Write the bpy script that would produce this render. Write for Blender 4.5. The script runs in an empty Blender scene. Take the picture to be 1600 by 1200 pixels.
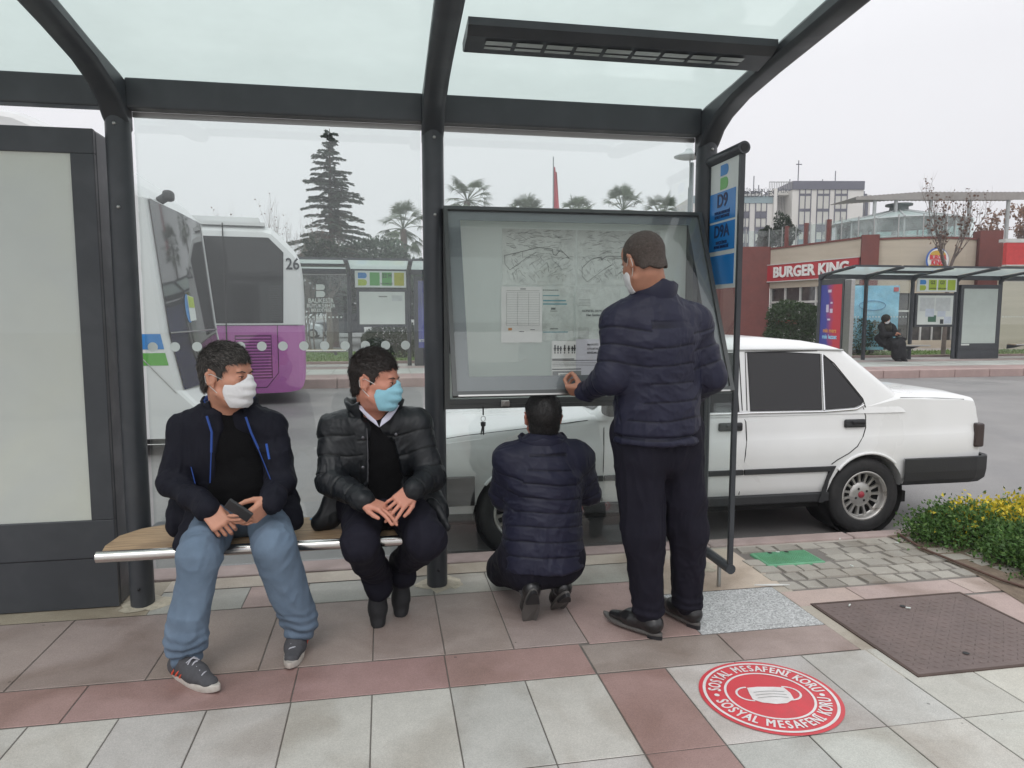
import bpy, bmesh, math, random
import numpy as np
from mathutils import Vector, Matrix
random.seed(7); rng = np.random.default_rng(7)
R = math.radians
S = bpy.context.scene
COL = S.collection
# ---------------------------------------------------------------- camera
cam_d = bpy.data.cameras.new('camera'); cam = bpy.data.objects.new('camera', cam_d); COL.objects.link(cam)
cam_d.sensor_width = 36; cam_d.lens = 36*1110/1600; cam_d.clip_start = .05; cam_d.clip_end = 2000
cam.location = (0, 0, 1.45)
cam.rotation_euler = (R(90-5.6), 0, R(-10.2))
S.camera = cam
S.render.resolution_x = 1024; S.render.resolution_y = 768
# ---------------------------------------------------------------- world: bright overcast
SUN_EL, SUN_AZ = 48, 200
w = bpy.data.worlds.new('World'); S.world = w; w.use_nodes = True
nt = w.node_tree; N = nt.nodes; L = nt.links; N.clear()
out = N.new('ShaderNodeOutputWorld'); bg = N.new('ShaderNodeBackground')
sky = N.new('ShaderNodeTexSky'); sky.sky_type = 'NISHITA'; sky.sun_disc = False
sky.sun_elevation = R(SUN_EL); sky.sun_rotation = R(SUN_AZ); sky.dust_density = 6; sky.air_density = 1.0
hs = N.new('ShaderNodeHueSaturation'); hs.inputs['Saturation'].default_value = .12
L.new(sky.outputs[0], hs.inputs['Color'])
tc = N.new('ShaderNodeTexCoord'); sx = N.new('ShaderNodeSeparateXYZ'); L.new(tc.outputs['Generated'], sx.inputs[0])
rp = N.new('ShaderNodeValToRGB'); L.new(sx.outputs['Z'], rp.inputs[0])
e = rp.color_ramp.elements
e[0].position = 0.0; e[0].color = (7.5, 7.45, 7.7, 1)
e[1].position = 1.0; e[1].color = (13.5, 13.8, 14.2, 1)
m1 = rp.color_ramp.elements.new(.30); m1.color = (8.0, 8.0, 8.3, 1)
cn = N.new('ShaderNodeTexNoise'); cn.inputs['Scale'].default_value = 2.2; cn.inputs['Detail'].default_value = 4
L.new(tc.outputs['Generated'], cn.inputs['Vector'])
mr = N.new('ShaderNodeMapRange'); mr.inputs[3].default_value = .94; mr.inputs[4].default_value = 1.06; L.new(cn.outputs[0], mr.inputs[0])
mx0 = N.new('ShaderNodeVectorMath'); mx0.operation = 'SCALE'; L.new(rp.outputs[0], mx0.inputs[0]); L.new(mr.outputs[0], mx0.inputs['Scale'])
mx = N.new('ShaderNodeMix'); mx.data_type = 'RGBA'; mx.inputs['Factor'].default_value = .88
L.new(hs.outputs[0], mx.inputs[6]); L.new(mx0.outputs[0], mx.inputs[7])
L.new(mx.outputs[2], bg.inputs['Color']); bg.inputs['Strength'].default_value = .125
L.new(bg.outputs[0], out.inputs['Surface'])
sd = bpy.data.lights.new('sun', 'SUN'); sun = bpy.data.objects.new('sun', sd); COL.objects.link(sun)
sd.energy = .6; sd.angle = R(25); sd.color = (1, .975, .94)
az = R(SUN_AZ); dv = Vector((math.sin(az)*math.cos(R(SUN_EL)), math.cos(az)*math.cos(R(SUN_EL)), math.sin(R(SUN_EL))))
sun.rotation_euler = dv.to_track_quat('Z', 'Y').to_euler(); sun.location = (0, -3, 8)
S.view_settings.view_transform = 'Standard'; S.view_settings.look = 'None'
S.view_settings.exposure = 0.0; S.view_settings.gamma = 1
S.render.engine = 'CYCLES'
S.cycles.max_bounces = 10; S.cycles.transparent_max_bounces = 24; S.cycles.caustics_reflective = False; S.cycles.caustics_refractive = False
# ---------------------------------------------------------------- materials
MATS = {}
def pm(name, col, rough=.6, metal=0., var=.12, vs=6., bump=0., bs=60., spec=.5, coat=0., stain=None, ss=1.2, attr=False, stretch=None, emit=None, speck=None, sheen=0, spots=None):
    if name in MATS: return MATS[name]
    m = bpy.data.materials.new(name); m.use_nodes = True; t = m.node_tree; n = t.nodes; l = t.links
    b = n['Principled BSDF']; b.inputs['Roughness'].default_value = rough; b.inputs['Metallic'].default_value = metal
    b.inputs['Specular IOR Level'].default_value = spec; b.inputs['Coat Weight'].default_value = coat; b.inputs['Coat Roughness'].default_value = .08
    if sheen: b.inputs['Sheen Weight'].default_value = sheen
    c = n.new('ShaderNodeTexCoord'); v = c.outputs['Object']
    if stretch:
        mp = n.new('ShaderNodeMapping'); mp.inputs['Scale'].default_value = stretch; l.new(v, mp.inputs[0]); v = mp.outputs[0]
    nz = n.new('ShaderNodeTexNoise'); nz.inputs['Scale'].default_value = vs; nz.inputs['Detail'].default_value = 6; nz.inputs['Roughness'].default_value = .65; l.new(v, nz.inputs['Vector'])
    mr = n.new('ShaderNodeMapRange'); mr.inputs[1].default_value = .3; mr.inputs[2].default_value = .7; mr.inputs[3].default_value = 1-var; mr.inputs[4].default_value = 1+var; l.new(nz.outputs[0], mr.inputs[0])
    sc = n.new('ShaderNodeVectorMath'); sc.operation = 'SCALE'; l.new(mr.outputs[0], sc.inputs['Scale'])
    if attr:
        at = n.new('ShaderNodeAttribute'); at.attribute_name = 'Col'; l.new(at.outputs['Color'], sc.inputs[0])
    else: sc.inputs[0].default_value = col[:3]
    cur = sc.outputs[0]
    if speck:
        n3 = n.new('ShaderNodeTexVoronoi'); n3.inputs['Scale'].default_value = speck[0]; l.new(c.outputs['Object'], n3.inputs['Vector'])
        sp = n.new('ShaderNodeSeparateColor'); l.new(n3.outputs['Color'], sp.inputs[0])
        m3 = n.new('ShaderNodeMapRange'); m3.inputs[3].default_value = 1-speck[1]; m3.inputs[4].default_value = 1+speck[1]; l.new(sp.outputs[0], m3.inputs[0])
        s3 = n.new('ShaderNodeVectorMath'); s3.operation = 'SCALE'; l.new(cur, s3.inputs[0]); l.new(m3.outputs[0], s3.inputs['Scale']); cur = s3.outputs[0]
    if spots:      # small dark gum and grit spots
        v4 = n.new('ShaderNodeTexVoronoi'); v4.inputs['Scale'].default_value = spots[0]; l.new(c.outputs['Object'], v4.inputs['Vector']); s4 = n.new('ShaderNodeSeparateColor'); l.new(v4.outputs['Color'], s4.inputs[0])
        t4 = n.new('ShaderNodeMath'); t4.operation = 'MULTIPLY'; t4.inputs[1].default_value = spots[1]; l.new(s4.outputs[1], t4.inputs[0])
        n4 = n.new('ShaderNodeTexNoise'); n4.inputs['Scale'].default_value = 60; l.new(c.outputs['Object'], n4.inputs['Vector']); a4 = n.new('ShaderNodeMath'); a4.operation = 'MULTIPLY_ADD'; a4.inputs[1].default_value = .05; l.new(n4.outputs[0], a4.inputs[0]); l.new(v4.outputs['Distance'], a4.inputs[2])
        l4 = n.new('ShaderNodeMath'); l4.operation = 'LESS_THAN'; l.new(a4.outputs[0], l4.inputs[0]); l.new(t4.outputs[0], l4.inputs[1]); m4 = n.new('ShaderNodeMapRange'); m4.inputs[3].default_value = 1; m4.inputs[4].default_value = spots[2]; l.new(l4.outputs[0], m4.inputs[0])
        x4 = n.new('ShaderNodeVectorMath'); x4.operation = 'SCALE'; l.new(cur, x4.inputs[0]); l.new(m4.outputs[0], x4.inputs['Scale']); cur = x4.outputs[0]
    if stain:
        n2 = n.new('ShaderNodeTexNoise'); n2.inputs['Scale'].default_value = ss; n2.inputs['Detail'].default_value = 5; n2.inputs['Distortion'].default_value = .8; l.new(c.outputs['Object'], n2.inputs['Vector'])
        r2 = n.new('ShaderNodeMapRange'); r2.inputs[1].default_value = .46; r2.inputs[2].default_value = .68; r2.inputs[4].default_value = stain[3]; l.new(n2.outputs[0], r2.inputs[0])
        mm = n.new('ShaderNodeMix'); mm.data_type = 'RGBA'; mm.blend_type = 'MULTIPLY'; l.new(r2.outputs[0], mm.inputs['Factor']); l.new(cur, mm.inputs[6]); mm.inputs[7].default_value = (*stain[:3], 1); cur = mm.outputs[2]
        rr = n.new('ShaderNodeMapRange'); rr.inputs[3].default_value = rough; rr.inputs[4].default_value = max(.15, rough-.22); l.new(r2.outputs[0], rr.inputs[0]); l.new(rr.outputs[0], b.inputs['Roughness'])
    l.new(cur, b.inputs['Base Color'])
    if bump:
        nb = n.new('ShaderNodeTexNoise'); nb.inputs['Scale'].default_value = bs; nb.inputs['Detail'].default_value = 4; l.new(v, nb.inputs['Vector'])
        bp = n.new('ShaderNodeBump'); bp.inputs['Strength'].default_value = bump; bp.inputs['Distance'].default_value = .01; l.new(nb.outputs[0], bp.inputs['Height']); l.new(bp.outputs[0], b.inputs['Normal'])
    if emit:
        b.inputs['Emission Color'].default_value = (*emit[:3], 1); b.inputs['Emission Strength'].default_value = emit[3]
    MATS[name] = m; return m
def schlick(n, l, f0=.04):
    g = n.new('ShaderNodeNewGeometry'); d = n.new('ShaderNodeVectorMath'); d.operation = 'DOT_PRODUCT'; l.new(g.outputs['Normal'], d.inputs[0]); l.new(g.outputs['Incoming'], d.inputs[1])
    a = n.new('ShaderNodeMath'); a.operation = 'ABSOLUTE'; l.new(d.outputs['Value'], a.inputs[0])
    b = n.new('ShaderNodeMath'); b.operation = 'SUBTRACT'; b.inputs[0].default_value = 1; l.new(a.outputs[0], b.inputs[1])
    c = n.new('ShaderNodeMath'); c.operation = 'POWER'; c.inputs[1].default_value = 5; l.new(b.outputs[0], c.inputs[0])
    e = n.new('ShaderNodeMath'); e.operation = 'MULTIPLY_ADD'; e.inputs[1].default_value = 1-f0; e.inputs[2].default_value = f0; l.new(c.outputs[0], e.inputs[0])
    return e
def glass(name, tint=(.93, .96, .95), refl=1.0, rough=0.0, dirt=.03, ior=1.5):
    if name in MATS: return MATS[name]
    m = bpy.data.materials.new(name); m.use_nodes = True; t = m.node_tree; n = t.nodes; l = t.links; n.clear()
    o = n.new('ShaderNodeOutputMaterial'); tr = n.new('ShaderNodeBsdfTransparent'); tr.inputs[0].default_value = (*tint, 1)
    gl = n.new('ShaderNodeBsdfGlossy'); gl.inputs['Roughness'].default_value = rough; gl.inputs[0].default_value = (1, 1, 1, 1)
    fr = schlick(n, l, .045)
    ms = n.new('ShaderNodeMath'); ms.operation = 'MULTIPLY'; ms.inputs[1].default_value = refl; l.new(fr.outputs[0], ms.inputs[0])
    m1 = n.new('ShaderNodeMixShader'); l.new(ms.outputs[0], m1.inputs[0]); l.new(tr.outputs[0], m1.inputs[1]); l.new(gl.outputs[0], m1.inputs[2])
    df = n.new('ShaderNodeBsdfDiffuse'); df.inputs[0].default_value = (.7, .72, .72, 1)
    c = n.new('ShaderNodeTexCoord'); nz = n.new('ShaderNodeTexNoise'); nz.inputs['Scale'].default_value = 1.7; nz.inputs['Detail'].default_value = 6; l.new(c.outputs['Object'], nz.inputs['Vector'])
    mr = n.new('ShaderNodeMapRange'); mr.inputs[1].default_value = .35; mr.inputs[2].default_value = .75; mr.inputs[3].default_value = dirt*.3; mr.inputs[4].default_value = dirt*1.6; l.new(nz.outputs[0], mr.inputs[0])
    m2 = n.new('ShaderNodeMixShader'); l.new(mr.outputs[0], m2.inputs[0]); l.new(m1.outputs[0], m2.inputs[1]); l.new(df.outputs[0], m2.inputs[2])
    l.new(m2.outputs[0], o.inputs[0]); MATS[name] = m; return m
def frosted(name, col=(.64, .73, .70), t_w=.78):
    if name in MATS: return MATS[name]
    m = bpy.data.materials.new(name); m.use_nodes = True; t = m.node_tree; n = t.nodes; l = t.links; n.clear()
    o = n.new('ShaderNodeOutputMaterial')
    tl = n.new('ShaderNodeBsdfTranslucent'); df = n.new('ShaderNodeBsdfDiffuse')
    c = n.new('ShaderNodeTexCoord'); nz = n.new('ShaderNodeTexNoise'); nz.inputs['Scale'].default_value = 2.5; nz.inputs['Detail'].default_value = 8; nz.inputs['Roughness'].default_value = .7; l.new(c.outputs['Object'], nz.inputs['Vector'])
    mr = n.new('ShaderNodeMapRange'); mr.inputs[1].default_value = .3; mr.inputs[2].default_value = .7; mr.inputs[3].default_value = .93; mr.inputs[4].default_value = 1.03; l.new(nz.outputs[0], mr.inputs[0])
    sc = n.new('ShaderNodeVectorMath'); sc.operation = 'SCALE'; sc.inputs[0].default_value = col; l.new(mr.outputs[0], sc.inputs['Scale'])
    l.new(sc.outputs[0], tl.inputs[0]); df.inputs[0].default_value = (col[0]*.75, col[1]*.75, col[2]*.75, 1)
    m1 = n.new('ShaderNodeMixShader'); m1.inputs[0].default_value = t_w; l.new(df.outputs[0], m1.inputs[1]); l.new(tl.outputs[0], m1.inputs[2])
    gl = n.new('ShaderNodeBsdfGlossy'); gl.inputs['Roughness'].default_value = .08
    fr = schlick(n, l, .03)
    m2 = n.new('ShaderNodeMixShader'); l.new(fr.outputs[0], m2.inputs[0]); l.new(m1.outputs[0], m2.inputs[1]); l.new(gl.outputs[0], m2.inputs[2])
    l.new(m2.outputs[0], o.inputs[0]); MATS[name] = m; return m
def leafmat(name, col, var=.35, rough=.55, trans=.25):
    if name in MATS: return MATS[name]
    m = bpy.data.materials.new(name); m.use_nodes = True; t = m.node_tree; n = t.nodes; l = t.links
    b = n['Principled BSDF']; b.inputs['Roughness'].default_value = rough; b.inputs['Specular IOR Level'].default_value = .35
    g = n.new('ShaderNodeNewGeometry'); c = n.new('ShaderNodeTexCoord')
    nz = n.new('ShaderNodeTexNoise'); nz.inputs['Scale'].default_value = 1.5; nz.inputs['Detail'].default_value = 3; l.new(c.outputs['Object'], nz.inputs['Vector'])
    ad = n.new('ShaderNodeMath'); ad.operation = 'ADD'; l.new(g.outputs['Random Per Island'], ad.inputs[0]); l.new(nz.outputs[0], ad.inputs[1])
    mr = n.new('ShaderNodeMapRange'); mr.inputs[1].default_value = .2; mr.inputs[2].default_value = 1.5; mr.inputs[3].default_value = 1-var; mr.inputs[4].default_value = 1+var; l.new(ad.outputs[0], mr.inputs[0])
    sc = n.new('ShaderNodeVectorMath'); sc.operation = 'SCALE'; sc.inputs[0].default_value = col; l.new(mr.outputs[0], sc.inputs['Scale']); l.new(sc.outputs[0], b.inputs['Base Color'])
    tl = n.new('ShaderNodeBsdfTranslucent'); l.new(sc.outputs[0], tl.inputs[0]); mxs = n.new('ShaderNodeMixShader'); mxs.inputs[0].default_value = trans
    l.new(b.outputs[0], mxs.inputs[1]); l.new(tl.outputs[0], mxs.inputs[2]); l.new(mxs.outputs[0], n['Material Output'].inputs[0])
    MATS[name] = m; return m
# ---------------------------------------------------------------- object helpers
def tag(o, label=None, cat=None, group=None, kind=None):
    if label: o['label'] = label
    if cat: o['category'] = cat
    if group: o['group'] = group
    if kind: o['kind'] = kind
    return o
def empty(name, loc, label, cat, group=None, rz=0):
    o = bpy.data.objects.new(name, None); COL.objects.link(o); o.location = loc; o.rotation_euler = (0, 0, rz); o.empty_display_size = .1
    return tag(o, label, cat, group)
def link(name, me, parent=None, local=False):
    o = bpy.data.objects.new(name, me); COL.objects.link(o)
    if parent is not None:
        o.parent = parent
        if not local:
            bpy.context.view_layer.update(); o.matrix_parent_inverse = world_of(parent).inverted()
    return o
def world_of(p):
    m = p.matrix_basis.copy()
    if p.parent is not None: return world_of(p.parent) @ p.matrix_parent_inverse @ m
    return m
class MB:
    """collects shapes in world coordinates, then links them as ONE object"""
    def __init__(s): s.v = []; s.f = []; s.mi = []; s.sm = []; s.col = []
    def add(s, vs, fs, mi=0, smooth=False, col=None):
        o = len(s.v); s.v += [tuple(map(float, v)) for v in vs]
        for f in fs: s.f.append(tuple(i+o for i in f)); s.mi.append(mi); s.sm.append(smooth); s.col.append(col)
        return s
    def box(s, x0, x1, y0, y1, z0, z1, mi=0, M=None, col=None):
        vs = [(x, y, z) for x in (x0, x1) for y in (y0, y1) for z in (z0, z1)]
        if M is not None: vs = [M @ Vector(v) for v in vs]
        return s.add(vs, [(0, 1, 3, 2), (4, 6, 7, 5), (0, 4, 5, 1), (2, 3, 7, 6), (0, 2, 6, 4), (1, 5, 7, 3)], mi, col=col)
    def bbox(s, x0, x1, y0, y1, z0, z1, r=.01, mi=0, M=None, seg=2):
        bm = bmesh.new(); bmesh.ops.create_cube(bm, size=1)
        for v in bm.verts: v.co = Vector(((x0+x1)/2+v.co.x*(x1-x0), (y0+y1)/2+v.co.y*(y1-y0), (z0+z1)/2+v.co.z*(z1-z0)))
        bmesh.ops.bevel(bm, geom=bm.edges[:], offset=r, segments=seg, affect='EDGES', profile=.5)
        vs = [M @ v.co if M is not None else v.co.copy() for v in bm.verts]; bm.verts.index_update()
        s.add(vs, [[v.index for v in f.verts] for f in bm.faces], mi); bm.free(); return s
    def tube(s, pts, r, n=10, mi=0, caps=True, smooth=True, sq=(1, 1), up=None):
        pts = [Vector(p) for p in pts]; rs = r if hasattr(r, '__len__') else [r]*len(pts)
        rings = []; prev = None
        for i, p in enumerate(pts):
            d = (pts[min(i+1, len(pts)-1)]-pts[max(i-1, 0)]).normalized()
            if prev is None:
                a = Vector(up) if up else (Vector((0, 0, 1)) if abs(d.z) < .9 else Vector((1, 0, 0)))
                x = d.cross(a).normalized()
            else: x = (prev-d*prev.dot(d)).normalized()
            prev = x; y = d.cross(x)
            rings.append([p+(x*math.cos(t)*sq[0]+y*math.sin(t)*sq[1])*rs[i] for t in [2*math.pi*k/n for k in range(n)]])
        vs = [v for rg in rings for v in rg]; fs = []
        for i in range(len(pts)-1):
            for k in range(n): fs.append((i*n+k, i*n+(k+1) % n, (i+1)*n+(k+1) % n, (i+1)*n+k))
        s.add(vs, fs, mi, smooth)
        if caps: s.add(rings[0][::-1], [tuple(range(n))], mi); s.add(rings[-1], [tuple(range(n))], mi)
        return s
    def prism(s, poly, axis, a0, a1, mi=0, smooth=False):
        """poly: 2D points; axis 'x','y','z' extrusion from a0 to a1"""
        def mk(p, a): return {'x': (a, p[0], p[1]), 'y': (p[0], a, p[1]), 'z': (p[0], p[1], a)}[axis]
        n = len(poly); s.add([mk(p, a0) for p in poly]+[mk(p, a1) for p in poly], [tuple(range(n)), tuple(range(2*n-1, n-1, -1))], mi)
        s.add([mk(p, a0) for p in poly]+[mk(p, a1) for p in poly], [(i, (i+1) % n, n+(i+1) % n, n+i) for i in range(n)], mi, smooth); return s
    def lathe(s, prof, c, axis='z', n=24, mi=0, smooth=True):
        vs = []; 
        for (r, h) in prof:
            for k in range(n):
                t = 2*math.pi*k/n; a, b = r*math.cos(t), r*math.sin(t)
                v = {'z': (a, b, h), 'y': (a, h, b), 'x': (h, a, b)}[axis]; vs.append((v[0]+c[0], v[1]+c[1], v[2]+c[2]))
        fs = [(i*n+k, i*n+(k+1) % n, (i+1)*n+(k+1) % n, (i+1)*n+k) for i in range(len(prof)-1) for k in range(n)]
        return s.add(vs, fs, mi, smooth)
    def grid(s, P, mi=0, smooth=True, closed=False):
        a = len(P); b = len(P[0]); vs = [v for r_ in P for v in r_]
        fs = [(i*b+j, i*b+(j+1) % b, (i+1)*b+(j+1) % b, (i+1)*b+j) for i in range(a-1) for j in range(b if closed else b-1)]
        return s.add(vs, fs, mi, smooth)
    def disc(s, c, r, axis='y', n=20, mi=0):
        vs = [(c[0]+r*math.cos(t), c[1], c[2]+r*math.sin(t)) if axis == 'y' else ((c[0]+r*math.cos(t), c[1]+r*math.sin(t), c[2]) if axis == 'z' else (c[0], c[1]+r*math.cos(t), c[2]+r*math.sin(t))) for t in [2*math.pi*k/n for k in range(n)]]
        return s.add(vs, [tuple(range(n))], mi)
    def build(s, name, mats, parent=None, fix=True):
        me = bpy.data.meshes.new(name); me.from_pydata(s.v, [], s.f)
        if not isinstance(mats, (list, tuple)): mats = [mats]
        for m in mats: me.materials.append(m)
        me.polygons.foreach_set('material_index', s.mi); me.polygons.foreach_set('use_smooth', s.sm)
        if any(c is not None for c in s.col):
            ca = me.color_attributes.new('Col', 'FLOAT_COLOR', 'CORNER'); arr = []
            for f, c in zip(s.f, s.col): arr += list((*(c or (1, 1, 1)), 1))*len(f)
            ca.data.foreach_set('color', arr)
        if fix:
            bm = bmesh.new(); bm.from_mesh(me); bmesh.ops.recalc_face_normals(bm, faces=bm.faces[:]); bm.to_mesh(me); bm.free()
        me.update(); return link(name, me, parent)
_fc = {}
def text(s_, size, M, mat, parent=None, name='lettering', bold=0.0, ext=.001, align='CENTER', sx=1.0, obj=True):
    cu = bpy.data.curves.new('t', 'FONT'); cu.body = s_; cu.size = size; cu.extrude = ext; cu.offset = bold*size; cu.align_x = align; cu.align_y = 'CENTER'; cu.resolution_u = 3
    o = bpy.data.objects.new('t', cu); COL.objects.link(o)
    me = bpy.data.meshes.new_from_object(o.evaluated_get(bpy.context.evaluated_depsgraph_get())); bpy.data.objects.remove(o); bpy.data.curves.remove(cu)
    me.transform(M @ Matrix.Diagonal((sx, 1, 1, 1))); me.materials.clear(); me.materials.append(mat); me.name = name
    if not obj: return me
    return link(name, me, parent)
def join_meshes(mes, name, parent, mats=None):
    bm = bmesh.new()
    ml = []
    for me in mes:
        n0 = len(bm.faces); bm.from_mesh(me); bm.faces.ensure_lookup_table(); mt = me.materials[0]
        if mt not in ml: ml.append(mt)
        for f in bm.faces[n0:]: f.material_index = ml.index(mt)
    me = bpy.data.meshes.new(name); bm.to_mesh(me); bm.free()
    for m in ml: me.materials.append(m)
    return link(name, me, parent)
def face_front(x, y, z):   # text plane facing -Y (towards the camera), reading along +X
    return Matrix.Translation((x, y, z)) @ Matrix.Rotation(R(90), 4, 'X')
# ================================================================ setting: ground, road, kerbs
def sheet(name, x0, x1, y0, y1, z, m, nx=1, ny=1, lab=None):
    b = MB()
    for i in range(nx):
        for j in range(ny):
            xa, xb = x0+(x1-x0)*i/nx, x0+(x1-x0)*(i+1)/nx; ya, yb = y0+(y1-y0)*j/ny, y0+(y1-y0)*(j+1)/ny
            b.add([(xa, ya, z), (xb, ya, z), (xb, yb, z), (xa, yb, z)], [(0, 1, 2, 3)])
    return tag(b.build(name, m, fix=False), kind='structure')
m_asph = pm('asphalt', (.235, .225, .22), .6, var=.12, vs=.9, bump=.25, bs=160, stain=(.72, .72, .74, .8), ss=.45, speck=(260, .14))
m_dirt = pm('soil', (.17, .13, .095), .95, var=.3, vs=14, bump=.8, bs=70)
sheet('ground', -400, 400, -60, 700, -.16, pm('far_ground', (.2, .19, .17), .9, var=.15))
sheet('road', -60, 90, 4.10, 15.45, -.11, m_asph)
LT = (.465, .452, .415); RB = (.325, .212, .195); BR = (.325, .262, .238); GY = (.385, .375, .34); PK = (.40, .30, .27); GR = (.42, .43, .435); CC = (.43, .39, .32)
pav = MB()
def tiles(xs, ys, col, jit=.07, g=.0022, z=0., skip=None, mi=0):
    for i in range(len(xs)-1):
        for j in range(len(ys)-1):
            if skip and skip((xs[i]+xs[i+1])/2, (ys[j]+ys[j+1])/2): continue
            k = 1+random.uniform(-jit, jit); c = tuple(a*k*(1+random.uniform(-.025, .025)) for a in col)
            zz = z+random.uniform(-.0006, .0006); a, b, cc, d = xs[i]+g, xs[i+1]-g, ys[j]+g, ys[j+1]-g; r = .0022
            pav.add([(a, cc, zz-r), (b, cc, zz-r), (b, d, zz-r), (a, d, zz-r), (a+r, cc+r, zz), (b-r, cc+r, zz), (b-r, d-r, zz), (a+r, d-r, zz)],
                    [(4, 5, 6, 7), (0, 1, 5, 4), (1, 2, 6, 5), (2, 3, 7, 6), (3, 0, 4, 7)], mi, col=c)
def rng_(a, b, st): 
    r_ = []; x = a
    while x < b-1e-6: r_.append(x); x += st
    return r_+[b]
X30 = [.23+.2985*k for k in range(-28, 3)]      # grey tiles left of the red column, 0.23 .. 0.827
YS = [2.645-.535*k for k in range(0, 12)][::-1]
tiles(X30, YS, LT)
tiles([.829, 1.118], YS, RB, .05)
tiles([1.118+.306*k for k in range(0, 24)], YS, LT)
tiles([-7.8+.6*k+.036 for k in range(0, 13)][:-1]+[-.37, .23, .825], [2.65, 2.915], RB, .08)
tiles([.829, 1.47, 2.02], [2.65, 2.90], BR, .05)
xs = [-7.6+.56*k for k in range(0, 10)]+[-2.03, -1.47, -.96, -.53, -.07, .235, .535, .87]
tiles(sorted(set(round(x, 3) for x in xs)), [2.92, 3.575], BR, .09)
tiles([.87, 1.40], [2.905, 3.575], (.375, .265, .245), .03)
tiles([-1.16, -.72, -.42, .235, .535, .89, 1.40], [3.58, 3.86], GY, .07)
tiles([-.72, -.42], [3.58, 3.86], PK, .04, z=.001)
tiles([1.40, 2.02], [2.905, 3.375], GR, .0, mi=1)
tiles([2.02, 2.40, 3.02, 3.6], [3.11, 3.30], (.42, .33, .30), .05)
tiles([2.93, 3.45, 4.2, 5.0], [2.65, 3.09], PK, .06)
tiles([2.93, 3.5, 4.2, 5.0], [2.39, 2.63], LT, .06)
# cement strips: along the wall, under the cabinet, around the sign and between old stones
def slab(x0, x1, y0, y1, z, c): pav.add([(x0, y0, z), (x1, y0, z), (x1, y1, z), (x0, y1, z)], [(0, 1, 2, 3)], col=c)
slab(-8, 5, -4, 4.0, -.004, (.16, .145, .13))
slab(-8, -1.16, 3.58, 4.02, -.001, (.33, .29, .22))
slab(-1.16, 1.8, 3.865, 4.02, .0008, (.46, .41, .34))
slab(1.41, 2.09, 3.38, 4.0, -.0012, (.50, .42, .34))
slab(2.02, 2.10, 2.40, 3.4, -.0018, (.40, .36, .30))
# irregular granite setts around the green cover
yy = 3.315
while yy < 3.99:
    h = random.uniform(.10, .125); xx = 2.10+random.uniform(-.05, .03)
    while xx < 3.62:
        wd = random.uniform(.10, .17)
        if not (2.13 < xx+wd/2 < 2.55 and 3.63 < yy+h/2 < 3.90):
            a = [random.uniform(-.008, .008) for _ in range(8)]; zt = random.uniform(-.004, .004)+.002; g = .006
            k = random.uniform(.85, 1.12); c = (.335*k, .315*k, .275*k)
            q = [(xx+g+a[0], yy+g+a[1]), (xx+wd-g+a[2], yy+g+a[3]), (xx+wd-g+a[4], yy+h-g+a[5]), (xx+g+a[6], yy+h-g+a[7])]
            cx, cy = sum(p[0] for p in q)/4, sum(p[1] for p in q)/4
            vs = [(x, y, zt-.012) for x, y in q]+[(cx+(x-cx)*.93, cy+(y-cy)*.92, zt) for x, y in q]
            pav.add(vs, [(4, 5, 6, 7), (0, 1, 5, 4), (1, 2, 6, 5), (2, 3, 7, 6), (3, 0, 4, 7)], col=c)
        xx += wd
    yy += h
m_pave = pm('paving_stone', (1, 1, 1), .62, attr=True, spots=(9, .085, .5), var=.07, vs=9, bump=.12, bs=220, speck=(330, .12), stain=(.66, .61, .565, .85), ss=2.1)
tag(pav.build('pavement', [m_pave, pm('granite', (1, 1, 1), .6, attr=True, var=.05, vs=6, bump=.1, bs=200, speck=(150, .42), stain=(.8, .8, .8, .5), ss=3)]), kind='structure')
sheet('sidewalk', -60, 60, -50, 4.05, -.009, pm('cement', (.36, .33, .29), .85, var=.12, bump=.3, bs=90))
# near kerb of pinkish stone blocks (road edge closes in slightly to the right)
kb = MB(); x = -30.
while x < 30:
    y1 = 4.20-.018*(x-.36); k = random.uniform(.9, 1.08)
    kb.bbox(x+.004, x+.996, 4.045, y1 if abs(x) < 8 else 4.16, -.13, .004+random.uniform(-.002, .002), .012); x += 1.
tag(kb.build('kerb', pm('kerb_stone', (.36, .285, .265), .75, var=.14, vs=5, bump=.25, bs=80, stain=(.7, .66, .62, .7), ss=2.5)), kind='structure')
# far platform
fp = MB(); fz = .085
m_pl = pm('platform_stone', (.43, .425, .40), .65, var=.08, vs=1.2, bump=.1, bs=50, stain=(.8, .78, .76, .7), ss=.6)
def fplate(x0, x1, y0, y1, st, col, sy):
    for X_ in rng_(x0, x1, st):
        for Y_ in rng_(y0, y1, sy):
            if X_ >= x1-1e-3 or Y_ >= y1-1e-3: continue
            k = random.uniform(.93, 1.07); g = .006
            fp.add([(X_+g, Y_+g, fz), (min(X_+st, x1)-g, Y_+g, fz), (min(X_+st, x1)-g, min(Y_+sy, y1)-g, fz), (X_+g, min(Y_+sy, y1)-g, fz)], [(0, 1, 2, 3)], col=tuple(a*k for a in col))
fplate(-30, 50, 15.75, 16.6, .9, (.36, .25, .235), .85)
fplate(-30, 50, 16.6, 18.2, .6, (.45, .46, .43), .8)
fplate(-30, 50, 18.2, 19.0, .9, (.38, .30, .285), .8)
fplate(-30, 50, 19.0, 19.9, .6, (.40, .385, .36), .45)
fp.add([(-60, 15.7, fz-.006), (90, 15.7, fz-.006), (90, 20.2, fz-.006), (-60, 20.2, fz-.006)], [(0, 1, 2, 3)], col=(.25, .23, .21))
m_pl2 = pm('platform_paving', (1, 1, 1), .6, attr=True, var=.06, vs=3, bump=.1, bs=60, stain=(.8, .76, .74, .6), ss=.8)
tag(fp.build('platform', m_pl2), kind='structure')
kb = MB(); x = -50.
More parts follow.
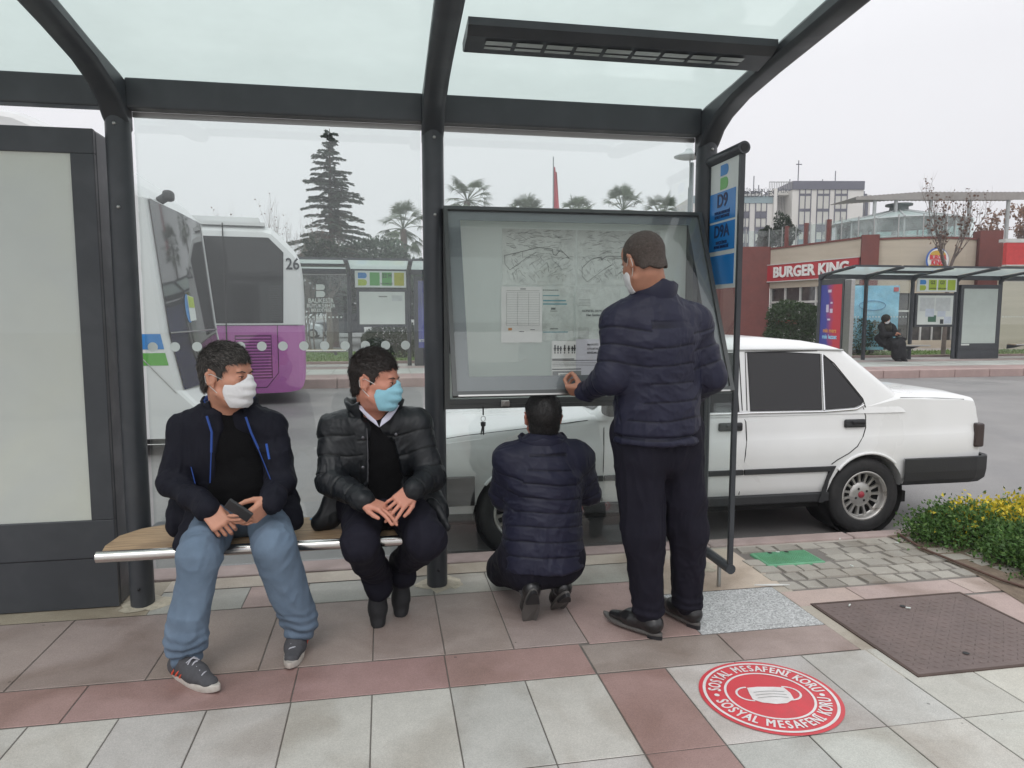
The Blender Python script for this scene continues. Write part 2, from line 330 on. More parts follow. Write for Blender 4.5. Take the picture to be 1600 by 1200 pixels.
while x < 80: kb.bbox(x+.006, x+.994, 15.42, 15.72, -.13, fz+.004, .02); x += 1.
kb.box(-60, 90, 20.2, 20.35, -.1, fz+.06)
tag(kb.build('platform_kerb', pm('kerb_stone_far', (.37, .27, .25), .75, var=.15, vs=2)), kind='structure')
# grass strips behind the platform
gb = MB()
for (x0, x1, y0, y1, n) in ((-22, 12.5, 20.36, 27, 9000), (12.5, 42, 20.36, 24.2, 5000)):
    gb.add([(x0, y0, .06), (x1, y0, .06), (x1, y1, .06), (x0, y1, .06)], [(0, 1, 2, 3)])
    for _ in range(n):
        x, y = random.uniform(x0, x1), random.uniform(y0, y1)**1.0; h = random.uniform(.03, .09); a = random.uniform(0, 6.28); dx, dy = math.cos(a)*.03, math.sin(a)*.03
        gb.add([(x-dx, y-dy, .06), (x+dx, y+dy, .06), (x+random.uniform(-.03, .03), y, .06+h)], [(0, 1, 2)])
tag(gb.build('grass', leafmat('grass', (.13, .20, .055), .3), fix=False), kind='stuff', label='short green grass behind the far platform', cat='grass')
sheet('car_park', -70, 90, 27.2, 200, -.05, pm('asphalt_far', (.17, .17, .17), .8, var=.1))
sheet('restaurant_forecourt', 12.5, 60, 24.2, 40, .02, pm('forecourt', (.34, .31, .28), .8, var=.1))

# ================================================================ shelters
m_st = pm('anthracite_steel', (.041, .046, .053), .42, var=.12, vs=3, bump=.03, bs=40, spec=.45, stain=(1.35, 1.3, 1.25, .5), ss=6)
m_gl = glass('clear_glass', dirt=.010)
m_fr = frosted('frosted_roof_glass')
m_dot = pm('white_dots', (.60, .66, .64), .7, var=.03)
m_white = pm('white_sheet', (.62, .66, .63), .7, var=.03, vs=3)
m_black = pm('black_rubber', (.012, .012, .014), .6)
m_alu = pm('brushed_aluminium', (.42, .42, .41), .33, 1.0, var=.08, vs=2, stretch=(1, 12, 12))
m_ink = pm('dark_ink', (.04, .045, .05), .7, var=.05)
blu = pm('sign_blue', (.010, .20, .56), .35, var=.04, vs=2, coat=.2); grn = pm('sign_green', (.10, .36, .09), .4, var=.04); lim = pm('sign_lime', (.38, .50, .035), .4, var=.04)
sblu = pm('logo_blue', (.03, .22, .55), .4); sgrn = pm('logo_green', (.16, .46, .13), .4); m_plate = pm('sign_plate_white', (.66, .70, .68), .4, var=.03, coat=.2)
ARM_T = [(0.03, 2.535), (-.08, 2.553), (-.36, 2.578), (-.97, 2.647), (-1.50, 2.705)]       # dy from post, z (upper edge)
ARM_B = [(0.03, 2.30), (-.035, 2.34), (-.10, 2.405), (-.20, 2.455), (-.37, 2.500), (-.64, 2.536), (-1.10, 2.583), (-1.50, 2.625)]
def arm_z(dy):
    if dy > .03: return 2.535
    for (a, za), (b, zb) in zip(ARM_T, ARM_T[1:]):
        if b <= dy <= a: return za+(zb-za)*(dy-a)/(b-a)
    return ARM_T[-1][1]
def logo_B(cx, y, cz, h, m1, m2, parent, flipx=1, plane='y'):
    """two stacked rounded lobes of a B, upper one m1, lower one m2"""
    res = []
    for (z0, z1, m) in ((.06, .5, m1), (-.5, -.02, m2)):
        w_ = .34; pts = [(-w_, z0), (-w_, z1)]; n = 8; hh = (z1-z0)/2
        for k in range(n+1):
            t = math.pi/2-math.pi*k/n; pts.append((w_-hh*.85+math.cos(t)*hh*.85, (z0+z1)/2+math.sin(t)*hh))
        b = MB()
        if plane == 'y': b.prism([(cx+p[0]*h*flipx, cz+p[1]*h) for p in pts], 'y', y-.0012, y)
        else: b.prism([(cx+p[0]*h*flipx, cz+p[1]*h) for p in pts], 'x', y-.0012, y)
        res.append(b.build('emblem', m, parent))
    return res
def shelter(name, label, xs, Yp, z0, bays, tips=True, dots=True):
    """xs: post X positions; Yp: post Y; bays: list of features per bay ('glass','lamp')"""
    root = empty(name, ((xs[0]+xs[-1])/2, Yp, z0), label, 'bus shelter')
    for x in xs:
        b = MB()
        el = [(x+.055*math.cos(t), Yp+.062*math.sin(t)) for t in [2*math.pi*k/20 for k in range(20)]]
        b.prism(el, 'z', z0-.02, z0+2.42, smooth=True)
        b.build('post', m_st, root)
        b = MB()
        top = [(Yp+d, z0+z) for d, z in ARM_T]; bot = [(Yp+d, z0+z) for d, z in ARM_B]
        poly = top+bot[::-1]; n = len(poly)
        # rounded section: three slices, the outer ones a little smaller
        cy = sum(p[0] for p in poly)/n; 
        def off(p, q): return [(a[0], a[1]) for a in p]
        mid = [((t[0]), (t[1])) for t in poly]
        def shrink(k):
            r_ = []
            for (y, z) in top: r_.append((y, z-k))
            for (y, z) in bot[::-1]: r_.append((y, z+k))
            return r_
        layers = [(-.055, shrink(.022)), (-.046, shrink(.006)), (-.03, shrink(0)), (.03, shrink(0)), (.046, shrink(.006)), (.055, shrink(.022))]
        b.grid([[(x+dx, y, z) for y, z in pl] for dx, pl in layers], smooth=True, closed=True)
        b.add([(x-.055, y, z) for y, z in layers[0][1]], [tuple(range(n))]); b.add([(x+.055, y, z) for y, z in layers[-1][1]], [tuple(range(n))])
        b.build('roof_arm', m_st, root)
    b = MB()
    for a, c in zip(xs, xs[1:]): b.bbox(a+.05, c-.05, Yp-.045, Yp+.04, z0+2.409, z0+2.545, .008)
    b.build('back_beam', m_st, root)
    for i, (a, c) in enumerate(zip(xs, xs[1:])):
        b = MB(); ds = [.05, -.3, -.6, -.97, -1.47]
        P = [[(x, Yp+d, z0+arm_z(d)+.008) for d in ds] for x in (a+.03, c-.03)]; P2 = [[(v[0], v[1], v[2]+.008) for v in r_] for r_ in P]
        b.grid(P, smooth=False)
        b.build('roof_glass', m_fr, root)
        b = MB(); b.box(a+.045, c-.045, Yp-1.50, Yp-1.455, z0+2.665, z0+2.72); b.build('front_rail', m_st, root)
        f = bays[i]
        if 'g' in f:
            b = MB(); b.box(a+.06, c-.06, Yp+.036, Yp+.044, z0+.165, z0+2.40); g = b.build('glass_panel', m_gl, root)
            b = MB(); b.box(a+.055, c-.055, Yp+.032, Yp+.048, z0+2.385, z0+2.4085); b.build('glass_channel', m_alu, g)
            b = MB()
            n = int((c-a-.12)/.1025); 
            for k in range(n): b.disc((a+.095+k*.1025, Yp+.033, z0+1.29), .0235)
            if 'n' not in f and xs[0] < -2.5:
                for k in range(n): b = MB(); b.disc((a+.095+k*.1025, Yp+.033, z0+1.29), .0235); b.build('dot', m_dot, g, fix=False)
            elif 'n' not in f: b.build('dot_row', m_dot, g)
        if 'l' in f:
            b = MB(); dz = z0
            y0, y1 = Yp-.80, Yp-.585
            za, zb = z0+arm_z(-.8)-.005, z0+arm_z(-.585)-.005
            b.prism([(y0, za), (y1, zb), (y1-.005, zb-.035), (y1-.05, zb-.055), (y0+.05, za-.055), (y0, za-.03)], 'x', a+.09, c-.06)
            lt = b.build('light_fitting', m_st, root)
            b = MB(); nn = 9; wd = (c-a-.33)/nn
            for k in range(nn):
                xx = a+.17+k*wd
                for (ya, yb) in ((.065, .098), (.112, .14)):
                    za_, zb_ = za-.0565-(ya-.05)*(za-zb)/.215, 0
                    s_ = (zb-za)/(y1-y0)
                    b.add([(xx, y0+ya, za-.0575+s_*ya), (xx+wd*.86, y0+ya, za-.0575+s_*ya), (xx+wd*.86, y0+yb, za-.0575+s_*yb), (xx, y0+yb, za-.0575+s_*yb)], [(0, 1, 2, 3)])
            b.build('lamp_lens', pm('lamp_lens', (.30, .34, .33), .25, var=.05), lt)
    return root
near = shelter('bus_shelter', 'near dark steel bus shelter with frosted glass roof over the seated men', [-2.70, -1.215, .26, 1.745], 3.72, 0, ['', 'g', 'gln'])
for x in (-1.2, .27, 1.75):
    b = MB(); n = 18; vs = [(x+random.uniform(.09, .14)*math.cos(t), 3.73+random.uniform(.08, .14)*math.sin(t), .0015) for t in [6.283*k/n for k in range(n)]]
    b.add(vs+[(x, 3.73, .012)], [(k, (k+1) % n, n) for k in range(n)]); b.build('mortar_footing', pm('mortar', (.47, .43, .34), .95, var=.2, vs=20, bump=.8, bs=60), near)
farL = shelter('bus_shelter', 'far shelter behind the purple bus with a white route map case', [-2.42, -.877, .667, 2.2, 3.7, 5.2, 6.7], 19.2, .085, ['gl', '', '', 'g', 'gl', 'g'])
farR = shelter('bus_shelter', 'far shelter at the right where a woman in black sits', [12.70, 14.21, 15.78, 17.30, 18.86, 20.4, 21.95, 23.5], 19.2, .085, ['g', 'gl', '', '', 'g', 'gl', 'g'])

for x in (-1.215, .26, 1.745):
    for z in (.10, .36, 1.95, 2.33):
        b = MB(); b.lathe([(0, 3.650), (.006, 3.6505), (.008, 3.6545), (.008, 3.664)], (x+.004, 0, z), 'y', 10); b.build('bolt', m_alu if z > 1 else m_black, near)
# left advertising cabinet
def cabinet(label, x0, x1, y0, y1, z0, z1, poster, root_loc, hb=.447, group=None):
    r_ = empty('advert_cabinet', root_loc, label, 'advertising case', group)
    b = MB(); fr = .107
    b.bbox(x0, x1, y0+.02, y1, z0, z1, .012); 
    b.build('case', m_st, r_)
    b = MB()
    for (a, c, d, e_) in ((x0, x0+fr, hb, z1-.115), (x1-fr, x1, hb, z1-.115), (x0, x1, z1-.115, z1), (x0, x1, hb-.19, hb)):
        b.bbox(a+.002, c-.002, y0, y0+.03, d, e_, .004)
    b.build('door_frame', m_st, r_)
    b = MB(); b.box(x0+.003, x1-.003, y0+.005, y0+.03, z0+.005, hb-.193); b.build('kick_panel', m_st, r_)
    b = MB(); b.box(x0+fr, x1-fr, y0+.0125, y0+.017, hb, z1-.115); b.build('poster_sheet', poster, r_)
    b = MB(); b.add([(x0+fr, y0+.007, hb), (x1-fr, y0+.007, hb), (x1-fr, y0+.007, z1-.115), (x0+fr, y0+.007, z1-.115)], [(0, 1, 2, 3)]); b.build('cover_glass', glass('cover_glass', (.95, .97, .96), 1.0, dirt=.08), r_)
    return r_
m_poster = pm('faded_poster', (.58, .595, .575), .6, var=.05, vs=1.2, stain=(1.12, 1.10, .98, .6), ss=1.1)
cabinet('tall dark advert case with blank grey sheet left of the bench', -2.55, -1.318, 3.70, 3.99, 0.0, 2.312, m_poster, (-1.9, 3.78, 0))

# bench
bn = empty('bench', (-.54, 3.37, 0), 'wooden bench with steel front rail under the two seated men', 'bench')
m_wood = pm('worn_wood', (.40, .275, .165), .65, var=.35, vs=5, bump=.5, bs=22, stretch=(1.2, 14, 14), stain=(.7, .65, .6, .8), ss=4)
b = MB(); b.prism([(-1.19, 3.185), (-1.205, 3.26), (-1.195, 3.40), (-1.13, 3.50), (-1.03, 3.555), (.06, 3.555), (.09, 3.47), (.105, 3.3), (.10, 3.185)], 'z', .425, .452); b.build('seat_board', m_wood, bn)
b = MB(); b.tube([(-1.205, 3.165, .434), (.125, 3.165, .434)], .024, 16); 
b.build('front_rail', pm('polished_steel', (.62, .60, .58), .22, 1.0, var=.1, vs=3, bump=.02), bn)
b = MB()
for x in (-1.1, -.05): b.prism([(3.19, .42), (3.72, .42), (3.72, .30), (3.62, .33), (3.25, .395)], 'x', x-.03, x+.03)
b.build('bracket', m_st, bn)
b = MB(); b.tube([(-.98, 3.43, .4535), (-.98, 3.43, .4538)], .006, 8); b.box(-.372, -.31, 3.50, 3.535, .453, .4545); 
tag(b.build('sticker', pm('blue_card', (.05, .25, .45), .5)), 'small blue card lying on the bench between the seated men', 'card')
# ================================================================ notice case with hinged lid
m_paper = pm('paper', (.70, .71, .69), .75, var=.04, vs=5, bump=.25, bs=7)
m_plast = pm('crumpled_map_sheet', (.66, .68, .65), .35, var=.12, vs=12, bump=1.0, bs=14, stain=(.80, .80, .80, .7), ss=14)
m_frame = pm('case_frame', (.075, .080, .080), .4, .25, var=.08)
m_bord = pm('lid_border', (.115, .13, .14), .28, var=.04, spec=.6)
nc = empty('notice_case', (1.0, 3.70, .96), 'open notice case with route maps between the middle and right posts', 'notice case')
b = MB(); X0, X1, ZB, ZT = .305, 1.69, .957, 1.985
b.box(X0, X0+.028, 3.672, 3.775, ZB, ZT); b.box(X1-.028, X1, 3.672, 3.775, ZB, ZT); b.box(X0+.028, X1-.028, 3.672, 3.775, ZT-.03, ZT); b.box(X0+.028, X1-.028, 3.672, 3.775, ZB, ZB+.022)
b.box(X0+.028, X1-.028, 3.685, 3.70, ZB+.022, ZB+.05)
b.build('case_frame', m_frame, nc)
b = MB(); b.box(.335, 1.66, 3.762, 3.772, .98, 1.955); b.build('back_board', frosted('back_board', (.90, .93, .90), .45), nc)
b = MB(); b.bbox(.60, .645, 3.655, 3.672, .966, 1.0, .004); b.tube([(.622, 3.655, .984), (.622, 3.645, .984)], .008, 10); b.build('latch', m_alu, nc)
yb = 3.7605
def paper(x0, x1, z0, z1, y=yb, m=None, lab=None, warp=.002, name='paper_sheet'):
    b = MB(); n = 6; ph = random.uniform(0, 6)
    b.grid([[(x0+(x1-x0)*i/n, y-.0008-warp*abs(math.sin(ph+i*1.7)*math.cos(ph*2+j*1.3)), z0+(z1-z0)*j/n) for j in range(n+1)] for i in range(n+1)])
    o = b.build(name, m or m_paper, nc, fix=False)
    if lab: o['label'] = lab
    return o
def strips(lines, y, m, parent, name='printed_lines'):
    b = MB()
    for (x0, x1, z0, z1) in lines: b.add([(x0, y, z0), (x1, y, z0), (x1, y, z1), (x0, y, z1)], [(0, 1, 2, 3)])
    return b.build(name, m, parent, fix=False)
def poly_line(pts, w_, y, b):
    for (a, c) in zip(pts, pts[1:]):
        d = Vector((c[0]-a[0], c[1]-a[1])); n = Vector((-d.y, d.x)).normalized()*w_/2
        b.add([(a[0]+n.x, y, a[1]+n.y), (c[0]+n.x, y, c[1]+n.y), (c[0]-n.x, y, c[1]-n.y), (a[0]-n.x, y, a[1]-n.y)], [(0, 1, 2, 3)])
m_line = pm('map_grey', (.20, .21, .20), .7); m_line2 = pm('map_dark', (.13, .14, .13), .7)
for (x0, x1, zz, route) in ((.624, 1.024, 0, [(.635, 1.76), (.70, 1.775), (.82, 1.805), (.895, 1.798), (.90, 1.77), (.915, 1.765), (.94, 1.795), (.99, 1.75)]), (1.035, 1.503, 0, [(1.06, 1.70), (1.11, 1.745), (1.165, 1.76), (1.17, 1.745), (1.2, 1.765), (1.3, 1.765), (1.4, 1.74), (1.47, 1.78)])):
    p = paper(x0, x1, 1.606, 1.902, m=m_plast, lab='crumpled route map sheet', name='map_sheet')
    b = MB()
    for k in range(170):
        cx, cz = random.uniform(x0+.02, x1-.04), random.uniform(1.62, 1.89); a = random.choice([.6, .7, 2.2, 2.3, .2, 1.8]) if cz < 1.75 else random.uniform(-.4, .4); l_ = random.uniform(.012, .05)
        q = [(cx+l_*t*math.cos(a)+random.uniform(-.003, .003), cz+l_*t*math.sin(a)+random.uniform(-.003, .003)) for t in (0, .5, 1)]
        q = [(min(max(u, x0+.008), x1-.008), min(max(v, 1.612), 1.896)) for u, v in q]; poly_line(q, .0016, yb-.0040, b)
    b.build('street_lines', m_line, p, fix=False)
    b = MB(); poly_line(route, .003, yb-.0042, b)
    poly_line([(route[0][0], route[0][1]), (route[0][0]+.003, route[0][1]-.045), (route[0][0]+.03, route[0][1]-.075), (route[0][0]+.12, route[0][1]-.01), (route[0][0]+.17, route[0][1]+.018)], .0022, yb-.0042, b)
    b.build('route_line', m_line2, p, fix=False)
s1 = paper(.617, .841, 1.299, 1.597, y=yb-.004, lab='timetable sheet with a ruled table')
ln = [(.645, .825, 1.575-.0, 1.5765)]
ln += [(.645, .825, 1.565-.0125*k, 1.5658-.0125*k) for k in range(15)]+[(x, x+.0012, 1.39, 1.5658) for x in (.645, .705, .765, .824)]
strips(ln, yb-.0082, m_line, s1); strips([(.655, .675, 1.365, 1.378)], yb-.0082, pm('stamp_orange', (.55, .25, .08), .7), s1, 'stamp')
strips([(.715, .74, 1.357, 1.360), (.775, .80, 1.366, 1.369), (.72, .75, 1.583, 1.587)], yb-.0082, m_ink, s1, 'print')
s2 = paper(.843, 1.019, 1.308, 1.602, m=m_plast, lab='notice sheet with teal stripes')
teal = pm('teal_print', (.10, .30, .36), .6)
strips([(.846, .935, 1.548, 1.553), (.846, .972, 1.520, 1.527), (.846, .978, 1.502, 1.509), (.846, .985, 1.352, 1.357)], yb-.0036, teal, s2)
strips([(.846+.011*k, .853+.011*k, 1.577, 1.583) for k in range(8)]+[(.89, .915, 1.475, 1.486), (.885, .925, 1.466, 1.469), (.885, .93, 1.37, 1.374)], yb-.0036, m_line2, s2, 'print')
s3 = paper(1.028, 1.28, 1.31, 1.600, m=m_plast, lab='notice sheet headed in small capitals')
jm = [text('GÜNCEL DUYURULAR', .017, face_front(1.15, yb-.0036, 1.468), m_ink, obj=False), text('Hat Saatleri', .018, face_front(1.13, yb-.0036, 1.446), m_ink, obj=False)]
join_meshes(jm, 'lettering', s3)
strips([(1.045, 1.11, 1.53-.008*k, 1.5315-.008*k) for k in range(5)]+[(1.045, 1.10, 1.375-.008*k, 1.376-.008*k) for k in range(8)]+[(1.045, 1.046, 1.32, 1.375), (1.10, 1.101, 1.32, 1.375)], yb-.0036, m_line, s3)
s4 = paper(.894, 1.245, 1.075, 1.306, y=yb-.005, lab='large white notice with clothes icons')
lav = pm('lavender_paper', (.55, .55, .60), .7, var=.03)
strips([(1.03, 1.243, 1.075, 1.315)], yb-.0085, lav, s4, 'overlaid_sheet')
ic = []
for k, x in enumerate((.908, .925, .940, .962, .985, 1.005, 1.018)):
    ic += [(x, x+.008, 1.25, 1.285-.004*(k % 3)), (x-.003, x+.011, 1.262, 1.268), (x+.001, x+.007, 1.238, 1.247)]
ic += [(.897, 1.02, 1.205, 1.210), (.897, 1.15, 1.198, 1.2015)]+[(.897, 1.2, 1.186-.008*k, 1.1875-.008*k) for k in range(3)]+[(.897, 1.06, 1.150, 1.155)]
strips(ic, yb-.009, m_ink, s4, 'print')
jm = [text(t_, .014, face_front(1.125, yb-.0095, z_), m_ink, obj=False, bold=.01) for t_, z_ in (('MASKESİZ', 1.285), ('OTOBÜSE', 1.262), ('BİNİLMEZ', 1.240))]
join_meshes(jm, 'lettering', s4)
strips([(.899, 1.06, 1.078, 1.142)], yb-.0088, pm('grey_print', (.22, .23, .23), .7), s4, 'grey_block'); strips([(.931, 1.02, 1.080, 1.132)], yb-.0095, m_paper, s4, 'white_card'); strips([(.94, 1.01, 1.121, 1.124), (.945, 1.0, 1.112, 1.1135)], yb-.0102, m_ink, s4, 'print')
# lid
TH = R(25); ML = Matrix.Translation((0, 3.668, 1.983)) @ Matrix.Rotation(-TH, 4, 'X')   # local: x, y (thickness), z down
LL = 1.01
b = MB()
for (a, c, d, e_) in ((X0, X0+.02, -LL, 0), (X1-.02, X1, -LL, 0), (X0+.02, X1-.02, -.02, 0), (X0+.02, X1-.02, -LL, -LL+.022)): b.box(a, c, -.028, 0, d, e_, M=ML)
b.build('lid_frame', m_frame, nc)
b = MB()
for (a, c, d, e_) in ((X0+.02, X0+.082, -LL+.022, -.02), (X1-.082, X1-.02, -LL+.022, -.02), (X0+.082, X1-.082, -.072, -.02), (X0+.082, X1-.082, -LL+.022, -LL+.098)):
    b.box(a, c, -.012, -.009, d, e_, M=ML)
b.build('lid_border', m_bord, nc)
b = MB(); b.add([ML @ Vector(v) for v in ((X0+.02, -.016, -LL+.022), (X1-.02, -.016, -LL+.022), (X1-.02, -.016, -.02), (X0+.02, -.016, -.02))], [(0, 1, 2, 3)]); b.build('lid_glass', glass('lid_glass', (.985, 1, .99), 1.0, dirt=.03), nc)
b = MB(); b.box(X0+.025, X1-.025, -.030, -.026, -LL-.004, -LL+.004, M=ML); b.build('lid_rail', m_alu, nc)
for s_ in (0, 1):
    b = MB(); x = X0+.03 if s_ == 0 else X1-.03; p1 = ML @ Vector((x, 0, -.55)); b.tube([(x, 3.70, 1.25), p1], .006, 8); b.build('gas_strut', m_frame, nc)
# keys hanging from the latch
kk = empty('key_bunch', (.44, 3.655, .955), 'small key bunch hanging below the left side of the notice case', 'keys')
b = MB(); b.tube([(.505, 3.66, .955+.012), (.505, 3.66, .925)], .004, 8); b.build('hook', m_black, kk)
b = MB(); b.tube([(.505+.012*math.cos(t), 3.66, .905+.014*math.sin(t)) for t in [6.283*k/14 for k in range(15)]], .0018, 6, caps=False); b.build('ring', m_alu, kk)
for dx, rz in ((-.006, -.1), (.004, .05), (.0, .18)):
    b = MB(); Mk = Matrix.Translation((.505+dx, 3.66-abs(dx)*.6, .888)) @ Matrix.Rotation(rz, 4, 'Y'); b.box(-.009, .009, -.0018, .0018, -.022, 0, M=Mk); b.box(-.0035, .0035, -.001, .001, -.068, -.022, M=Mk); b.build('key', m_black if dx < 0 else m_frame, kk)

# ================================================================ route sign blade
sg = empty('route_sign', (1.748, 3.48, 0), 'tall blue route sign blade reading D9 and D9A beside the right post', 'route sign')
XB = 1.748
b = MB(); b.tube([(XB, 3.305, 2.262), (XB, 3.70, 2.262)], .031, 16); b.tube([(XB, 3.303, 2.262), (XB, 3.307, 2.262)], .020, 12, mi=1); b.build('top_tube', [m_st, m_black], sg)
b = MB(); b.tube([(XB, 3.31, .135), (XB, 3.70, .135)], .026, 14); b.build('bottom_tube', m_st, sg)
for y in (3.325, 3.655):
    b = MB(); b.box(XB-.012, XB+.012, y-.011, y+.011, .155, 2.235); b.build('frame_bar', m_st, sg)
b = MB(); b.box(XB-.004, XB+.004, 3.338, 3.643, .16, 2.235); b.build('glass_panel', m_gl, sg)
b = MB(); b.tube([(XB-.005, 3.43, 0), (XB-.005, 3.43, .115)], .011, 10); b.build('foot', m_alu, sg)
def y_at(f): return 3.338+f*.305
b = MB(); b.box(XB-.010, XB-.0045, 3.340, 3.641, 1.585, 2.233); pl = b.build('sign_plate', m_plate, sg)
MT = lambda y, z, x=XB-.0125: Matrix.Translation((x, y, z)) @ Matrix.Rotation(R(-90), 4, 'Z') @ Matrix.Rotation(R(90), 4, 'X')
for (z0, z1) in ((1.935, 2.083), (1.780, 1.924), (1.606, 1.757)):
    b = MB(); b.box(XB-.0115, XB-.010, 3.360, 3.641, z0, z1); b.build('blue_field', blu, pl)
logo_B(3.487, XB-.0105, 2.155, .125, sblu, sgrn, pl, flipx=-1, plane='x')
m_navy = pm('navy_print', (.015, .03, .10), .5)
for s_, z_, sz, bo in (('D9', 2.035, .095, .02), ('D9A', 1.878, .088, .02)):
    text(s_, sz, MT(3.50, z_), m_navy, pl, bold=bo, sx=1.0)
jm = [text(t_, .0225, MT(3.50, z_), m_navy, bold=.01, obj=False, sx=.80) for t_, z_ in (('TOYGAR MAHALLESİ', 1.976), ('DEVLET HASTANESİ', 1.955), ('BAHÇELİEVLER', 1.822), ('PLEVNE MAHALLESİ', 1.800))]
join_meshes(jm, 'lettering', pl)

# ================================================================ things on the paving
st = empty('floor_sticker', (1.425, 2.365, 0), 'round red face mask distancing sticker on the pale tiles', 'floor sticker')
m_red = pm('sticker_red', (.60, .045, .06), .45, var=.05, vs=6, stain=(.78, .75, .72, .6), ss=9); m_sw = pm('sticker_white', (.70, .68, .67), .5, var=.06, vs=20, stain=(.85, .82, .8, .6), ss=12)
cx, cy = 1.425, 2.368; rs = .262
b = MB(); b.disc((cx, cy, .0032), rs, 'z', 72); b.build('red_disc', m_red, st, fix=False)
def ring(b, r0, r1, z, n=72):
    b.add([(cx+r*math.cos(t), cy+r*math.sin(t), z) for r in (r0, r1) for t in [6.28318*k/n for k in range(n)]], [(k, (k+1) % n, n+(k+1) % n, n+k) for k in range(n)])
b = MB(); ring(b, .236, .247, .0044); b.build('white_ring', m_sw, st, fix=False)
b = MB(); ring(b, .158, .167, .0044); b.build('white_ring', m_sw, st, fix=False)
def arc_text(s_, a0, a1, rad, size, rot):
    mes = []; n = len(s_)
    wd = {'I': .5, 'İ': .55, 'M': 1.35, 'N': 1.15, 'O': 1.15, 'U': 1.1, 'K': 1.05, 'E': .9, 'F': .85, 'L': .85, ' ': .6}; tot = sum(wd.get(c, 1) for c in s_); pos = 0
    for c in s_:
        w1 = wd.get(c, 1); f = (pos+w1/2)/tot; pos += w1
        if c == ' ': continue
        a = a0+(a1-a0)*f
        M_ = Matrix.Translation((cx+rad*math.cos(a), cy+rad*math.sin(a), .0046)) @ Matrix.Rotation(a+rot, 4, 'Z')
        for q, (ox, oy) in enumerate(((0, 0), (.0016, 0), (-.0016, 0), (0, .0012), (0, -.0012), (.0016, .0010), (-.0016, -.0010))):
            mes.append(text(c, size, Matrix.Translation((0, 0, .00005*q)) @ M_ @ Matrix.Translation((ox, oy, 0)), m_sw, obj=False, ext=0, sx=.66))
    return join_meshes(mes, 'lettering', st)
# upper text reads clockwise from the left, lower text anticlockwise; the sticker is turned a little
TW = R(-17)
arc_text('SOSYAL MESAFENİ KORU', R(180)+TW, R(13)+TW, .200, .066, -math.pi/2)
arc_text('SOSYAL MESAFENİ KORU', R(195)+TW, R(362)+TW, .200, .066, math.pi/2)
b = MB(); b.disc((cx+.201*math.cos(R(187)+TW), cy+.201*math.sin(R(187)+TW), .0046), .010, 'z', 14); b.build('dot', m_sw, st, fix=False)
b = MB(); b.disc((cx+.201*math.cos(R(7)+TW), cy+.201*math.sin(R(7)+TW), .0046), .010, 'z', 14); b.build('dot', m_sw, st, fix=False)
mk = [(-.055, .047), (-.02, .052), (.03, .050), (.062, .045), (.070, .01), (.066, -.028), (.035, -.052), (0, -.055), (-.04, -.045), (-.062, -.025), (-.060, .012)]
rotp = lambda p, a=R(-8): (cx+p[0]*math.cos(a)-p[1]*math.sin(a), cy+p[0]*math.sin(a)+p[1]*math.cos(a))
b = MB(); b.add([(*rotp((p[0]*1.22, p[1]*1.15)), .0046) for p in mk], [tuple(range(len(mk)))]); b.build('mask_picture', m_sw, st, fix=False)
b = MB()
for sgn in (-1, 1):
    pts = [(sgn*(.070+.052*math.sin(t)), .010+.048*math.cos(t)) for t in [math.pi*k/12 for k in range(13)]]
    for (a, c) in zip(pts, pts[1:]):
        p0, p1 = Vector(rotp(a)), Vector(rotp(c)); n = Vector((-(p1-p0).y, (p1-p0).x)).normalized()*.0042
        b.add([(p0.x+n.x, p0.y+n.y, .0044), (p1.x+n.x, p1.y+n.y, .0044), (p1.x-n.x, p1.y-n.y, .0044), (p0.x-n.x, p0.y-n.y, .0044)], [(0, 1, 2, 3)])
b.build('mask_strap_picture', m_sw, st, fix=False)
b = MB()
for z_ in (.022, .002, -.018):
    pts = [(-.055+.12*t, z_+.008*math.sin(t*3.1)-.004) for t in [k/8 for k in range(9)]]
    for (a, c) in zip(pts, pts[1:]):
        p0, p1 = Vector(rotp(a)), Vector(rotp(c)); n = Vector((-(p1-p0).y, (p1-p0).x)).normalized()*.0012
        b.add([(p0.x+n.x, p0.y+n.y, .0056), (p1.x+n.x, p1.y+n.y, .0056), (p1.x-n.x, p1.y-n.y, .0056), (p0.x-n.x, p0.y-n.y, .0056)], [(0, 1, 2, 3)])
b.build('pleat_lines', m_line, st, fix=False)

def cover(name, label, x0, x1, y0, y1, m, h, diamond, cat):
    r_ = empty(name, ((x0+x1)/2, (y0+y1)/2, 0), label, cat)
    b = MB(); b.bbox(x0, x1, y0, y1, -.02, h, .012 if not diamond else .003); pl_ = b.build('plate', m, r_)
    b = MB(); n = 0
    if diamond:
        st_ = .036; ny = int((y1-y0-.05)/st_); nx = int((x1-x0-.05)/st_)
        for i in range(nx):
            for j in range(ny):
                x, y = x0+.04+i*st_, y0+.04+j*st_; a = R(45) if (i+j) % 2 else R(-45); dx, dy = math.cos(a)*.015, math.sin(a)*.015; ex, ey = -math.sin(a)*.0035, math.cos(a)*.0035
                b.add([(x-dx, y-dy, h+.0004), (x+ex, y+ey, h+.0004), (x+dx, y+dy, h+.0004), (x-ex, y-ey, h+.0004), (x, y, h+.0028)], [(0, 1, 4), (1, 2, 4), (2, 3, 4), (3, 0, 4)])
    else:
        for i in range(24):
            for j in range(12):
                x, y = x0+.025+i*(x1-x0-.05)/23, y0+.02+j*(y1-y0-.04)/11; b.box(x-.0045, x+.0045, y-.005, y+.005, h, h+.0022)
    t = b.build('tread_pattern', m, pl_); t['kind'] = 'stuff'
    b = MB()
    for (x, y) in (((x0+x1)/2, y1-.10), (x0+.33, y0+.12)) if diamond else ((x0+.12, y1-.03), (x0+.23, y1-.03)): b.disc((x, y, h+.0032), .014, 'z', 10)
    b.build('lifting_hole', m_black, pl_, fix=False)
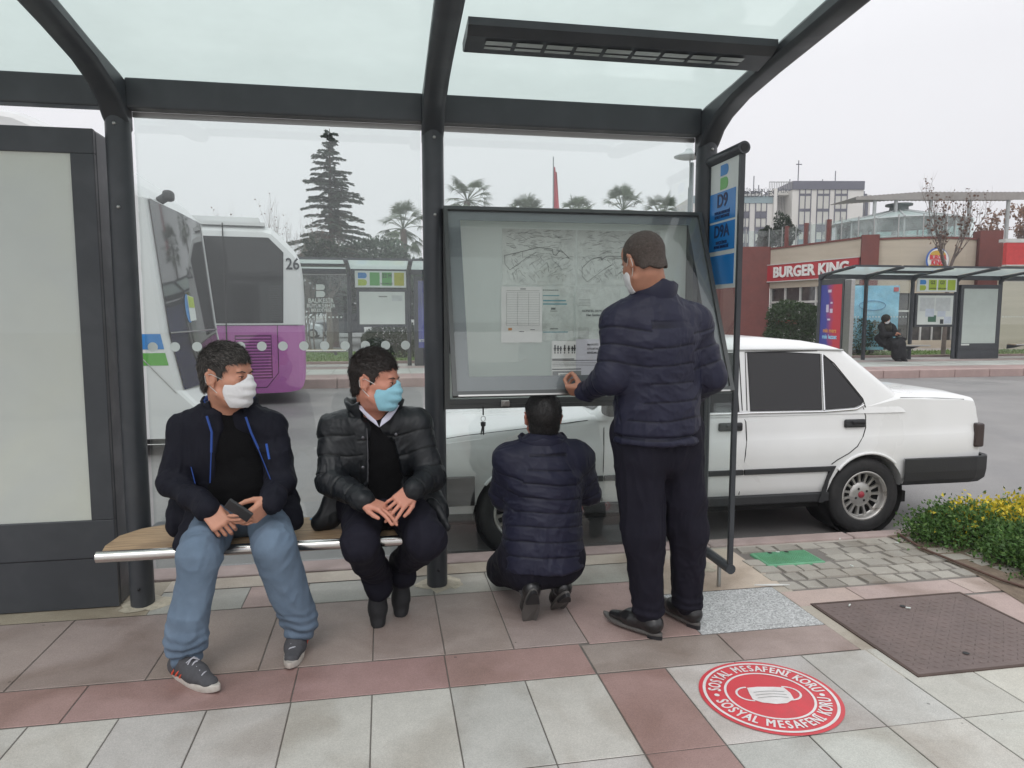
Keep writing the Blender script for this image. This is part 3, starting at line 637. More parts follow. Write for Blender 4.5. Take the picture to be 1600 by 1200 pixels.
m_rust = pm('brown_steel_plate', (.155, .115, .105), .55, .25, var=.16, vs=5, bump=.3, bs=50, stain=(.75, .68, .62, .8), ss=3)
cover('manhole_cover', 'large brown diamond plate manhole cover in the paving', 2.10, 2.93, 2.405, 3.11, m_rust, .004, True, 'manhole cover')
b = MB()
for (a, c, d, e_) in ((2.085, 2.10, 2.39, 3.125), (2.93, 2.945, 2.39, 3.125), (2.10, 2.93, 3.11, 3.125), (2.10, 2.93, 2.39, 2.405)): b.box(a, c, d, e_, -.02, .0045)
b.build('frame', pm('rusty_edge', (.09, .06, .05), .7, .3, var=.3), bpy.data.objects['manhole_cover'])
cover('utility_cover', 'small green ribbed plastic cover among the stone setts', 2.158, 2.53, 3.648, 3.87, pm('green_plastic', (.12, .33, .19), .5, var=.12, vs=8, stain=(.7, .75, .6, .6), ss=9), .010, False, 'utility cover')
# ================================================================ white saloon car
YC = 5.225
m_wp = pm('white_paint', (.76, .765, .76), .32, var=.02, vs=3, coat=.5, spec=.5, bump=.0, stain=(.9, .89, .86, .35), ss=1.6)
m_bp = pm('black_plastic', (.022, .023, .025), .55, var=.15, vs=8, bump=.1, bs=90)
m_wg = pm('tinted_glass', (.008, .007, .008), .05, var=.05, spec=.6)
m_chr = pm('chrome_trim', (.75, .75, .75), .18, 1.0, var=.02)
m_gap = pm('panel_gap', (.01, .01, .01), .8)
m_tyre = pm('tyre_rubber', (.018, .018, .019), .75, var=.25, vs=20, bump=.2, bs=80, stain=(2.2, 2.0, 1.8, .4), ss=7)
m_rim = pm('dusty_alloy', (.50, .49, .47), .40, .6, var=.2, vs=10, stain=(.55, .5, .45, .6), ss=10)
car = empty('saloon_car', (2.2, YC, -.11), 'boxy white saloon car parked at the kerb behind the shelter', 'car')
def lerp(T, x):
    for a, c in zip(T, T[1:]):
        if a[0] <= x <= c[0]: f = (x-a[0])/(c[0]-a[0]); return a[1]+(c[1]-a[1])*f
    return T[0][1] if x < T[0][0] else T[-1][1]
ZE = [(.10, .55), (.13, .58), (.22, .645), (.385, .678), (.85, .732), (1.35, .785), (1.5, .787), (2.4, .787), (3.2, .808), (3.38, .835), (3.59, .876), (4.10, .858), (4.20, .846), (4.235, .838), (4.260, .79), (4.290, .66)]
HW = [(.10, .68), (.2, .76), (.4, .80), (.85, .82), (1.5, .825), (3.0, .825), (3.8, .815), (4.1, .795), (4.2, .785), (4.29, .765)]
def ring_pts(x):
    ze, hw = lerp(ZE, x), lerp(HW, x); zc = ze+.032
    h = [(.78, .16), (.93, .165), (.965, .20), (.985, .27), (.995, .36), (1.0, .47), (1.0, .592), (.996, .600), (.985, .66), (.978, .72)]
    top = [(.966, ze-.022), (.948, ze-.004), (.92, ze+.006), (.6, zc-.004), (0, zc)]
    h = [(a, min(z, ze-.05+.001*i)) for i, (a, z) in enumerate(h)]
    if x > 3.62: h = [(a, max(z, .30+.004*i)) for i, (a, z) in enumerate(h)]
    half = [(a*hw, z) for a, z in h+top]
    return [(x, YC-a, z) for a, z in half]+[(x, YC+a, z) for a, z in half[-2::-1]]
xs = sorted(set([.10, .13, .17, .22, .3, .385, .5]+[round(.5+.1*k, 3) for k in range(37)]+[3.38, 3.59, 4.10, 4.20, 4.235, 4.26, 4.275, 4.29]))
b = MB(); P = [ring_pts(x) for x in xs]; b.grid(P, closed=True); n = len(P[0]); b.add(P[0], [tuple(range(n))]); b.add(P[-1], [tuple(range(n))])
body = b.build('body', m_wp, car)
WX = (.855, 3.345); WZ = .165; WR = .275
cut = MB()
for x in WX:
    cut.tube([(x, YC-1, WZ+.005), (x, YC-.52, WZ+.005)], WR+.028, 40); cut.tube([(x, YC+.52, WZ+.005), (x, YC+1, WZ+.005)], WR+.028, 40)
co = cut.build('cut', m_wp)
md = body.modifiers.new('b', 'BOOLEAN'); md.operation = 'DIFFERENCE'; md.object = co; md.solver = 'EXACT'
dg = bpy.context.evaluated_depsgraph_get(); me = bpy.data.meshes.new_from_object(body.evaluated_get(dg)); body.modifiers.clear(); body.data = me; bpy.data.objects.remove(co); me.set_sharp_from_angle(angle=R(28))
for x in WX:   # dark wheel wells
    b = MB(); b.lathe([(.02, YC-.50), (WR+.031, YC-.50), (WR+.031, YC-.79)], (x, 0, WZ+.005), 'y', 32)
    b.build('wheel_arch_liner', m_gap, car)
b = MB(); b.box(.3, 3.75, YC-.7, YC+.7, .08, .16); b.build('underbody', m_gap, car)
# cabin
def gw(z): return .80-(z-.78)*(.12/.42)
FX = [(.76, 1.30), (.80, 1.345), (1.20, 1.93), (1.235, 2.02), (1.262, 2.2), (1.285, 2.5)]
RX = [(.76, 3.70), (.84, 3.66), (.88, 3.625), (1.19, 3.255), (1.225, 3.17), (1.262, 2.98), (1.285, 2.75)]
def cab_ring(z, ins=0, n=6):
    x0, x1, w_ = lerp(FX, z), lerp(RX, z), gw(min(z, 1.2))-ins; r_ = min(.10, w_*.5); bow = .06; pts = []
    for k in range(n+1): t = k/n; pts.append((x0+r_-(r_)*math.sin(t*math.pi/2), -w_+r_-r_*math.cos(t*math.pi/2)))
    for k in range(1, 8): t = k/8; pts.append((x0-bow*math.sin(math.pi*t)*.6, -w_+r_+(2*w_-2*r_)*t))
    for k in range(n+1): t = 1-k/n; pts.append((x0+r_-r_*math.sin(t*math.pi/2), w_-r_+r_*math.cos(t*math.pi/2)))
    for k in range(1, 16): pts.append((x0+r_+(x1-x0-2*r_)*k/16, w_))
    for k in range(n+1): t = k/n; pts.append((x1-r_+r_*math.sin(t*math.pi/2), w_-r_+r_*math.cos(t*math.pi/2)))
    for k in range(1, 8): t = k/8; pts.append((x1+bow*math.sin(math.pi*t)*.6, w_-r_-(2*w_-2*r_)*t))
    for k in range(n+1): t = 1-k/n; pts.append((x1-r_+r_*math.sin(t*math.pi/2), -w_+r_-r_*math.cos(t*math.pi/2)))
    for k in range(1, 16): pts.append((x1-r_-(x1-x0-2*r_)*k/16, -w_))
    return [(x, YC+y, z) for x, y in pts]
rings = [cab_ring(z) for z in (.76, .80, .84, .88, .95, 1.05, 1.12, 1.19)]+[cab_ring(1.208, .004), cab_ring(1.235, .022), cab_ring(1.262, .10), cab_ring(1.283, .28)]
b = MB(); b.grid(rings, closed=True); top = rings[-1]; b.add(top+[(2.62, YC, 1.292)], [(k, (k+1) % len(top), len(top)) for k in range(len(top))], smooth=True)
b.build('cabin', m_wp, car)
def onside(x, z, off=.004, side=-1): return (x, YC+side*(gw(z)+off), z)
def pane(pts, name, m, off, side=-1):
    """side window: fan polygon slightly proud of the cabin side, with its trim"""
    b = MB(); vs = [onside(x, z, off, side) for x, z in pts]; b.add(vs, [tuple(range(len(vs)))]); return b.build(name, m, car, fix=False)
def trim(pts, r, name, m, off, side=-1, par=None):
    b = MB(); b.tube([onside(x, z, off, side) for x, z in pts], r, 6); return b.build(name, m, par or car)
rear_w = [(2.469, 1.187), (2.75, 1.186), (3.017, 1.173), (2.977, .793), (2.445, .797)]
quart = [(3.044, 1.155), (3.075, 1.14), (3.114, 1.092), (3.21, .97), (3.298, .851), (3.300, .838), (3.282, .822), (3.23, .805), (3.001, .793)]
front_w = [(1.98, 1.17), (2.374, 1.186), (2.361, .795), (1.50, .80), (1.53, .86)]
for side in (-1, 1):
    for pts in (rear_w, quart, front_w):
        p = pane(pts, 'side_window', m_wg, .0045, side)
        trim(pts+[pts[0]], .0035, 'window_seal', m_black, .0045, side, p)
    trim([(1.48, .783), (2.36, .780), (2.445, .782), (3.0, .779), (3.24, .79), (3.305, .818)], .0075, 'chrome_strip', m_chr, .006, side)
    trim([(2.995, .79), (3.032, 1.172)], .008, 'quarter_divider', m_chr, .006, side)
    trim([(3.046, 1.165), (3.118, 1.107), (3.305, .86), (3.318, .80)], .004, 'door_frame_gap', m_gap, .002, side)
    trim([(1.45, .83), (1.62, 1.0), (1.94, 1.200), (2.5, 1.206), (3.0, 1.204), (3.20, 1.198)], .008, 'roof_gutter', pm('gutter_white', (.45, .46, .46), .4), .004, side)
    trim([(2.42, .80), (2.452, 1.19), (3.0, 1.195)], .003, 'door_frame_gap', m_gap, .003, side)
    trim([(2.385, .80), (2.405, 1.19)], .003, 'door_frame_gap', m_gap, .003, side)
# windshield and rear glass (set on the cabin ends)
def end_glass(T, z0, z1, s, x_out):
    b = MB(); rows = []
    for k in range(9):
        z = z0+(z1-z0)*k/8; w_ = gw(z)-.10; bow = .036
        rows.append([(lerp(T, z)+x_out-s*bow*math.sin(math.pi*(j/10)), YC-w_+2*w_*j/10, z) for j in range(11)])
    b.grid(rows); return b.build('windscreen' if s > 0 else 'rear_window', m_wg, car, fix=False)
end_glass(FX, .82, 1.17, 1, -.010); end_glass(RX, .90, 1.16, -1, .010)
sd = lambda z, x=2.5: YC-1*lerp(HW, x)*(1.0 if .36 < z < .6 else .985 if z < .75 else .97)
def gapline(pts, r=.0035, name='door_gap'):
    for s_ in (-1, 1):
        b = MB(); vs = []
        for x, z in pts:
            hw = lerp(HW, x); ze = lerp(ZE, x)
            tab = [(.16, .93), (.165, .93), (.20, .965), (.27, .985), (.36, .995), (.47, 1.0), (.592, 1.0), (.603, .996), (.66, .985), (.72, .978), (ze-.022, .966), (ze, .945)]
            vs.append((x, YC+s_*(lerp(tab, z)*hw+.0006), z))
        b.tube(vs, r, 6); b.build(name, m_gap, car)
gapline([(2.385, .785), (2.408, .72), (2.410, .603), (2.402, .5), (2.376, .22)])
gapline([(3.300, .80), (3.318, .74), (3.317, .66), (3.295, .603), (3.25, .53), (3.19, .485), (3.10, .44), (3.055, .41)])
gapline([(1.415, .785), (1.405, .7), (1.402, .6), (1.40, .47), (1.40, .22)])
gapline([(.30, .655), (.5, .686), (.85, .718), (1.3, .762)], .0025, 'bonnet_gap')
gapline([(3.60, .862), (3.9, .852), (4.14, .836)], .0025, 'boot_gap')
for s_ in (-1, 1):   # rub strips, sills, arch lips, handles
    Ys = lambda o: YC+s_*(.825+o)
    for (x0, x1) in ((.42, .50), (1.20, 1.397), (1.405, 2.388), (2.395, 3.06)):
        b = MB(); b.bbox(x0, x1, min(Ys(-.004), Ys(.012)), max(Ys(-.004), Ys(.012)), .362, .398, .004); b.build('rub_strip', m_bp, car)
    b = MB(); b.bbox(1.17, 3.05, min(Ys(-.06), Ys(-.004)), max(Ys(-.06), Ys(-.004)), .145, .212, .01); b.build('sill', m_bp, car)
    for wx in WX:
        b = MB(); a0, a1 = (48, 140) if wx > 2 else (40, 140); pts = []
        for k in range(25):
            t = R(a0+(a1-a0)*k/24); pts.append((wx+(WR+.034)*math.cos(t), YC+s_*.826, WZ+.005+(WR+.034)*math.sin(t)))
        b.tube(pts, .011, 8, sq=(1, 1)); b.build('arch_lip', m_wp, car)
    b = MB(); b.prism([(3.045, .398), (3.085, .398), (3.035, .30), (3.015, .212), (3.0, .145), (2.96, .145), (2.985, .22)], 'y', min(Ys(-.002), Ys(.010)), max(Ys(-.002), Ys(.010))); b.build('mud_guard', m_bp, car)
    for (x0, x1) in ((3.145, 3.307), (2.205, 2.378)):
        b = MB(); b.bbox(x0, x1, min(Ys(-.02), Ys(.006)), max(Ys(-.02), Ys(.006)), .664, .722, .012, seg=3); h = b.build('door_handle', m_bp, car)
        b = MB(); b.bbox(x0+.05, x1-.012, min(Ys(.004), Ys(.016)), max(Ys(.004), Ys(.016)), .690, .712, .006); b.build('lever', m_black, h)
    b = MB(); b.bbox(1.38, 1.50, min(Ys(-.02), Ys(.13)), max(Ys(-.02), Ys(.13)), .80, .90, .025, seg=3); b.build('wing_mirror', m_bp, car)
def bumper(x_in, x_out, nm):
    b = MB(); d = 1 if x_out > x_in else -1; prof = []
    w_ = .845; pts = [(x_in, -w_), (x_out-d*.16, -w_), (x_out-d*.06, -w_+.02), (x_out-d*.015, -w_+.07), (x_out, -w_+.3), (x_out+d*.01, 0), (x_out, w_-.3), (x_out-d*.015, w_-.07), (x_out-d*.06, w_-.02), (x_out-d*.16, w_), (x_in, w_)]
    rows = []
    for z, k in ((.425, -.03), (.432, -.012), (.425, 0), (.33, 0), (.27, -.008), (.235, -.04), (.225, -.10)):
        low = -.05*(0 if z > .3 else 1)
        rows.append([(x+d*k*(1 if i not in (0, 10) else 0), YC+y*(1+k*.8), z+(low*.0 if abs(y) < .7 else 0)-(0.0)) for i, (x, y) in enumerate(pts)])
    b.grid(rows, smooth=False); return b.build(nm, m_bp, car)
bumper(3.615, 4.365, 'rear_bumper'); bumper(.55, .06, 'front_bumper')
for s_ in (-1, 1):
    b = MB(); y0 = YC+s_*.80; b.bbox(4.225, 4.300, min(y0, y0-s_*.30), max(y0, y0-s_*.30), .485, .662, .015); b.build('tail_light', pm('smoked_red', (.045, .03, .028), .25, var=.1), car)
    y0 = YC+s_*.72; b = MB(); b.bbox(.085, .13, min(y0, y0-s_*.35), max(y0, y0-s_*.35), .45, .56, .01); b.build('headlight', pm('headlight_lens', (.5, .5, .5), .1), car)
for wx in WX:
    for s_ in (-1, 1):
        yo = YC+s_*.80; wh = bpy.data.objects.new('wheel', None); COL.objects.link(wh); wh.parent = car; wh.location = (0, 0, 0); wh.matrix_parent_inverse = world_of(car).inverted(); wh.location = (wx, yo, WZ); 
        k = -s_
        prof = [(.172, .012), (.180, .002), (.20, -.004), (.235, -.006), (.262, .004), (.272, .02), (WR, .04), (WR, .15), (.262, .175), (.2, .18), (.172, .17)]
        b = MB(); b.lathe([(r, yo+k*h) for r, h in prof], (wx, 0, WZ), 'y', 48); b.build('tyre', m_tyre, wh)
        b = MB(); b.lathe([(r, yo+k*h) for r, h in [(.182, .008), (.176, .0), (.164, .004), (.160, .03), (.155, .055), (.150, .058)]], (wx, 0, WZ), 'y', 48)
        b.lathe([(r, yo+k*h) for r, h in [(.0, .040), (.066, .040), (.078, .046), (.088, .052)]], (wx, 0, WZ), 'y', 48)
        for q in range(15):
            t = 2*math.pi*q/15; c_, n_ = math.cos(t), math.sin(t)
            for (w0, w1, r0, r1) in ((.0075, .014, .080, .158),):
                vs = []
                for (r, w_) in ((r0, w0*1.5), (r0+.02, w0), (r1-.025, w0*1.15), (r1, w1)):
                    for sg_ in (-1, 1): vs.append((wx+c_*r-n_*w_*sg_, yo+k*.050, WZ+n_*r+c_*w_*sg_))
                vs += [(x, y+k*.02, z) for x, y, z in vs]
                b.add(vs, [(0, 1, 3, 2), (2, 3, 5, 4), (4, 5, 7, 6), (0, 2, 10, 8), (1, 9, 11, 3), (2, 4, 12, 10), (3, 11, 13, 5), (4, 6, 14, 12), (5, 13, 15, 7)])
        rim = b.build('rim', m_rim, wh)
        b = MB(); b.lathe([(.0, yo+k*.085), (.168, yo+k*.085)], (wx, 0, WZ), 'y', 32); b.build('spoke_shade_disc', m_gap, wh)  # black disc stands in for the shade behind the spokes
        b = MB(); b.lathe([(r, yo+k*h) for r, h in [(0, .033), (.022, .034), (.025, .040)]], (wx, 0, WZ), 'y', 20); b.build('centre_cap', pm('cap_red', (.35, .04, .06), .4), rim)
        for q in range(4):
            t = 2*math.pi*q/4+.5; b = MB(); b.lathe([(0, yo+k*.0385), (.0095, yo+k*.0385)], (wx+.048*math.cos(t), 0, WZ+.048*math.sin(t)), 'y', 10); b.build('wheel_bolt', m_gap, rim)

# ================================================================ white bus (front half in view, nose pointing right)
m_bw = pm('bus_white', (.60, .61, .61), .4, var=.03, vs=1, coat=.3, stain=(.93, .92, .90, .5), ss=1.2)
m_bg = pm('bus_dark_glass', (.012, .013, .015), .045, var=.05, spec=.45)
bw = empty('city_bus', (-6, 9.32, -.11), 'white bus with blue and green stripes behind the left advert case', 'bus')
PF = [(-1.93, .10), (-1.90, .35), (-2.05, .50), (-2.169, .626), (-2.292, 1.218), (-2.442, 2.679), (-2.60, 2.86), (-2.92, 3.12), (-3.25, 3.35), (-3.60, 3.50), (-4.1, 3.58)]
zx = [(z, x) for x, z in PF]
b = MB(); Y0, Y1 = 8.2, 10.45
poly = PF+[(-13.5, 3.58), (-13.8, 3.3), (-13.8, .10)]; rr = .09
lay = []
for dy, k in ((0, .07), (.02, .03), (.07, .0), (Y1-Y0-.07, 0), (Y1-Y0-.02, .03), (Y1-Y0, .07)):
    cx_ = -7.5; lay.append([(x-(k if x > cx_ else -k), Y0+dy, z-(k if z > 2.7 else 0)) for x, z in poly])
b.grid(lay, closed=True, smooth=False); n = len(poly); b.add(lay[0], [tuple(range(n))]); b.add(lay[-1], [tuple(range(n))])
b.build('body', m_bw, bw)
def fx(z): return lerp(zx, z)
b = MB(); rows = []
for k in range(13):
    z = .63+(2.67-.63)*k/12; rows.append([(fx(z)+.012+.03*math.sin(math.pi*j/10), Y0+.055+(2.14)*j/10, z) for j in range(11)])
b.grid(rows); ws = b.build('windscreen', m_bg, bw)
b = MB(); b.tube([(fx(1.25)+.03+.03*math.sin(math.pi*j/10), Y0+.055+2.14*j/10, 1.25) for j in range(11)], .008, 6); b.build('seam', m_alu, ws)
b = MB(); b.tube([(fx(z)+.014, Y0+2.20, z) for z in (.63, 1.2, 2.0, 2.67)], .012, 6); b.tube([(fx(2.67)+.014, Y0+.05+2.15*j/6, 2.675) for j in range(7)], .010, 6); b.build('edge_trim', m_bw, ws)
b = MB()
for (z0, z1, m) in ((1.075, 1.24, 0), (.90, 1.035, 1)):
    b.add([(-13.7, Y0-.003, z0), (fx(z0)-.07, Y0-.003, z0), (fx(z1)-.07, Y0-.003, z1), (-13.7, Y0-.003, z1)], [(0, 1, 2, 3)], m)
b.build('side_stripes', [pm('stripe_blue', (.02, .19, .50), .4), pm('stripe_green', (.09, .33, .05), .4)], bw, fix=False)
b = MB(); b.tube([(-2.68, Y0-.002, 1.10), (-2.56, Y0-.002, .98), (-2.23, Y0-.002, .60)], .007, 6); b.tube([(-2.7, Y0-.002, .04+.0), (-2.1, Y0-.002, .04)], .006, 6); b.build('panel_gap', m_alu, bw)
b = MB()
for x in (-12.5, -10.9, -9.3, -7.7, -6.1): b.box(x+.03, x+1.55, Y0-.006, Y0, 1.35, 2.55)
b.build('side_windows', m_bg, bw)
b = MB(); b.tube([(-2.47, 8.75, 2.72), (-2.36, 8.72, 2.78)], .05, 10); b.bbox(-2.42, -2.31, 8.66, 8.82, 2.72, 2.84, .04, seg=3); b.build('mirror_camera', m_bp, bw)
b = MB(); xs_ = fx(1.52)+.046; n = 20
b.add([(fx(1.52+.16*math.sin(t))+.046, 9.02+.13*math.cos(t), 1.52+.17*math.sin(t)) for t in [6.283*k/n for k in range(n)]], [tuple(range(n))], 0)
b.add([(fx(z)+.05, y, z) for y, z in ((9.02, 1.37), (9.30, 1.38), (9.30, 1.66), (9.02, 1.68))], [(0, 1, 2, 3)], 1)
b.add([(fx(z)+.053, y, z) for y, z in ((9.04, 1.53), (9.29, 1.53), (9.29, 1.655), (9.04, 1.67))], [(0, 1, 2, 3)], 2)
b.build('window_sticker', [sblu, m_white, lim], ws, fix=False)
for x in (-4.6, -11.2):
    b = MB(); b.lathe([(0, Y0-.01), (.24, Y0-.012), (.30, Y0-.02), (.46, Y0-.02), (.48, Y0+.02), (.48, Y0+.28), (0, Y0+.28)], (x, 0, .37), 'y', 30); b.build('wheel', m_tyre, bw)

# ================================================================ purple and white bus behind it
_before = set(bpy.data.objects)
m_pu = pm('bus_purple', (.40, .12, .36), .38, var=.05, vs=1.5, coat=.4, stain=(.8, .8, .82, .5), ss=1.5)
bp_ = empty('city_bus', (-7, 14.0, -.11), 'purple and white bus numbered 26 with its rear grille showing', 'bus')
Yp = 12.8; XR = -1.335
def rb(x): return x
# body loft along X near the tail; section ring in (y,z) with chamfered top
def sec(x, top, inset, bot):
    y0, y1 = Yp+inset, Yp+2.5-inset; c = .12
    return [(x, y0, bot), (x, y0, 1.26), (x, y0+.005, top-.35), (x, y0+.05, top-.12), (x, y0+.22, top), (x, y1-.22, top), (x, y1-.05, top-.12), (x, y1, top-.35), (x, y1, bot)]
P = [sec(x, t, i, bo) for x, t, i, bo in ((-13.2, 2.96, 0, .1), (-2.0, 2.955, 0, .10), (-1.85, 2.92, 0, .10), (-1.62, 2.70, 0.0, .11), (-1.46, 2.52, .01, .14), (-1.40, 2.40, .03, .20), (-1.365, 2.25, .07, .30), (-1.345, 2.1, .13, .42), (-1.335, 1.9, .22, .55))]
b = MB(); b.grid(P, closed=True, smooth=False); n = 9; b.add(P[0], [tuple(range(n))]); b.add(P[-1], [tuple(range(n))])
bdy = b.build('body', [m_bw, m_pu], bp_)
for p in bdy.data.polygons:
    if all(bdy.data.vertices[v].co.z < 1.27 for v in p.vertices) : p.material_index = 1
b = MB(); b.prism([(-13, 1.30), (-1.70, 1.30), (-1.665, 2.50), (-1.90, 2.74), (-13, 2.735)], 'y', Yp-.004, Yp+.01); wn = b.build('window_band', m_bg, bp_)
b = MB(); b.box(-2.625, -2.605, Yp-.014, Yp, .12, 2.96); b.box(-13, -1.37, Yp-.006, Yp, 1.262, 1.272); b.tube([(-1.80, Yp-.002, 1.26), (-1.80, Yp-.002, .45), (-2.0, Yp-.002, .2), (-2.55, Yp-.002, .2)], .006, 6); b.build('panel_gap', m_gap, bp_)
b = MB(); b.box(-2.49, -1.90, Yp-.005, Yp-.001, .36, 1.10)
b.build('grille_recess', pm('purple_dark', (.12, .03, .11), .6), bp_)
b = MB()
for k in range(14): b.bbox(-2.475, -1.915, Yp-.018, Yp-.006, .375+k*.051, .405+k*.051, .003)
b.build('grille_slats', m_pu, bp_)
b = MB()
for k in range(16): b.box(-1.93, -1.72, Yp-.008, Yp-.004, 1.35+k*.038, 1.365+k*.038)
b.build('louvre', m_bp, bp_)
text('26', .27, face_front(-1.52, Yp-.004, 2.30), m_ink, bp_, name='fleet_number', bold=.02, sx=.85)
b = MB(); b.box(-6, -2.05, Yp+.3, Yp+2.2, 2.95, 3.10); b.box(-3.0, -1.95, Yp+.10, Yp+.5, 2.94, 3.0); b.build('roof_unit', m_bw, bp_)
b = MB(); b.tube([(-2.2, Yp+.9, 1.3), (-2.2, Yp+.9, 2.1)], [.35, .25], 14); b.build('red_reflection', pm('reflection_red', (.25, .02, .02), .7), bp_)  # red solid shape standing in for a reflection in the bus window
b = MB(); b.lathe([(0, Yp-.01), (.24, Yp-.012), (.30, Yp-.02), (.46, Yp-.02), (.48, Yp+.02), (.48, Yp+.28), (0, Yp+.28)], (-4.6, 0, .37), 'y', 30); b.build('wheel', m_tyre, bp_)

# swing the purple bus 7 degrees about its near tail corner
bpy.context.view_layer.update(); Mr = Matrix.Translation((-1.335, 12.8, 0)) @ Matrix.Rotation(R(7.5), 4, 'Z') @ Matrix.Translation((1.335, -12.8, 0))
bp_.matrix_basis = Mr @ bp_.matrix_basis
# ================================================================ far shelter fittings
def wsheet(b, x0, x1, y, z0, z1, mi=0): b.add([(x0, y, z0), (x1, y, z0), (x1, y, z1), (x0, y, z1)], [(0, 1, 2, 3)], mi)
def stop_sign(label, x0, x1, z0, z1, y, cells, m):
    r_ = empty('stop_sign', ((x0+x1)/2, y, z0), label, 'stop sign')
    b = MB(); b.bbox(x0, x1, y-.02, y+.01, z0, z1, .006); b.build('plate', m_plate, r_)
    n = len(cells); sz = (x1-x0-.06)/n; 
    for k, (t_, mm) in enumerate(cells):
        xa = x0+.03+k*sz+.035; xb = xa+sz-.06
        if t_ == 'logo':
            logo_B((xa+xb)/2, y-.022, (z0+z1)/2, (z1-z0)*.78, sblu, lim, r_); continue
        b = MB(); b.box(xa, xb, y-.024, y-.021, z0+.05, z1-.04); c = b.build('colour_square', mm, r_)
        if t_: 
            text(t_[0], .15, face_front((xa+xb)/2, y-.0255, z1-.125), m_ink, c, bold=.02, sx=.85)
            text(t_[1], .055, face_front((xa+xb)/2, y-.0255, z0+.10), m_ink, c, bold=.01, sx=.8)
    return r_
stop_sign('green and lime stop sign reading 22 H above the far map case', -.72, .60, 2.15, 2.58, 19.12, [('logo', None), (None, grn), (('22 H', 'BANDIRMA CAD.'), grn), (None, pm('sign_olive', (.42, .42, .03), .5))], m)
stop_sign('lime stop sign reading G2 and G3 on the far right shelter', 15.85, 17.22, 2.13, 2.53, 19.12, [('logo', None), (('G2', 'ÇAYIRHİSAR'), lim), (('G3', 'GÜMÜŞÇEŞME'), lim), (None, lim)], m)
def far_board(label, x0, x1, z0, z1, y, marks):
    r_ = empty('map_case', ((x0+x1)/2, y, z0), label, 'notice case')
    b = MB(); b.bbox(x0-.07, x1+.07, y-.03, y+.05, z0-.07, z1+.07, .01); b.build('frame', m_st, r_)
    b = MB(); wsheet(b, x0, x1, y-.033, z0, z1); b.build('white_sheet', m_white, r_, fix=False)
    for k, (xa, xb, za, zb, mm) in enumerate(marks): b = MB(); wsheet(b, xa, xb, y-.036-.001*(k % 3), za, zb); b.build('notice', mm, r_, fix=False)
lg = pm('light_grey_sheet', (.50, .53, .53), .7); lb = pm('pale_blue_sheet', (.50, .55, .62), .7)
far_board('white map case under the 22 H sign, faint lines at its top right', -.62, .56, 1.19, 2.04, 19.16, [(-.08+.3, .0+.5, 1.80, 1.95, lg), (-.12, .1, 1.90, 1.93, m_line)])
far_board('notice case with small maps under the G2 and G3 sign', 15.93, 17.15, 1.14, 2.02, 19.16, [(16.0, 16.5, 1.55, 1.95, lg), (16.54, 17.05, 1.55, 1.95, lg), (16.2, 16.5, 1.38, 1.62, lb), (16.62, 16.9, 1.38, 1.62, lb), (16.30, 16.58, 1.22, 1.42, pm('dark_green_print', (.05, .14, .09), .6)), (16.72, 16.84, 1.16, 1.30, m_ink), (16.86, 17.12, 1.17, 1.38, lb)])
cabinet('advert case with blank white sheet right of the G3 map case', 17.37, 18.79, 19.08, 19.3, .085, 2.35, pm('blank_poster', (.52, .57, .54), .6, var=.05, vs=.8), (18.05, 19.2, .085), hb=.56)
b = MB(); wsheet(b, 17.46, 17.75, 19.07, .50, .545); tag(b.build('maker_plate', m_white, bpy.data.objects['advert_cabinet.001']), 'small white plate')
c2 = cabinet('advert case with deep blue poster right of the 22 H sign', .80, 2.06, 19.08, 19.3, .085, 2.45, pm('blue_poster', (.06, .07, .30), .5, var=.4, vs=1.5), (1.4, 19.2, .085), hb=.56)
text('BTB', .10, face_front(1.0, 19.06, .75), m_white, c2, bold=.02)
# town crest lettering on the left far shelter glass
o = farL
e1 = logo_B(-1.60, 19.19, 2.06, .33, m_white, m_white, o)
jm = [text(t_, s_, face_front(-1.60, 19.20, z_), m_white, obj=False, bold=.015, sx=.9) for t_, s_, z_ in (('BALIKESİR', .155, 1.80), ('BÜYÜKŞEHİR', .13, 1.67), ('BELEDİYESİ', .11, 1.555))]
join_meshes(jm, 'lettering', o)
# side case, seen edge-on at the left end of the right far shelter
sc_ = empty('side_advert_case', (12.75, 18.4, .085), 'red and blue poster case across the left end of the right shelter', 'advertising case')
b = MB(); b.bbox(12.70, 12.80, 18.10, 19.25, .085, 2.46, .01); b.build('case', m_frame, sc_)
b = MB(); b.bbox(12.69, 12.81, 17.75, 18.06, .085, 2.42, .02); b.build('aluminium_column', m_alu, sc_)
mp = bpy.data.materials.new('red_blue_poster'); mp.use_nodes = True; n_ = mp.node_tree.nodes; l_ = mp.node_tree.links
c_ = n_.new('ShaderNodeTexCoord'); s_x = n_.new('ShaderNodeSeparateXYZ'); l_.new(c_.outputs['Object'], s_x.inputs[0]); nn_ = n_.new('ShaderNodeTexNoise'); nn_.inputs['Scale'].default_value = 3; l_.new(c_.outputs['Object'], nn_.inputs['Vector'])
ma_ = n_.new('ShaderNodeMath'); ma_.operation = 'MULTIPLY_ADD'; ma_.inputs[1].default_value = .35; l_.new(nn_.outputs[0], ma_.inputs[0]); l_.new(s_x.outputs['Y'], ma_.inputs[2])
mr_ = n_.new('ShaderNodeMapRange'); mr_.inputs[1].default_value = 18.70; mr_.inputs[2].default_value = 19.0; l_.new(ma_.outputs[0], mr_.inputs[0])
mi_ = n_.new('ShaderNodeMix'); mi_.data_type = 'RGBA'; l_.new(mr_.outputs[0], mi_.inputs['Factor']); mi_.inputs[6].default_value = (.50, .04, .06, 1); mi_.inputs[7].default_value = (.05, .06, .30, 1); l_.new(mi_.outputs[2], n_['Principled BSDF'].inputs['Base Color']); n_['Principled BSDF'].inputs['Roughness'].default_value = .5
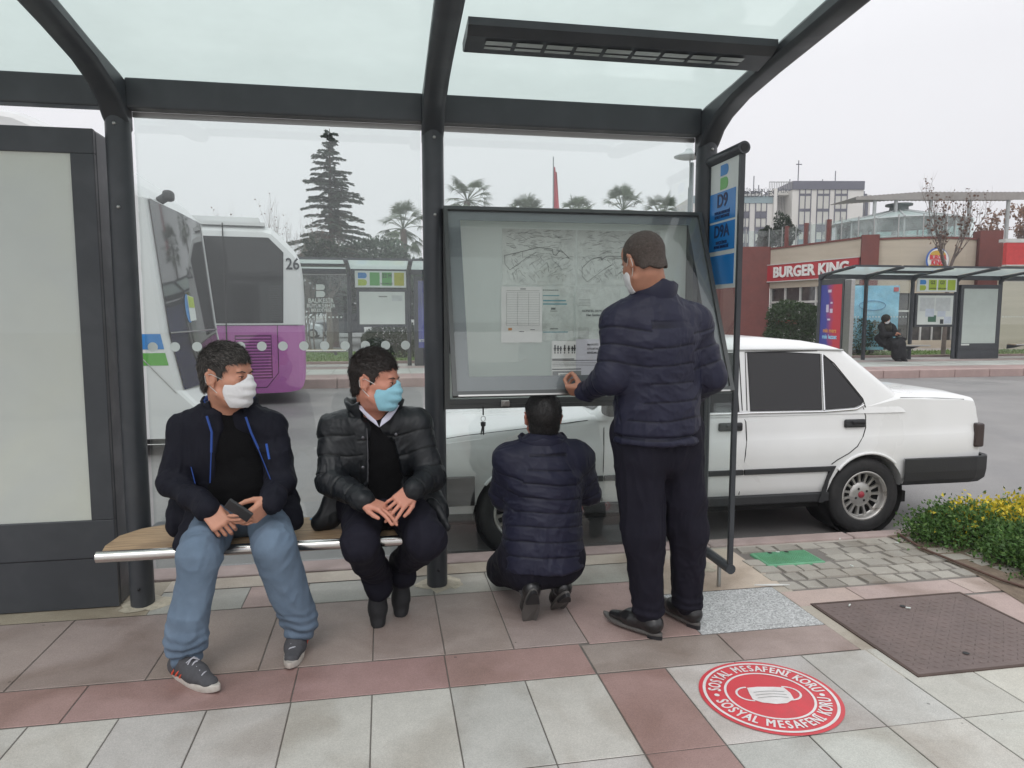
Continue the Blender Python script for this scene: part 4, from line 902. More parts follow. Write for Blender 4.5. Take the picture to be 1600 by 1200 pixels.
b = MB(); b.add([(12.697, 18.17, .4), (12.697, 19.16, .4), (12.697, 19.16, 2.3), (12.697, 18.17, 2.3)], [(0, 1, 2, 3)]); po = b.build('poster', mp, sc_, fix=False)
b = MB()
MP = lambda y, z: Matrix.Translation((12.692, y, z)) @ Matrix.Rotation(R(-90), 4, 'Z') @ Matrix.Rotation(R(90), 4, 'X')
for (y, z, w_, h) in ((18.72, 2.12, .16, .08), (18.80, 1.62, .12, .22), (18.62, 1.55, .13, .12), (18.62, 1.78, .10, .05), (18.72, 1.30, .14, .05)): b.add([(12.693, y-w_/2, z-h/2), (12.693, y+w_/2, z-h/2), (12.693, y+w_/2, z+h/2), (12.693, y-w_/2, z+h/2)], [(0, 1, 2, 3)])
b.build('pictures', pm('poster_pale', (.55, .50, .62), .6), po, fix=False)
text('mis mers', .17, MP(18.66, .98), pm('poster_orange', (.65, .28, .08), .6), po, bold=.03); text('mis lezzet', .17, MP(18.66, .80), pm('poster_cyan', (.30, .60, .80), .6), po, bold=.03)
# far benches
def far_bench(x0, x1, label):
    r_ = empty('bench', ((x0+x1)/2, 18.85, .085), label, 'bench')
    b = MB(); b.prism([(x0, 18.66), (x0+.05, 18.6), (x1-.05, 18.6), (x1, 18.66), (x1-.12, 19.02), (x0+.12, 19.02)], 'z', .51, .545); b.build('seat_board', pm('pale_wood', (.42, .34, .25), .7, var=.15), r_)
    b = MB(); b.tube([(x0, 18.59, .525), (x1, 18.59, .525)], .022, 8); b.build('front_rail', m_alu, r_)
    for x in (x0+.3, x1-.3): b = MB(); b.prism([(18.62, .51), (19.2, .51), (19.2, .38), (18.95, .42)], 'x', x-.03, x+.03); b.build('bracket', m_st, r_)
far_bench(-2.35, -.95, 'pale bench in the left far shelter under the white lettering'); far_bench(14.62, 15.98, 'bench in the right far shelter where the woman sits'); far_bench(18.95, 20.4, 'empty bench right of the blank white advert case')
# litter bin
bn2 = empty('litter_bin', (19.35, 20.0, .085), 'dark green litter bin beside the right end advert case', 'bin')
b = MB(); b.lathe([(0, .62), (.13, .62), (.16, .75), (.17, 1.15), (.0, 1.15)], (19.35, 20.0, 0), 'z', 16); b.build('bin_body', pm('bin_green', (.03, .075, .05), .5), bn2)
b = MB(); b.lathe([(.18, 1.15), (.19, 1.2), (.12, 1.27), (0, 1.28)], (19.35, 20.0, 0), 'z', 16); b.build('lid', m_bp, bn2)
b = MB(); b.tube([(19.35, 20.0, .085), (19.35, 20.0, .65)], .03, 8); b.build('leg', m_bp, bn2)

# ================================================================ foliage builders
def leaf_mesh(name, C, N, size, mat, parent, aspect=1.6, bend=.3, quads=False, nd=None):
    """C: leaf centres (n,3); N: main directions (n,3); one folded leaf of two triangles each"""
    n = len(C); C = np.asarray(C, float); D = np.asarray(N, float); D /= np.linalg.norm(D, axis=1)[:, None]+1e-9
    r = rng.normal(size=(n, 3)) if nd is None else np.asarray(nd)+rng.normal(size=(n, 3))*.35
    Sd = np.cross(D, r); Sd /= np.linalg.norm(Sd, axis=1)[:, None]+1e-9; Up = np.cross(Sd, D)
    s = (np.asarray(size)*rng.uniform(.7, 1.3, n))[:, None]
    a = C-D*s*.5; b_ = C+D*s*.5-Up*s*bend*.5; m1 = C+Sd*s*.5/aspect+Up*s*.08; m2 = C-Sd*s*.5/aspect+Up*s*.08
    V = np.stack([a, m1, b_, m2], 1).reshape(-1, 3); F = np.arange(4*n).reshape(n, 4)
    me = bpy.data.meshes.new(name); me.vertices.add(4*n); me.vertices.foreach_set('co', V.ravel()); me.loops.add(4*n); me.loops.foreach_set('vertex_index', F.ravel()); me.polygons.add(n); me.polygons.foreach_set('loop_start', np.arange(n)*4)
    me.materials.append(mat); me.update(); me.validate(); return link(name, me, parent)
def blob_pts(c, r, n, surf=.75, squash=1.0, lump=.25, seed=0, zmin=None):
    g = np.random.default_rng(seed); d = g.normal(size=(n, 3)); d /= np.linalg.norm(d, axis=1)[:, None]
    k = 1+lump*(np.sin(d[:, 0]*5+seed)+np.sin(d[:, 1]*6+seed*2)+np.sin(d[:, 2]*7+1.3*seed))/2
    rad = np.where(g.random(n) < surf, g.uniform(.82, 1.0, n), g.uniform(.3, .9, n))
    P = np.array(c)+d*(rad*k)[:, None]*np.array(r); 
    if zmin is not None:
        m = P[:, 2] > zmin; P = P[m]; d = d[m]
    return P, d
m_bark = pm('bark', (.13, .10, .08), .9, var=.3, vs=12, bump=.6, bs=40)
m_cedar = leafmat('cedar_needles', (.070, .105, .070), .4); m_palm = leafmat('palm_leaf', (.10, .135, .075), .35); m_hedge = leafmat('hedge_leaf', (.035, .062, .022), .45); m_dkgreen = leafmat('dark_leaf', (.028, .045, .025), .4)
m_brown = leafmat('dry_leaf', (.14, .075, .05), .4); m_tw = pm('grey_twigs', (.17, .135, .12), .9, var=.2)
m_bush = leafmat('bush_leaf', (.060, .125, .030), .5); m_yel = leafmat('yellow_leaf', (.62, .50, .045), .3); m_bush2 = leafmat('bush_leaf_light', (.12, .20, .05), .4)
def cedar(x, y, zt, label):
    r_ = empty('cedar_tree', (x, y, 0), label, 'conifer'); b = MB(); b.tube([(x, y, -.1), (x+.05, y, 3), (x-.05, y, 6.5), (x, y, zt)], [.22, .16, .09, .012], 8); b.build('trunk', m_bark, r_)
    C = []; D = []; bb = MB(); z = 1.7
    while z < zt-.15:
        f = (zt-z)/(zt-1.7); L_ = .25+2.25*f**.95; nb = 7 if f > .3 else 5
        for k in range(nb):
            a = random.uniform(0, 6.283); l_ = L_*random.choice([.35, .7, .85, 1.0, 1.2])*random.uniform(.85, 1.1); up = .25-.35*f; zz = z+random.uniform(-.1, .1)
            tip = (x+math.cos(a)*l_, y+math.sin(a)*l_, zz+l_*up*.6-.12*l_*l_*.4)
            bb.tube([(x, y, zz), ((x+tip[0])/2, (y+tip[1])/2, (zz+tip[2])/2+.08*l_), tip], [.03*f+.01, .02*f+.006, .004], 4, caps=False)
            n = int(95*l_)+30
            for q in range(n):
                t = random.uniform(.12, 1.03); w_ = .26*l_*(1.05-t)*.9+.05; s_ = random.uniform(-1, 1)
                px = x+(tip[0]-x)*t-math.sin(a)*w_*s_; py = y+(tip[1]-y)*t+math.cos(a)*w_*s_; pz = zz+(tip[2]-zz)*t+.10*l_*math.sin(math.pi*t)*.7-abs(s_)*.06*l_+random.uniform(-.05, .03)
                C.append((px, py, pz)); D.append((math.cos(a)-math.sin(a)*s_*.9, math.sin(a)+math.cos(a)*s_*.9, random.uniform(-.3, .15)))
        z += .15+.09*f
    bb.build('branches', m_bark, r_); leaf_mesh('crown', C, D, .15, m_cedar, r_, aspect=2.6, nd=[(0, 0, 1)]*len(C))
    return r_
cedar(-2.25, 33.8, 9.75, 'tall pointed conifer above the left far shelter')
def palm(x, y, zt, r, label, group='palms behind the shelters', n=42):
    r_ = empty('palm_tree', (x, y, 0), label, 'palm', group); b = MB(); b.tube([(x, y, -.1), (x+.1, y, zt*.5), (x, y, zt-.2)], [.28, .22, .20], 9); b.build('trunk', m_bark, r_)
    b = MB()
    for k in range(n):
        a = random.uniform(0, 6.283); el = random.uniform(-.9, 1.35); L_ = r*random.uniform(.5, .66); d = Vector((math.cos(a)*math.cos(el), math.sin(a)*math.cos(el), math.sin(el)))
        base = Vector((x, y, zt-.15)); c = base+d*L_; b.tube([base, base+d*L_*.5+Vector((0, 0, .03)), c], .018, 4, caps=False)
        sd_ = d.cross(Vector((0, 0, 1))).normalized(); up_ = sd_.cross(d)
        for q in range(15):
            t = (q/14-.5)*2.5; dd = (d*math.cos(t)+sd_*math.sin(t)+Vector((0, 0, -.15-.12*abs(t)))).normalized(); l_ = r*.46*(1-.18*abs(t))*random.uniform(.85, 1.1)
            nn = dd.cross(up_).normalized()*.026; m_ = c+dd*l_*.55; tp = c+dd*l_+Vector((0, 0, -.20*l_))
            b.add([c+nn*.4, m_+nn, tp, m_-nn, c-nn*.4], [(0, 1, 2, 3, 4)])
    b.build('crown', m_palm, r_, fix=False); return r_
palm(1.32, 46.2, 7.0, 2.0, 'palm left of the middle post, above the far shelter roof')
palm(5.34, 45.7, 8.75, 1.9, 'tallest palm, just right of the middle post above the notice case')
palm(8.92, 45.0, 7.75, 1.6, 'palm just left of the flag, only its tips above the notice case'); palm(12.11, 44.4, 7.75, 1.6, 'palm just right of the flag, only its tips above the notice case')
palm(15.03, 43.9, 8.15, 1.8, 'full palm crown between the two half hidden ones right of the flag'); palm(17.5, 43.5, 7.65, 1.8, 'rightmost palm above the notice case, near the right post')
def branchy(bb, p, d, L_, r, dep, tips, up=.25, spread=.55):
    segs = 4; pts = [p]; dd = d.copy()
    for k in range(segs): dd = (dd+Vector((random.uniform(-.12, .12), random.uniform(-.12, .12), random.uniform(0, up*.4)))).normalized(); pts.append(pts[-1]+dd*L_/segs)
    bb.tube(pts, [r*(1-.5*k/segs) for k in range(segs+1)], 5 if r > .03 else 3, caps=False)
    tips += pts[2:]
    if dep <= 0: return
    for k in range(3 if dep > 1 else 3):
        q = pts[random.choice([2, 3, 4, 4])]; nd_ = (dd+Vector((random.uniform(-1, 1), random.uniform(-1, 1), random.uniform(-.2, .6)))*spread).normalized(); branchy(bb, q, nd_, L_*random.uniform(.6, .85), r*.5, dep-1, tips, up, spread)
def bare_tree(x, y, H_, L0, r0, label, leaves, lm, dep=4, trunks=1, up=.3, spread=.6, z0=0, ls=.09):
    r_ = empty('bare_tree', (x, y, z0), label, 'tree'); b = MB(); tips = []
    if trunks == 1:
        b.tube([(x, y, z0-.1), (x+.04, y, z0+H_*.5), (x, y, z0+H_)], [r0, r0*.85, r0*.75], 8); b.build('trunk', m_tw, r_); starts = [Vector((x, y, z0+H_*.97))]*5
    else: starts = [Vector((x+random.uniform(-1, 1)*.3*trunks*.3, y+random.uniform(-.5, .5), z0-.05)) for _ in range(trunks)]
    bb = MB()
    for s_ in starts:
        a = random.uniform(0, 6.283); d = Vector((math.cos(a)*.5, math.sin(a)*.5, 1)).normalized() if trunks == 1 else Vector((random.uniform(-.25, .25), random.uniform(-.2, .2), 1)).normalized()
        branchy(bb, s_, d, L0*random.uniform(.8, 1.15), r0*(.6 if trunks == 1 else 1), dep, tips, up, spread)
    bb.build('branches', m_tw, r_, fix=False)
    if leaves:
        idx = [random.randrange(len(tips)) for _ in range(leaves)]; C = [tuple(tips[i]+Vector((random.uniform(-.07, .07), random.uniform(-.07, .07), random.uniform(-.1, .05)))) for i in idx]
        leaf_mesh('leaves', C, rng.normal(size=(len(C), 3))+[0, 0, -.5], ls, lm, r_, aspect=1.2)
    return r_
random.seed(21)
bare_tree(-3.5, 29.6, 0, 2.1, .035, 'thin bare tree with brown tips left of the tall conifer', 260, m_brown, dep=4, trunks=11, up=.5, spread=.30, ls=.07)
bare_tree(18.9, 21.4, 2.9, .98, .075, 'plane tree with a few brown leaves above the G3 shelter roof', 420, m_brown, dep=4, up=.75, spread=.48, ls=.085)
random.seed(5)
bare_tree(-1.95, 26.5, 1.9, .9, .13, 'leaning dark tree trunk behind the left far shelter glass', 5200, m_dkgreen, dep=3, up=.1, spread=.9, ls=.13)
bare_tree(39.8, 39.4, 4.0, 1.9, .16, 'autumn brown tree crown beyond the terrace at the right edge', 5000, leafmat('autumn_leaf', (.24, .13, .075), .35), dep=4, up=.25, spread=.75, ls=.13)
def bush(name, label, cat, c, r, n, size, mat, seed, squash=1, lump=.18, group=None, stems=None, asp=1.6, bend=.3):
    r_ = empty(name, (c[0], c[1], c[2]-r[2]), label, cat, group); P_, d_ = blob_pts(c, r, n, .8, lump=lump, seed=seed, zmin=c[2]-r[2]*.98)
    leaf_mesh('foliage', P_, d_+rng.normal(size=d_.shape)*.6, size, mat, r_, aspect=asp, bend=bend)
    b = MB(); g = random.Random(seed)
    for k in range(stems or 7): b.tube([(c[0]+g.uniform(-.2, .2)*r[0], c[1]+g.uniform(-.2, .2)*r[1], c[2]-r[2]-.02), (c[0]+g.uniform(-.7, .7)*r[0], c[1]+g.uniform(-.7, .7)*r[1], c[2]+g.uniform(0, .6)*r[2])], [size*.12, size*.05], 4)
    b.build('stems', m_bark, r_); return r_
bush('laurel_bush', 'big rounded dark bush behind the left end of the right shelter', 'bush', (14.0, 22.4, .98), (1.15, 1.0, .98), 9000, .085, m_hedge, 3)
bush('laurel_bush', 'second rounded dark bush, behind the seated woman', 'bush', (16.1, 22.3, .82), (1.05, .9, .82), 7000, .085, m_hedge, 4)
bush('clipped_hedge', 'dark clipped hedge seen under the 22 H map case', 'hedge', (.35, 23.6, .55), (1.05, .7, .72), 6000, .08, m_dkgreen, 5, lump=.1)
bush('evergreen_mass', 'broad dark evergreen under the pointed conifer', 'tree', (-1.3, 36.5, 3.2), (3.4, 1.8, 1.7), 12000, .2, m_cedar, 6, lump=.3)
bush('evergreen_mass', 'spreading dark evergreen right of the pointed conifer, behind the palm', 'tree', (1.1, 38.5, 2.9), (3.2, 1.6, 1.5), 9000, .2, m_cedar, 16, lump=.3)
for (x, y, z, s_, lab) in ((19.67, 34.6, 5.3, .55, 'small drooping dark tree on the terrace, left of its taller neighbour'), (20.45, 34.3, 5.6, .75, 'larger drooping dark tree on the terrace in front of the office block')):
    bush('weeping_tree', lab, 'tree', (x, y, z), (s_*.85, s_*.8, s_*1.15), 2600, .12, m_dkgreen, int(x*10), lump=.35)
palm(23.2, 33.2, 5.3, .9, 'small pale palm on the terrace beside the round glass room', None, 22)
# near planting bed at the right
bed = MB(); ed = [(3.235, 4.04), (3.225, 3.88), (3.225, 3.73), (3.245, 3.51), (3.24, 3.36), (3.19, 3.13), (3.14, 2.93), (3.2, 2.7)]
bed.add([(x, y, .003) for x, y in ed]+[(6.5, 2.7, .003), (6.5, 4.04, .003)], [tuple(range(len(ed)+2))]); tag(bed.build('flower_bed_soil', m_dirt, fix=False), kind='structure')
b = MB(); b.tube([(3.30, 4.03, .018), (3.27, 3.90, .018), (3.235, 3.73, .018), (3.25, 3.50, .018), (3.26, 3.36, .018), (3.27, 3.2, .018), (3.34, 3.05, .010), (3.5, 2.95, .006)], .008, 8)
tag(b.build('irrigation_hose', pm('brown_hose', (.10, .055, .04), .6)), 'brown irrigation hose lying along the bed edge', 'hose')
def shrub(label, c, r, n, size, mat, seed, m2=None, asp=1.7, bend=.35):
    r_ = empty('shrub', (c[0], c[1], 0), label, 'shrub')
    C = []; D = []; g = np.random.default_rng(seed); nc_ = 46
    for k in range(nc_):     # leafy shoots: clumps of leaves along short stems
        a = g.uniform(0, 6.283); rr_ = math.sqrt(g.uniform(0, 1)); px, py = c[0]+math.cos(a)*rr_*r[0], c[1]+math.sin(a)*rr_*r[1]; h = r[2]*(1-.55*rr_**2)*g.uniform(.75, 1.22)
        m_ = n//nc_; t = g.uniform(.15, 1, m_)**.7; out = np.array([math.cos(a)*rr_, math.sin(a)*rr_, 0])*.35*h
        base = np.array([px, py, 0]); ax = np.array([0, 0, h])+out
        w_ = .055+.05*(1-t); Q = base+t[:, None]*ax+g.normal(size=(m_, 3))*w_[:, None]*np.array([1, 1, .5]); C.append(Q); D.append(g.normal(size=(m_, 3))*.8+np.array([math.cos(a)*rr_, math.sin(a)*rr_, .7]))
    C = np.concatenate(C); D = np.concatenate(D); C[:, 2] = np.maximum(C[:, 2], .01)
    leaf_mesh('foliage', C, D, size, mat, r_, aspect=asp, bend=bend)
    if m2: k = rng.permutation(len(C))[:len(C)//6]; leaf_mesh('pale_leaves', C[k]+[0, 0, .012], D[k], size, m2, r_, aspect=asp, bend=bend)
    b = MB()
    for k in range(14): a = g.uniform(0, 6.283); b.tube([(c[0]+math.cos(a)*.05, c[1]+math.sin(a)*.05, 0), (c[0]+math.cos(a)*r[0]*.7, c[1]+math.sin(a)*r[1]*.7, r[2]*.7)], [.005, .002], 4)
    b.build('stems', m_bark, r_); return r_
shrub('low green shrub nearest the car at the corner of the bed', (3.62, 3.85, 0), (.22, .18, .20), 7500, .024, m_bush, 1, m_bush2)
shrub('low green shrub at the right edge, in front of the yellow one', (3.84, 3.36, 0), (.34, .32, .20), 13000, .024, m_bush, 2, m_bush2)
shrub('second low green shrub by the right edge, nearer the camera', (3.80, 3.0, 0), (.28, .18, .13), 7000, .024, m_bush, 8, m_bush2)
shrub('bright yellow shrub behind the green ones at the right edge', (4.02, 3.90, 0), (.42, .18, .24), 5200, .032, m_yel, 3, m_bush2, asp=1.9)
g_ = random.Random(3)
for k in range(26):
    x, y = g_.uniform(2.1, 3.6), g_.uniform(2.9, 4.0)
    if k < 5: x, y = g_.uniform(-2, 2), g_.uniform(3.0, 3.7)
    a = g_.uniform(0, 3.1)
    if k % 3 == 0: b = MB(); b.tube([(x, y, .012), (x+.022*math.cos(a), y+.022*math.sin(a), .012)], .0038, 6); tag(b.build('cigarette_end', m_white), 'tiny cigarette end dropped on the paving', 'litter', 'cigarette ends')
b = MB(); b.prism([(1.93, 3.395), (2.04, 3.385), (2.12, 3.365), (2.03, 3.372)], 'z', .004, .010); tag(b.build('wood_splinter', m_paper), 'pale splinter lying where granite slab meets the setts', 'splinter')

# ================================================================ street lamp, flag
lp = empty('street_lamp', (7.02, 15.5, .085), 'grey street lamp with a disc shade half hidden by the right post', 'street lamp')
m_lampgrey = pm('lamp_grey', (.27, .30, .31), .5)
b = MB(); b.tube([(7.10, 15.9, .085), (7.10, 15.9, 4.95)], [.07, .05], 12); b.bbox(7.03, 7.13, 15.86, 15.94, 2.9, 4.4, .02); b.build('pole', m_lampgrey, lp)
b = MB(); b.tube([(7.10, 15.9, 4.4), (6.98, 15.75, 5.0)], .015, 6); b.build('arm', m_lampgrey, lp)
b = MB(); b.lathe([(0, 5.22), (.06, 5.21), (.10, 5.14), (.33, 5.05), (.33, 5.03), (.2, 4.99), (0, 4.98)], (6.93, 15.7, 0), 'z', 28); b.build('shade', pm('lamp_shade', (.45, .48, .48), .4), lp)
fl = empty('flag_pole', (14.4, 60, 0), 'tall flag pole with a hanging red flag between two palms', 'flag')
b = MB(); b.tube([(14.4, 60, -.1), (14.35, 60, 14.7)], [.09, .05], 8); b.build('pole', m_lampgrey, fl)
b = MB(); b.grid([[(14.42+u*(.22+.45*(1-v))*1.0, 60+.18*math.sin(u*7+v*3), 9.3+4.6*v+u*(-.5)) for v in [k/12 for k in range(13)]] for u in [k/8 for k in range(9)]]); b.build('red_flag', pm('flag_red', (.50, .04, .06), .7, var=.1), fl)

# ================================================================ parked cars behind the left shelter
def far_car(x, y, rz, label, m, kind):
    r_ = empty('parked_car', (x, y, -.05), label, 'car', 'cars parked beyond the grass', rz); Mx = Matrix.Translation((x, y, -.05)) @ Matrix.Rotation(rz, 4, 'Z')
    prof = {'hatch': [(-1.9, .25), (-1.92, .6), (-1.75, .85), (-1.0, .98), (-.45, 1.42), (.9, 1.48), (1.55, 1.3), (1.85, .9), (1.9, .4), (1.85, .25)],
            'van': [(-2.1, .25), (-2.15, .8), (-1.95, 1.05), (-1.4, 1.25), (-.95, 1.85), (2.1, 1.9), (2.15, .4), (2.1, .25)], 'suv': [(-2.2, .3), (-2.25, .8), (-2.1, 1.0), (-1.1, 1.1), (-.5, 1.65), (1.5, 1.7), (2.0, 1.15), (2.2, 1.0), (2.2, .35)]}[kind]
    b = MB(); lay = []
    for yv, k in ((-.85, .1), (-.80, .03), (-.6, 0), (.6, 0), (.80, .03), (.85, .1)): lay.append([Mx @ Vector((px*(1-k*.3), yv*(1-.12*max(0, pz-.9)), pz-(k if pz > .8 else 0))) for px, pz in prof])
    b.grid(lay, closed=True, smooth=False); n = len(prof); b.add(lay[0], [tuple(range(n))]); b.add(lay[-1], [tuple(range(n))]); b.build('body', m, r_)
    top = max(p[1] for p in prof)
    for s_ in (-1, 1):
        b = MB(); xs_ = (-.75, .25, 1.25) if kind != 'van' else (-.9, .2, 1.2)
        for a, c in zip(xs_, xs_[1:]): b.add([Mx @ Vector((px, s_*(.865-.12*max(0, pz-.9)), pz)) for px, pz in ((a+.02, top*.62), (c-.06, top*.62), (c-.12, top*.88), (a+.24, top*.88))], [(0, 1, 2, 3)])
        b.build('side_windows', m_bg, r_, fix=False)
        for wx in (-1.3, 1.25): b = MB(); b.tube([Mx @ Vector((wx, s_*.66, .31)), Mx @ Vector((wx, s_*.87, .31))], .31, 18); wh = b.build('wheel', m_tyre, r_); b = MB(); b.tube([Mx @ Vector((wx, s_*.86, .31)), Mx @ Vector((wx, s_*.88, .31))], .19, 14); b.build('rim', m_rim, wh)
    return r_
far_car(-5.6, 46.0, R(180), 'silver hatchback parked furthest left behind the far shelter glass', pm('silver_paint', (.50, .52, .54), .3, coat=.5), 'hatch')
far_car(-2.2, 47.6, R(0), 'dark estate car parked right of the silver hatchback', pm('dark_paint', (.03, .033, .04), .3, coat=.5), 'suv')
far_car(.9, 46.5, R(0), 'white van parked right of the dark estate car', m_wp, 'van')

# ================================================================ restaurant building
m_brick = pm('maroon_render', (.165, .048, .040), .8, var=.12, vs=3, bump=.2, bs=60, stain=(.8, .8, .8, .4))
m_beige = pm('beige_stone', (.47, .41, .33), .8, var=.07, vs=1.2, bump=.15, bs=30, stretch=(.3, .3, 3.5), stain=(.86, .84, .80, .7), ss=.5)
m_shop = pm('shop_glass', (.035, .033, .032), .06, var=.6, vs=2.5, spec=.8, stain=(2.5, 2.3, 2.1, .6), ss=1.8)
m_wfr = pm('window_frame_white', (.50, .50, .48), .5)
rs_ = empty('restaurant', (20, 30, 0), 'low maroon and beige restaurant with a red name sign and terrace', 'building')
A0, A1 = Vector((19.32, 33.5, 0)), Vector((20.36, 28.0, 0))          # side wall seen obliquely
def wall_seg(b, p, q, z0, z1, th=.3, off=0, mi=0):
    d = (q-p).normalized(); n = Vector((d.y, -d.x, 0))      # n points to the right of p->q
    if n.dot(Vector((0, 0, 0))-p) < 0: n = -n
    a, c = p+n*off, q+n*off; vs = [a, c, c-n*th, a-n*th]
    b.add([(v.x, v.y, z0) for v in vs]+[(v.x, v.y, z1) for v in vs], [(0, 1, 2, 3), (4, 5, 6, 7), (0, 1, 5, 4), (1, 2, 6, 5), (2, 3, 7, 6), (3, 0, 4, 7)], mi)
def sub(p, q, f0, f1): return p+(q-p)*f0, p+(q-p)*f1
b = MB(); wall_seg(b, Vector((15.6, 34.1, 0)), A0, -.1, 4.85, 1.2); b.build('maroon_wall', m_brick, rs_)
b = MB(); wall_seg(b, A0, A1, 3.92, 4.70, .3); wall_seg(b, A0, A1, 2.75, 3.12, .3); b.build('beige_wall', m_beige, rs_)
b = MB(); wall_seg(b, A0, A1, 4.70, 4.78, .36, .04); b.build('coping', m_brick, rs_)
b = MB(); wall_seg(b, A0, A1, -.05, 2.75, .1, -.15); b.build('shop_window', m_shop, rs_)
b = MB()
for k in range(6): p, q = sub(A0, A1, k/5.5-.008, k/5.5+.008); wall_seg(b, p, q, 0, 2.75, .08, -.08)
wall_seg(b, A0, A1, 2.0, 2.10, .08, -.07); b.build('window_frames', m_wfr, rs_)
b = MB(); p, q = sub(A0, A1, .01, .17); wall_seg(b, p, q, .98, 1.16, .02, -.10); p, q = sub(A0, A1, .20, .34); wall_seg(b, p, q, .98, 1.16, .02, -.10); b.build('red_band', pm('band_red', (.45, .02, .03), .5), rs_, fix=True)
sgn = empty('restaurant_sign', (19.8, 30.8, 3.1), 'long red sign with white capitals on the restaurant side wall', 'shop sign')
b = MB(); p, q = sub(A0, A1, -.03, 1.0); wall_seg(b, p, q, 3.10, 3.90, .12, .14); b.build('sign_board', pm('shop_red', (.40, .022, .030), .5, var=.05), sgn)
dA = (A1-A0).normalized(); angA = math.atan2(dA.y, dA.x); nA = Vector((dA.y, -dA.x, 0)); nA = nA if nA.dot(-A0) > 0 else -nA
MA = lambda f, z, off: Matrix.Translation(A0+(A1-A0)*f+nA*off+Vector((0, 0, z))) @ Matrix.Rotation(angA, 4, 'Z') @ Matrix.Rotation(R(90), 4, 'X')
m_lw = pm('sign_letter_white', (.72, .72, .70), .5)
text('BURGER KING', .70, MA(.50, 3.50, .17), m_lw, sgn, bold=.035, ext=.02, sx=1.06)
b = MB(); p, q = sub(A0, A1, -.03, 1.0); wall_seg(b, p, q, 3.06, 3.10, .16, .16); wall_seg(b, p, q, 3.90, 3.94, .16, .16); b.build('sign_edge', m_wfr, sgn)
B0, B1 = Vector((20.36, 27.95, 0)), Vector((20.95, 27.6, 0))
b = MB(); wall_seg(b, B0, B1, -.1, 4.85, .6, .1); b.build('maroon_pillar', m_brick, rs_)
# curved beige front
cur = [(20.9, 27.7), (21.6, 27.1), (22.5, 26.75), (23.5, 26.6), (24.4, 26.65), (25.1, 26.9)]
b = MB(); b2 = MB(); b3 = MB(); b4 = MB(); b5 = MB()
for (a, c) in zip(cur, cur[1:]):
    p, q = Vector((*a, 0)), Vector((*c, 0)); wall_seg(b, p, q, 2.35, 4.62, .3); wall_seg(b2, p, q, 4.62, 4.70, .36, .04); wall_seg(b3, p, q, .35, 2.35, .1, -.15); wall_seg(b5, p, q, -.1, .35, .3)
    wall_seg(b4, p+(q-p)*.0, p+(q-p)*.06, .35, 2.35, .08, -.08); wall_seg(b4, p+(q-p)*.5, p+(q-p)*.55, .35, 2.35, .08, -.08); wall_seg(b4, p, q, 1.55, 1.63, .08, -.07)
b.build('beige_front', m_beige, rs_); b5.build('plinth', m_beige, rs_); b2.build('coping', m_brick, rs_); b3.build('front_window', m_shop, rs_); b4.build('window_frames', m_wfr, rs_)
lgp = empty('round_emblem', (23.0, 26.5, 3.4), 'round restaurant emblem in yellow and red behind the bare plane tree', 'sign')
yl, zl, xl = 26.35, 3.70, 22.75
b = MB(); n = 36; b.add([(xl+.55*math.cos(t), yl, zl+.52*math.sin(t)) for t in [6.283*k/n for k in range(n)]], [tuple(range(n))], 0)
b.build('blue_ring', pm('emblem_blue', (.05, .14, .45), .4), lgp, fix=False)
b = MB(); b.add([(xl+.03+.50*math.cos(t), yl-.01, zl+.47*math.sin(t)) for t in [6.283*k/n for k in range(n)]], [tuple(range(n))]); b.build('white_disc', m_lw, lgp, fix=False)
b = MB()
for s_ in (1, -1): b.add([(xl+.38*math.cos(t), yl-.02, zl+s_*(.19+.21*math.sin(t))) for t in [math.pi*k/14 for k in range(15)]], [tuple(range(15))])
b.build('yellow_bun', pm('emblem_yellow', (.55, .34, .05), .4), lgp, fix=False)
jm = [text(t_, s_, face_front(xl, yl-.035, zl+z_), pm('emblem_red', (.62, .03, .05), .4), obj=False, bold=.04, sx=.85) for t_, s_, z_ in (('BURGER', .25, .10), ('KING', .30, -.12))]
join_meshes(jm, 'lettering', lgp)
C0, C1 = Vector((25.1, 26.8, 0)), Vector((26.0, 26.55, 0))
b = MB(); wall_seg(b, C0, C1, -.1, 5.0, .6, .1); b.build('maroon_pillar', m_brick, rs_)
D0, D1 = Vector((24.2, 24.55, 0)), Vector((34, 23.0, 0))
b = MB(); wall_seg(b, D0, D1, -.1, 3.35, .3); b.build('beige_wing', m_beige, rs_)
b = MB(); wall_seg(b, D0, D1, 4.30, 4.42, .4, .02); b.build('wing_coping', m_wfr, rs_)
rs2 = empty('red_sign', (29, 24, 3.4), 'plain bright red sign panel at the right edge above the far shelter', 'shop sign')
b = MB(); wall_seg(b, D0, D1, 3.40, 4.26, .2, .1); b.build('panel', pm('bright_red', (.52, .035, .035), .5), rs2); b = MB(); wall_seg(b, D0, D1, 3.35, 3.40, .24, .12); wall_seg(b, D0, D1, 4.26, 4.30, .24, .12); b.build('frame', m_wfr, rs2)
b = MB(); b.prism([(19.4, 33.6), (15.6, 34.2), (15.6, 46), (36, 46), (36, 24), (34, 23.3), (26, 26.9), (25, 27.3), (23.5, 27.0), (22.5, 27.1), (21.2, 27.9), (20.6, 28.3)], 'z', 4.35, 4.55); b.build('terrace_floor', pm('terrace', (.35, .33, .3), .8), rs_)
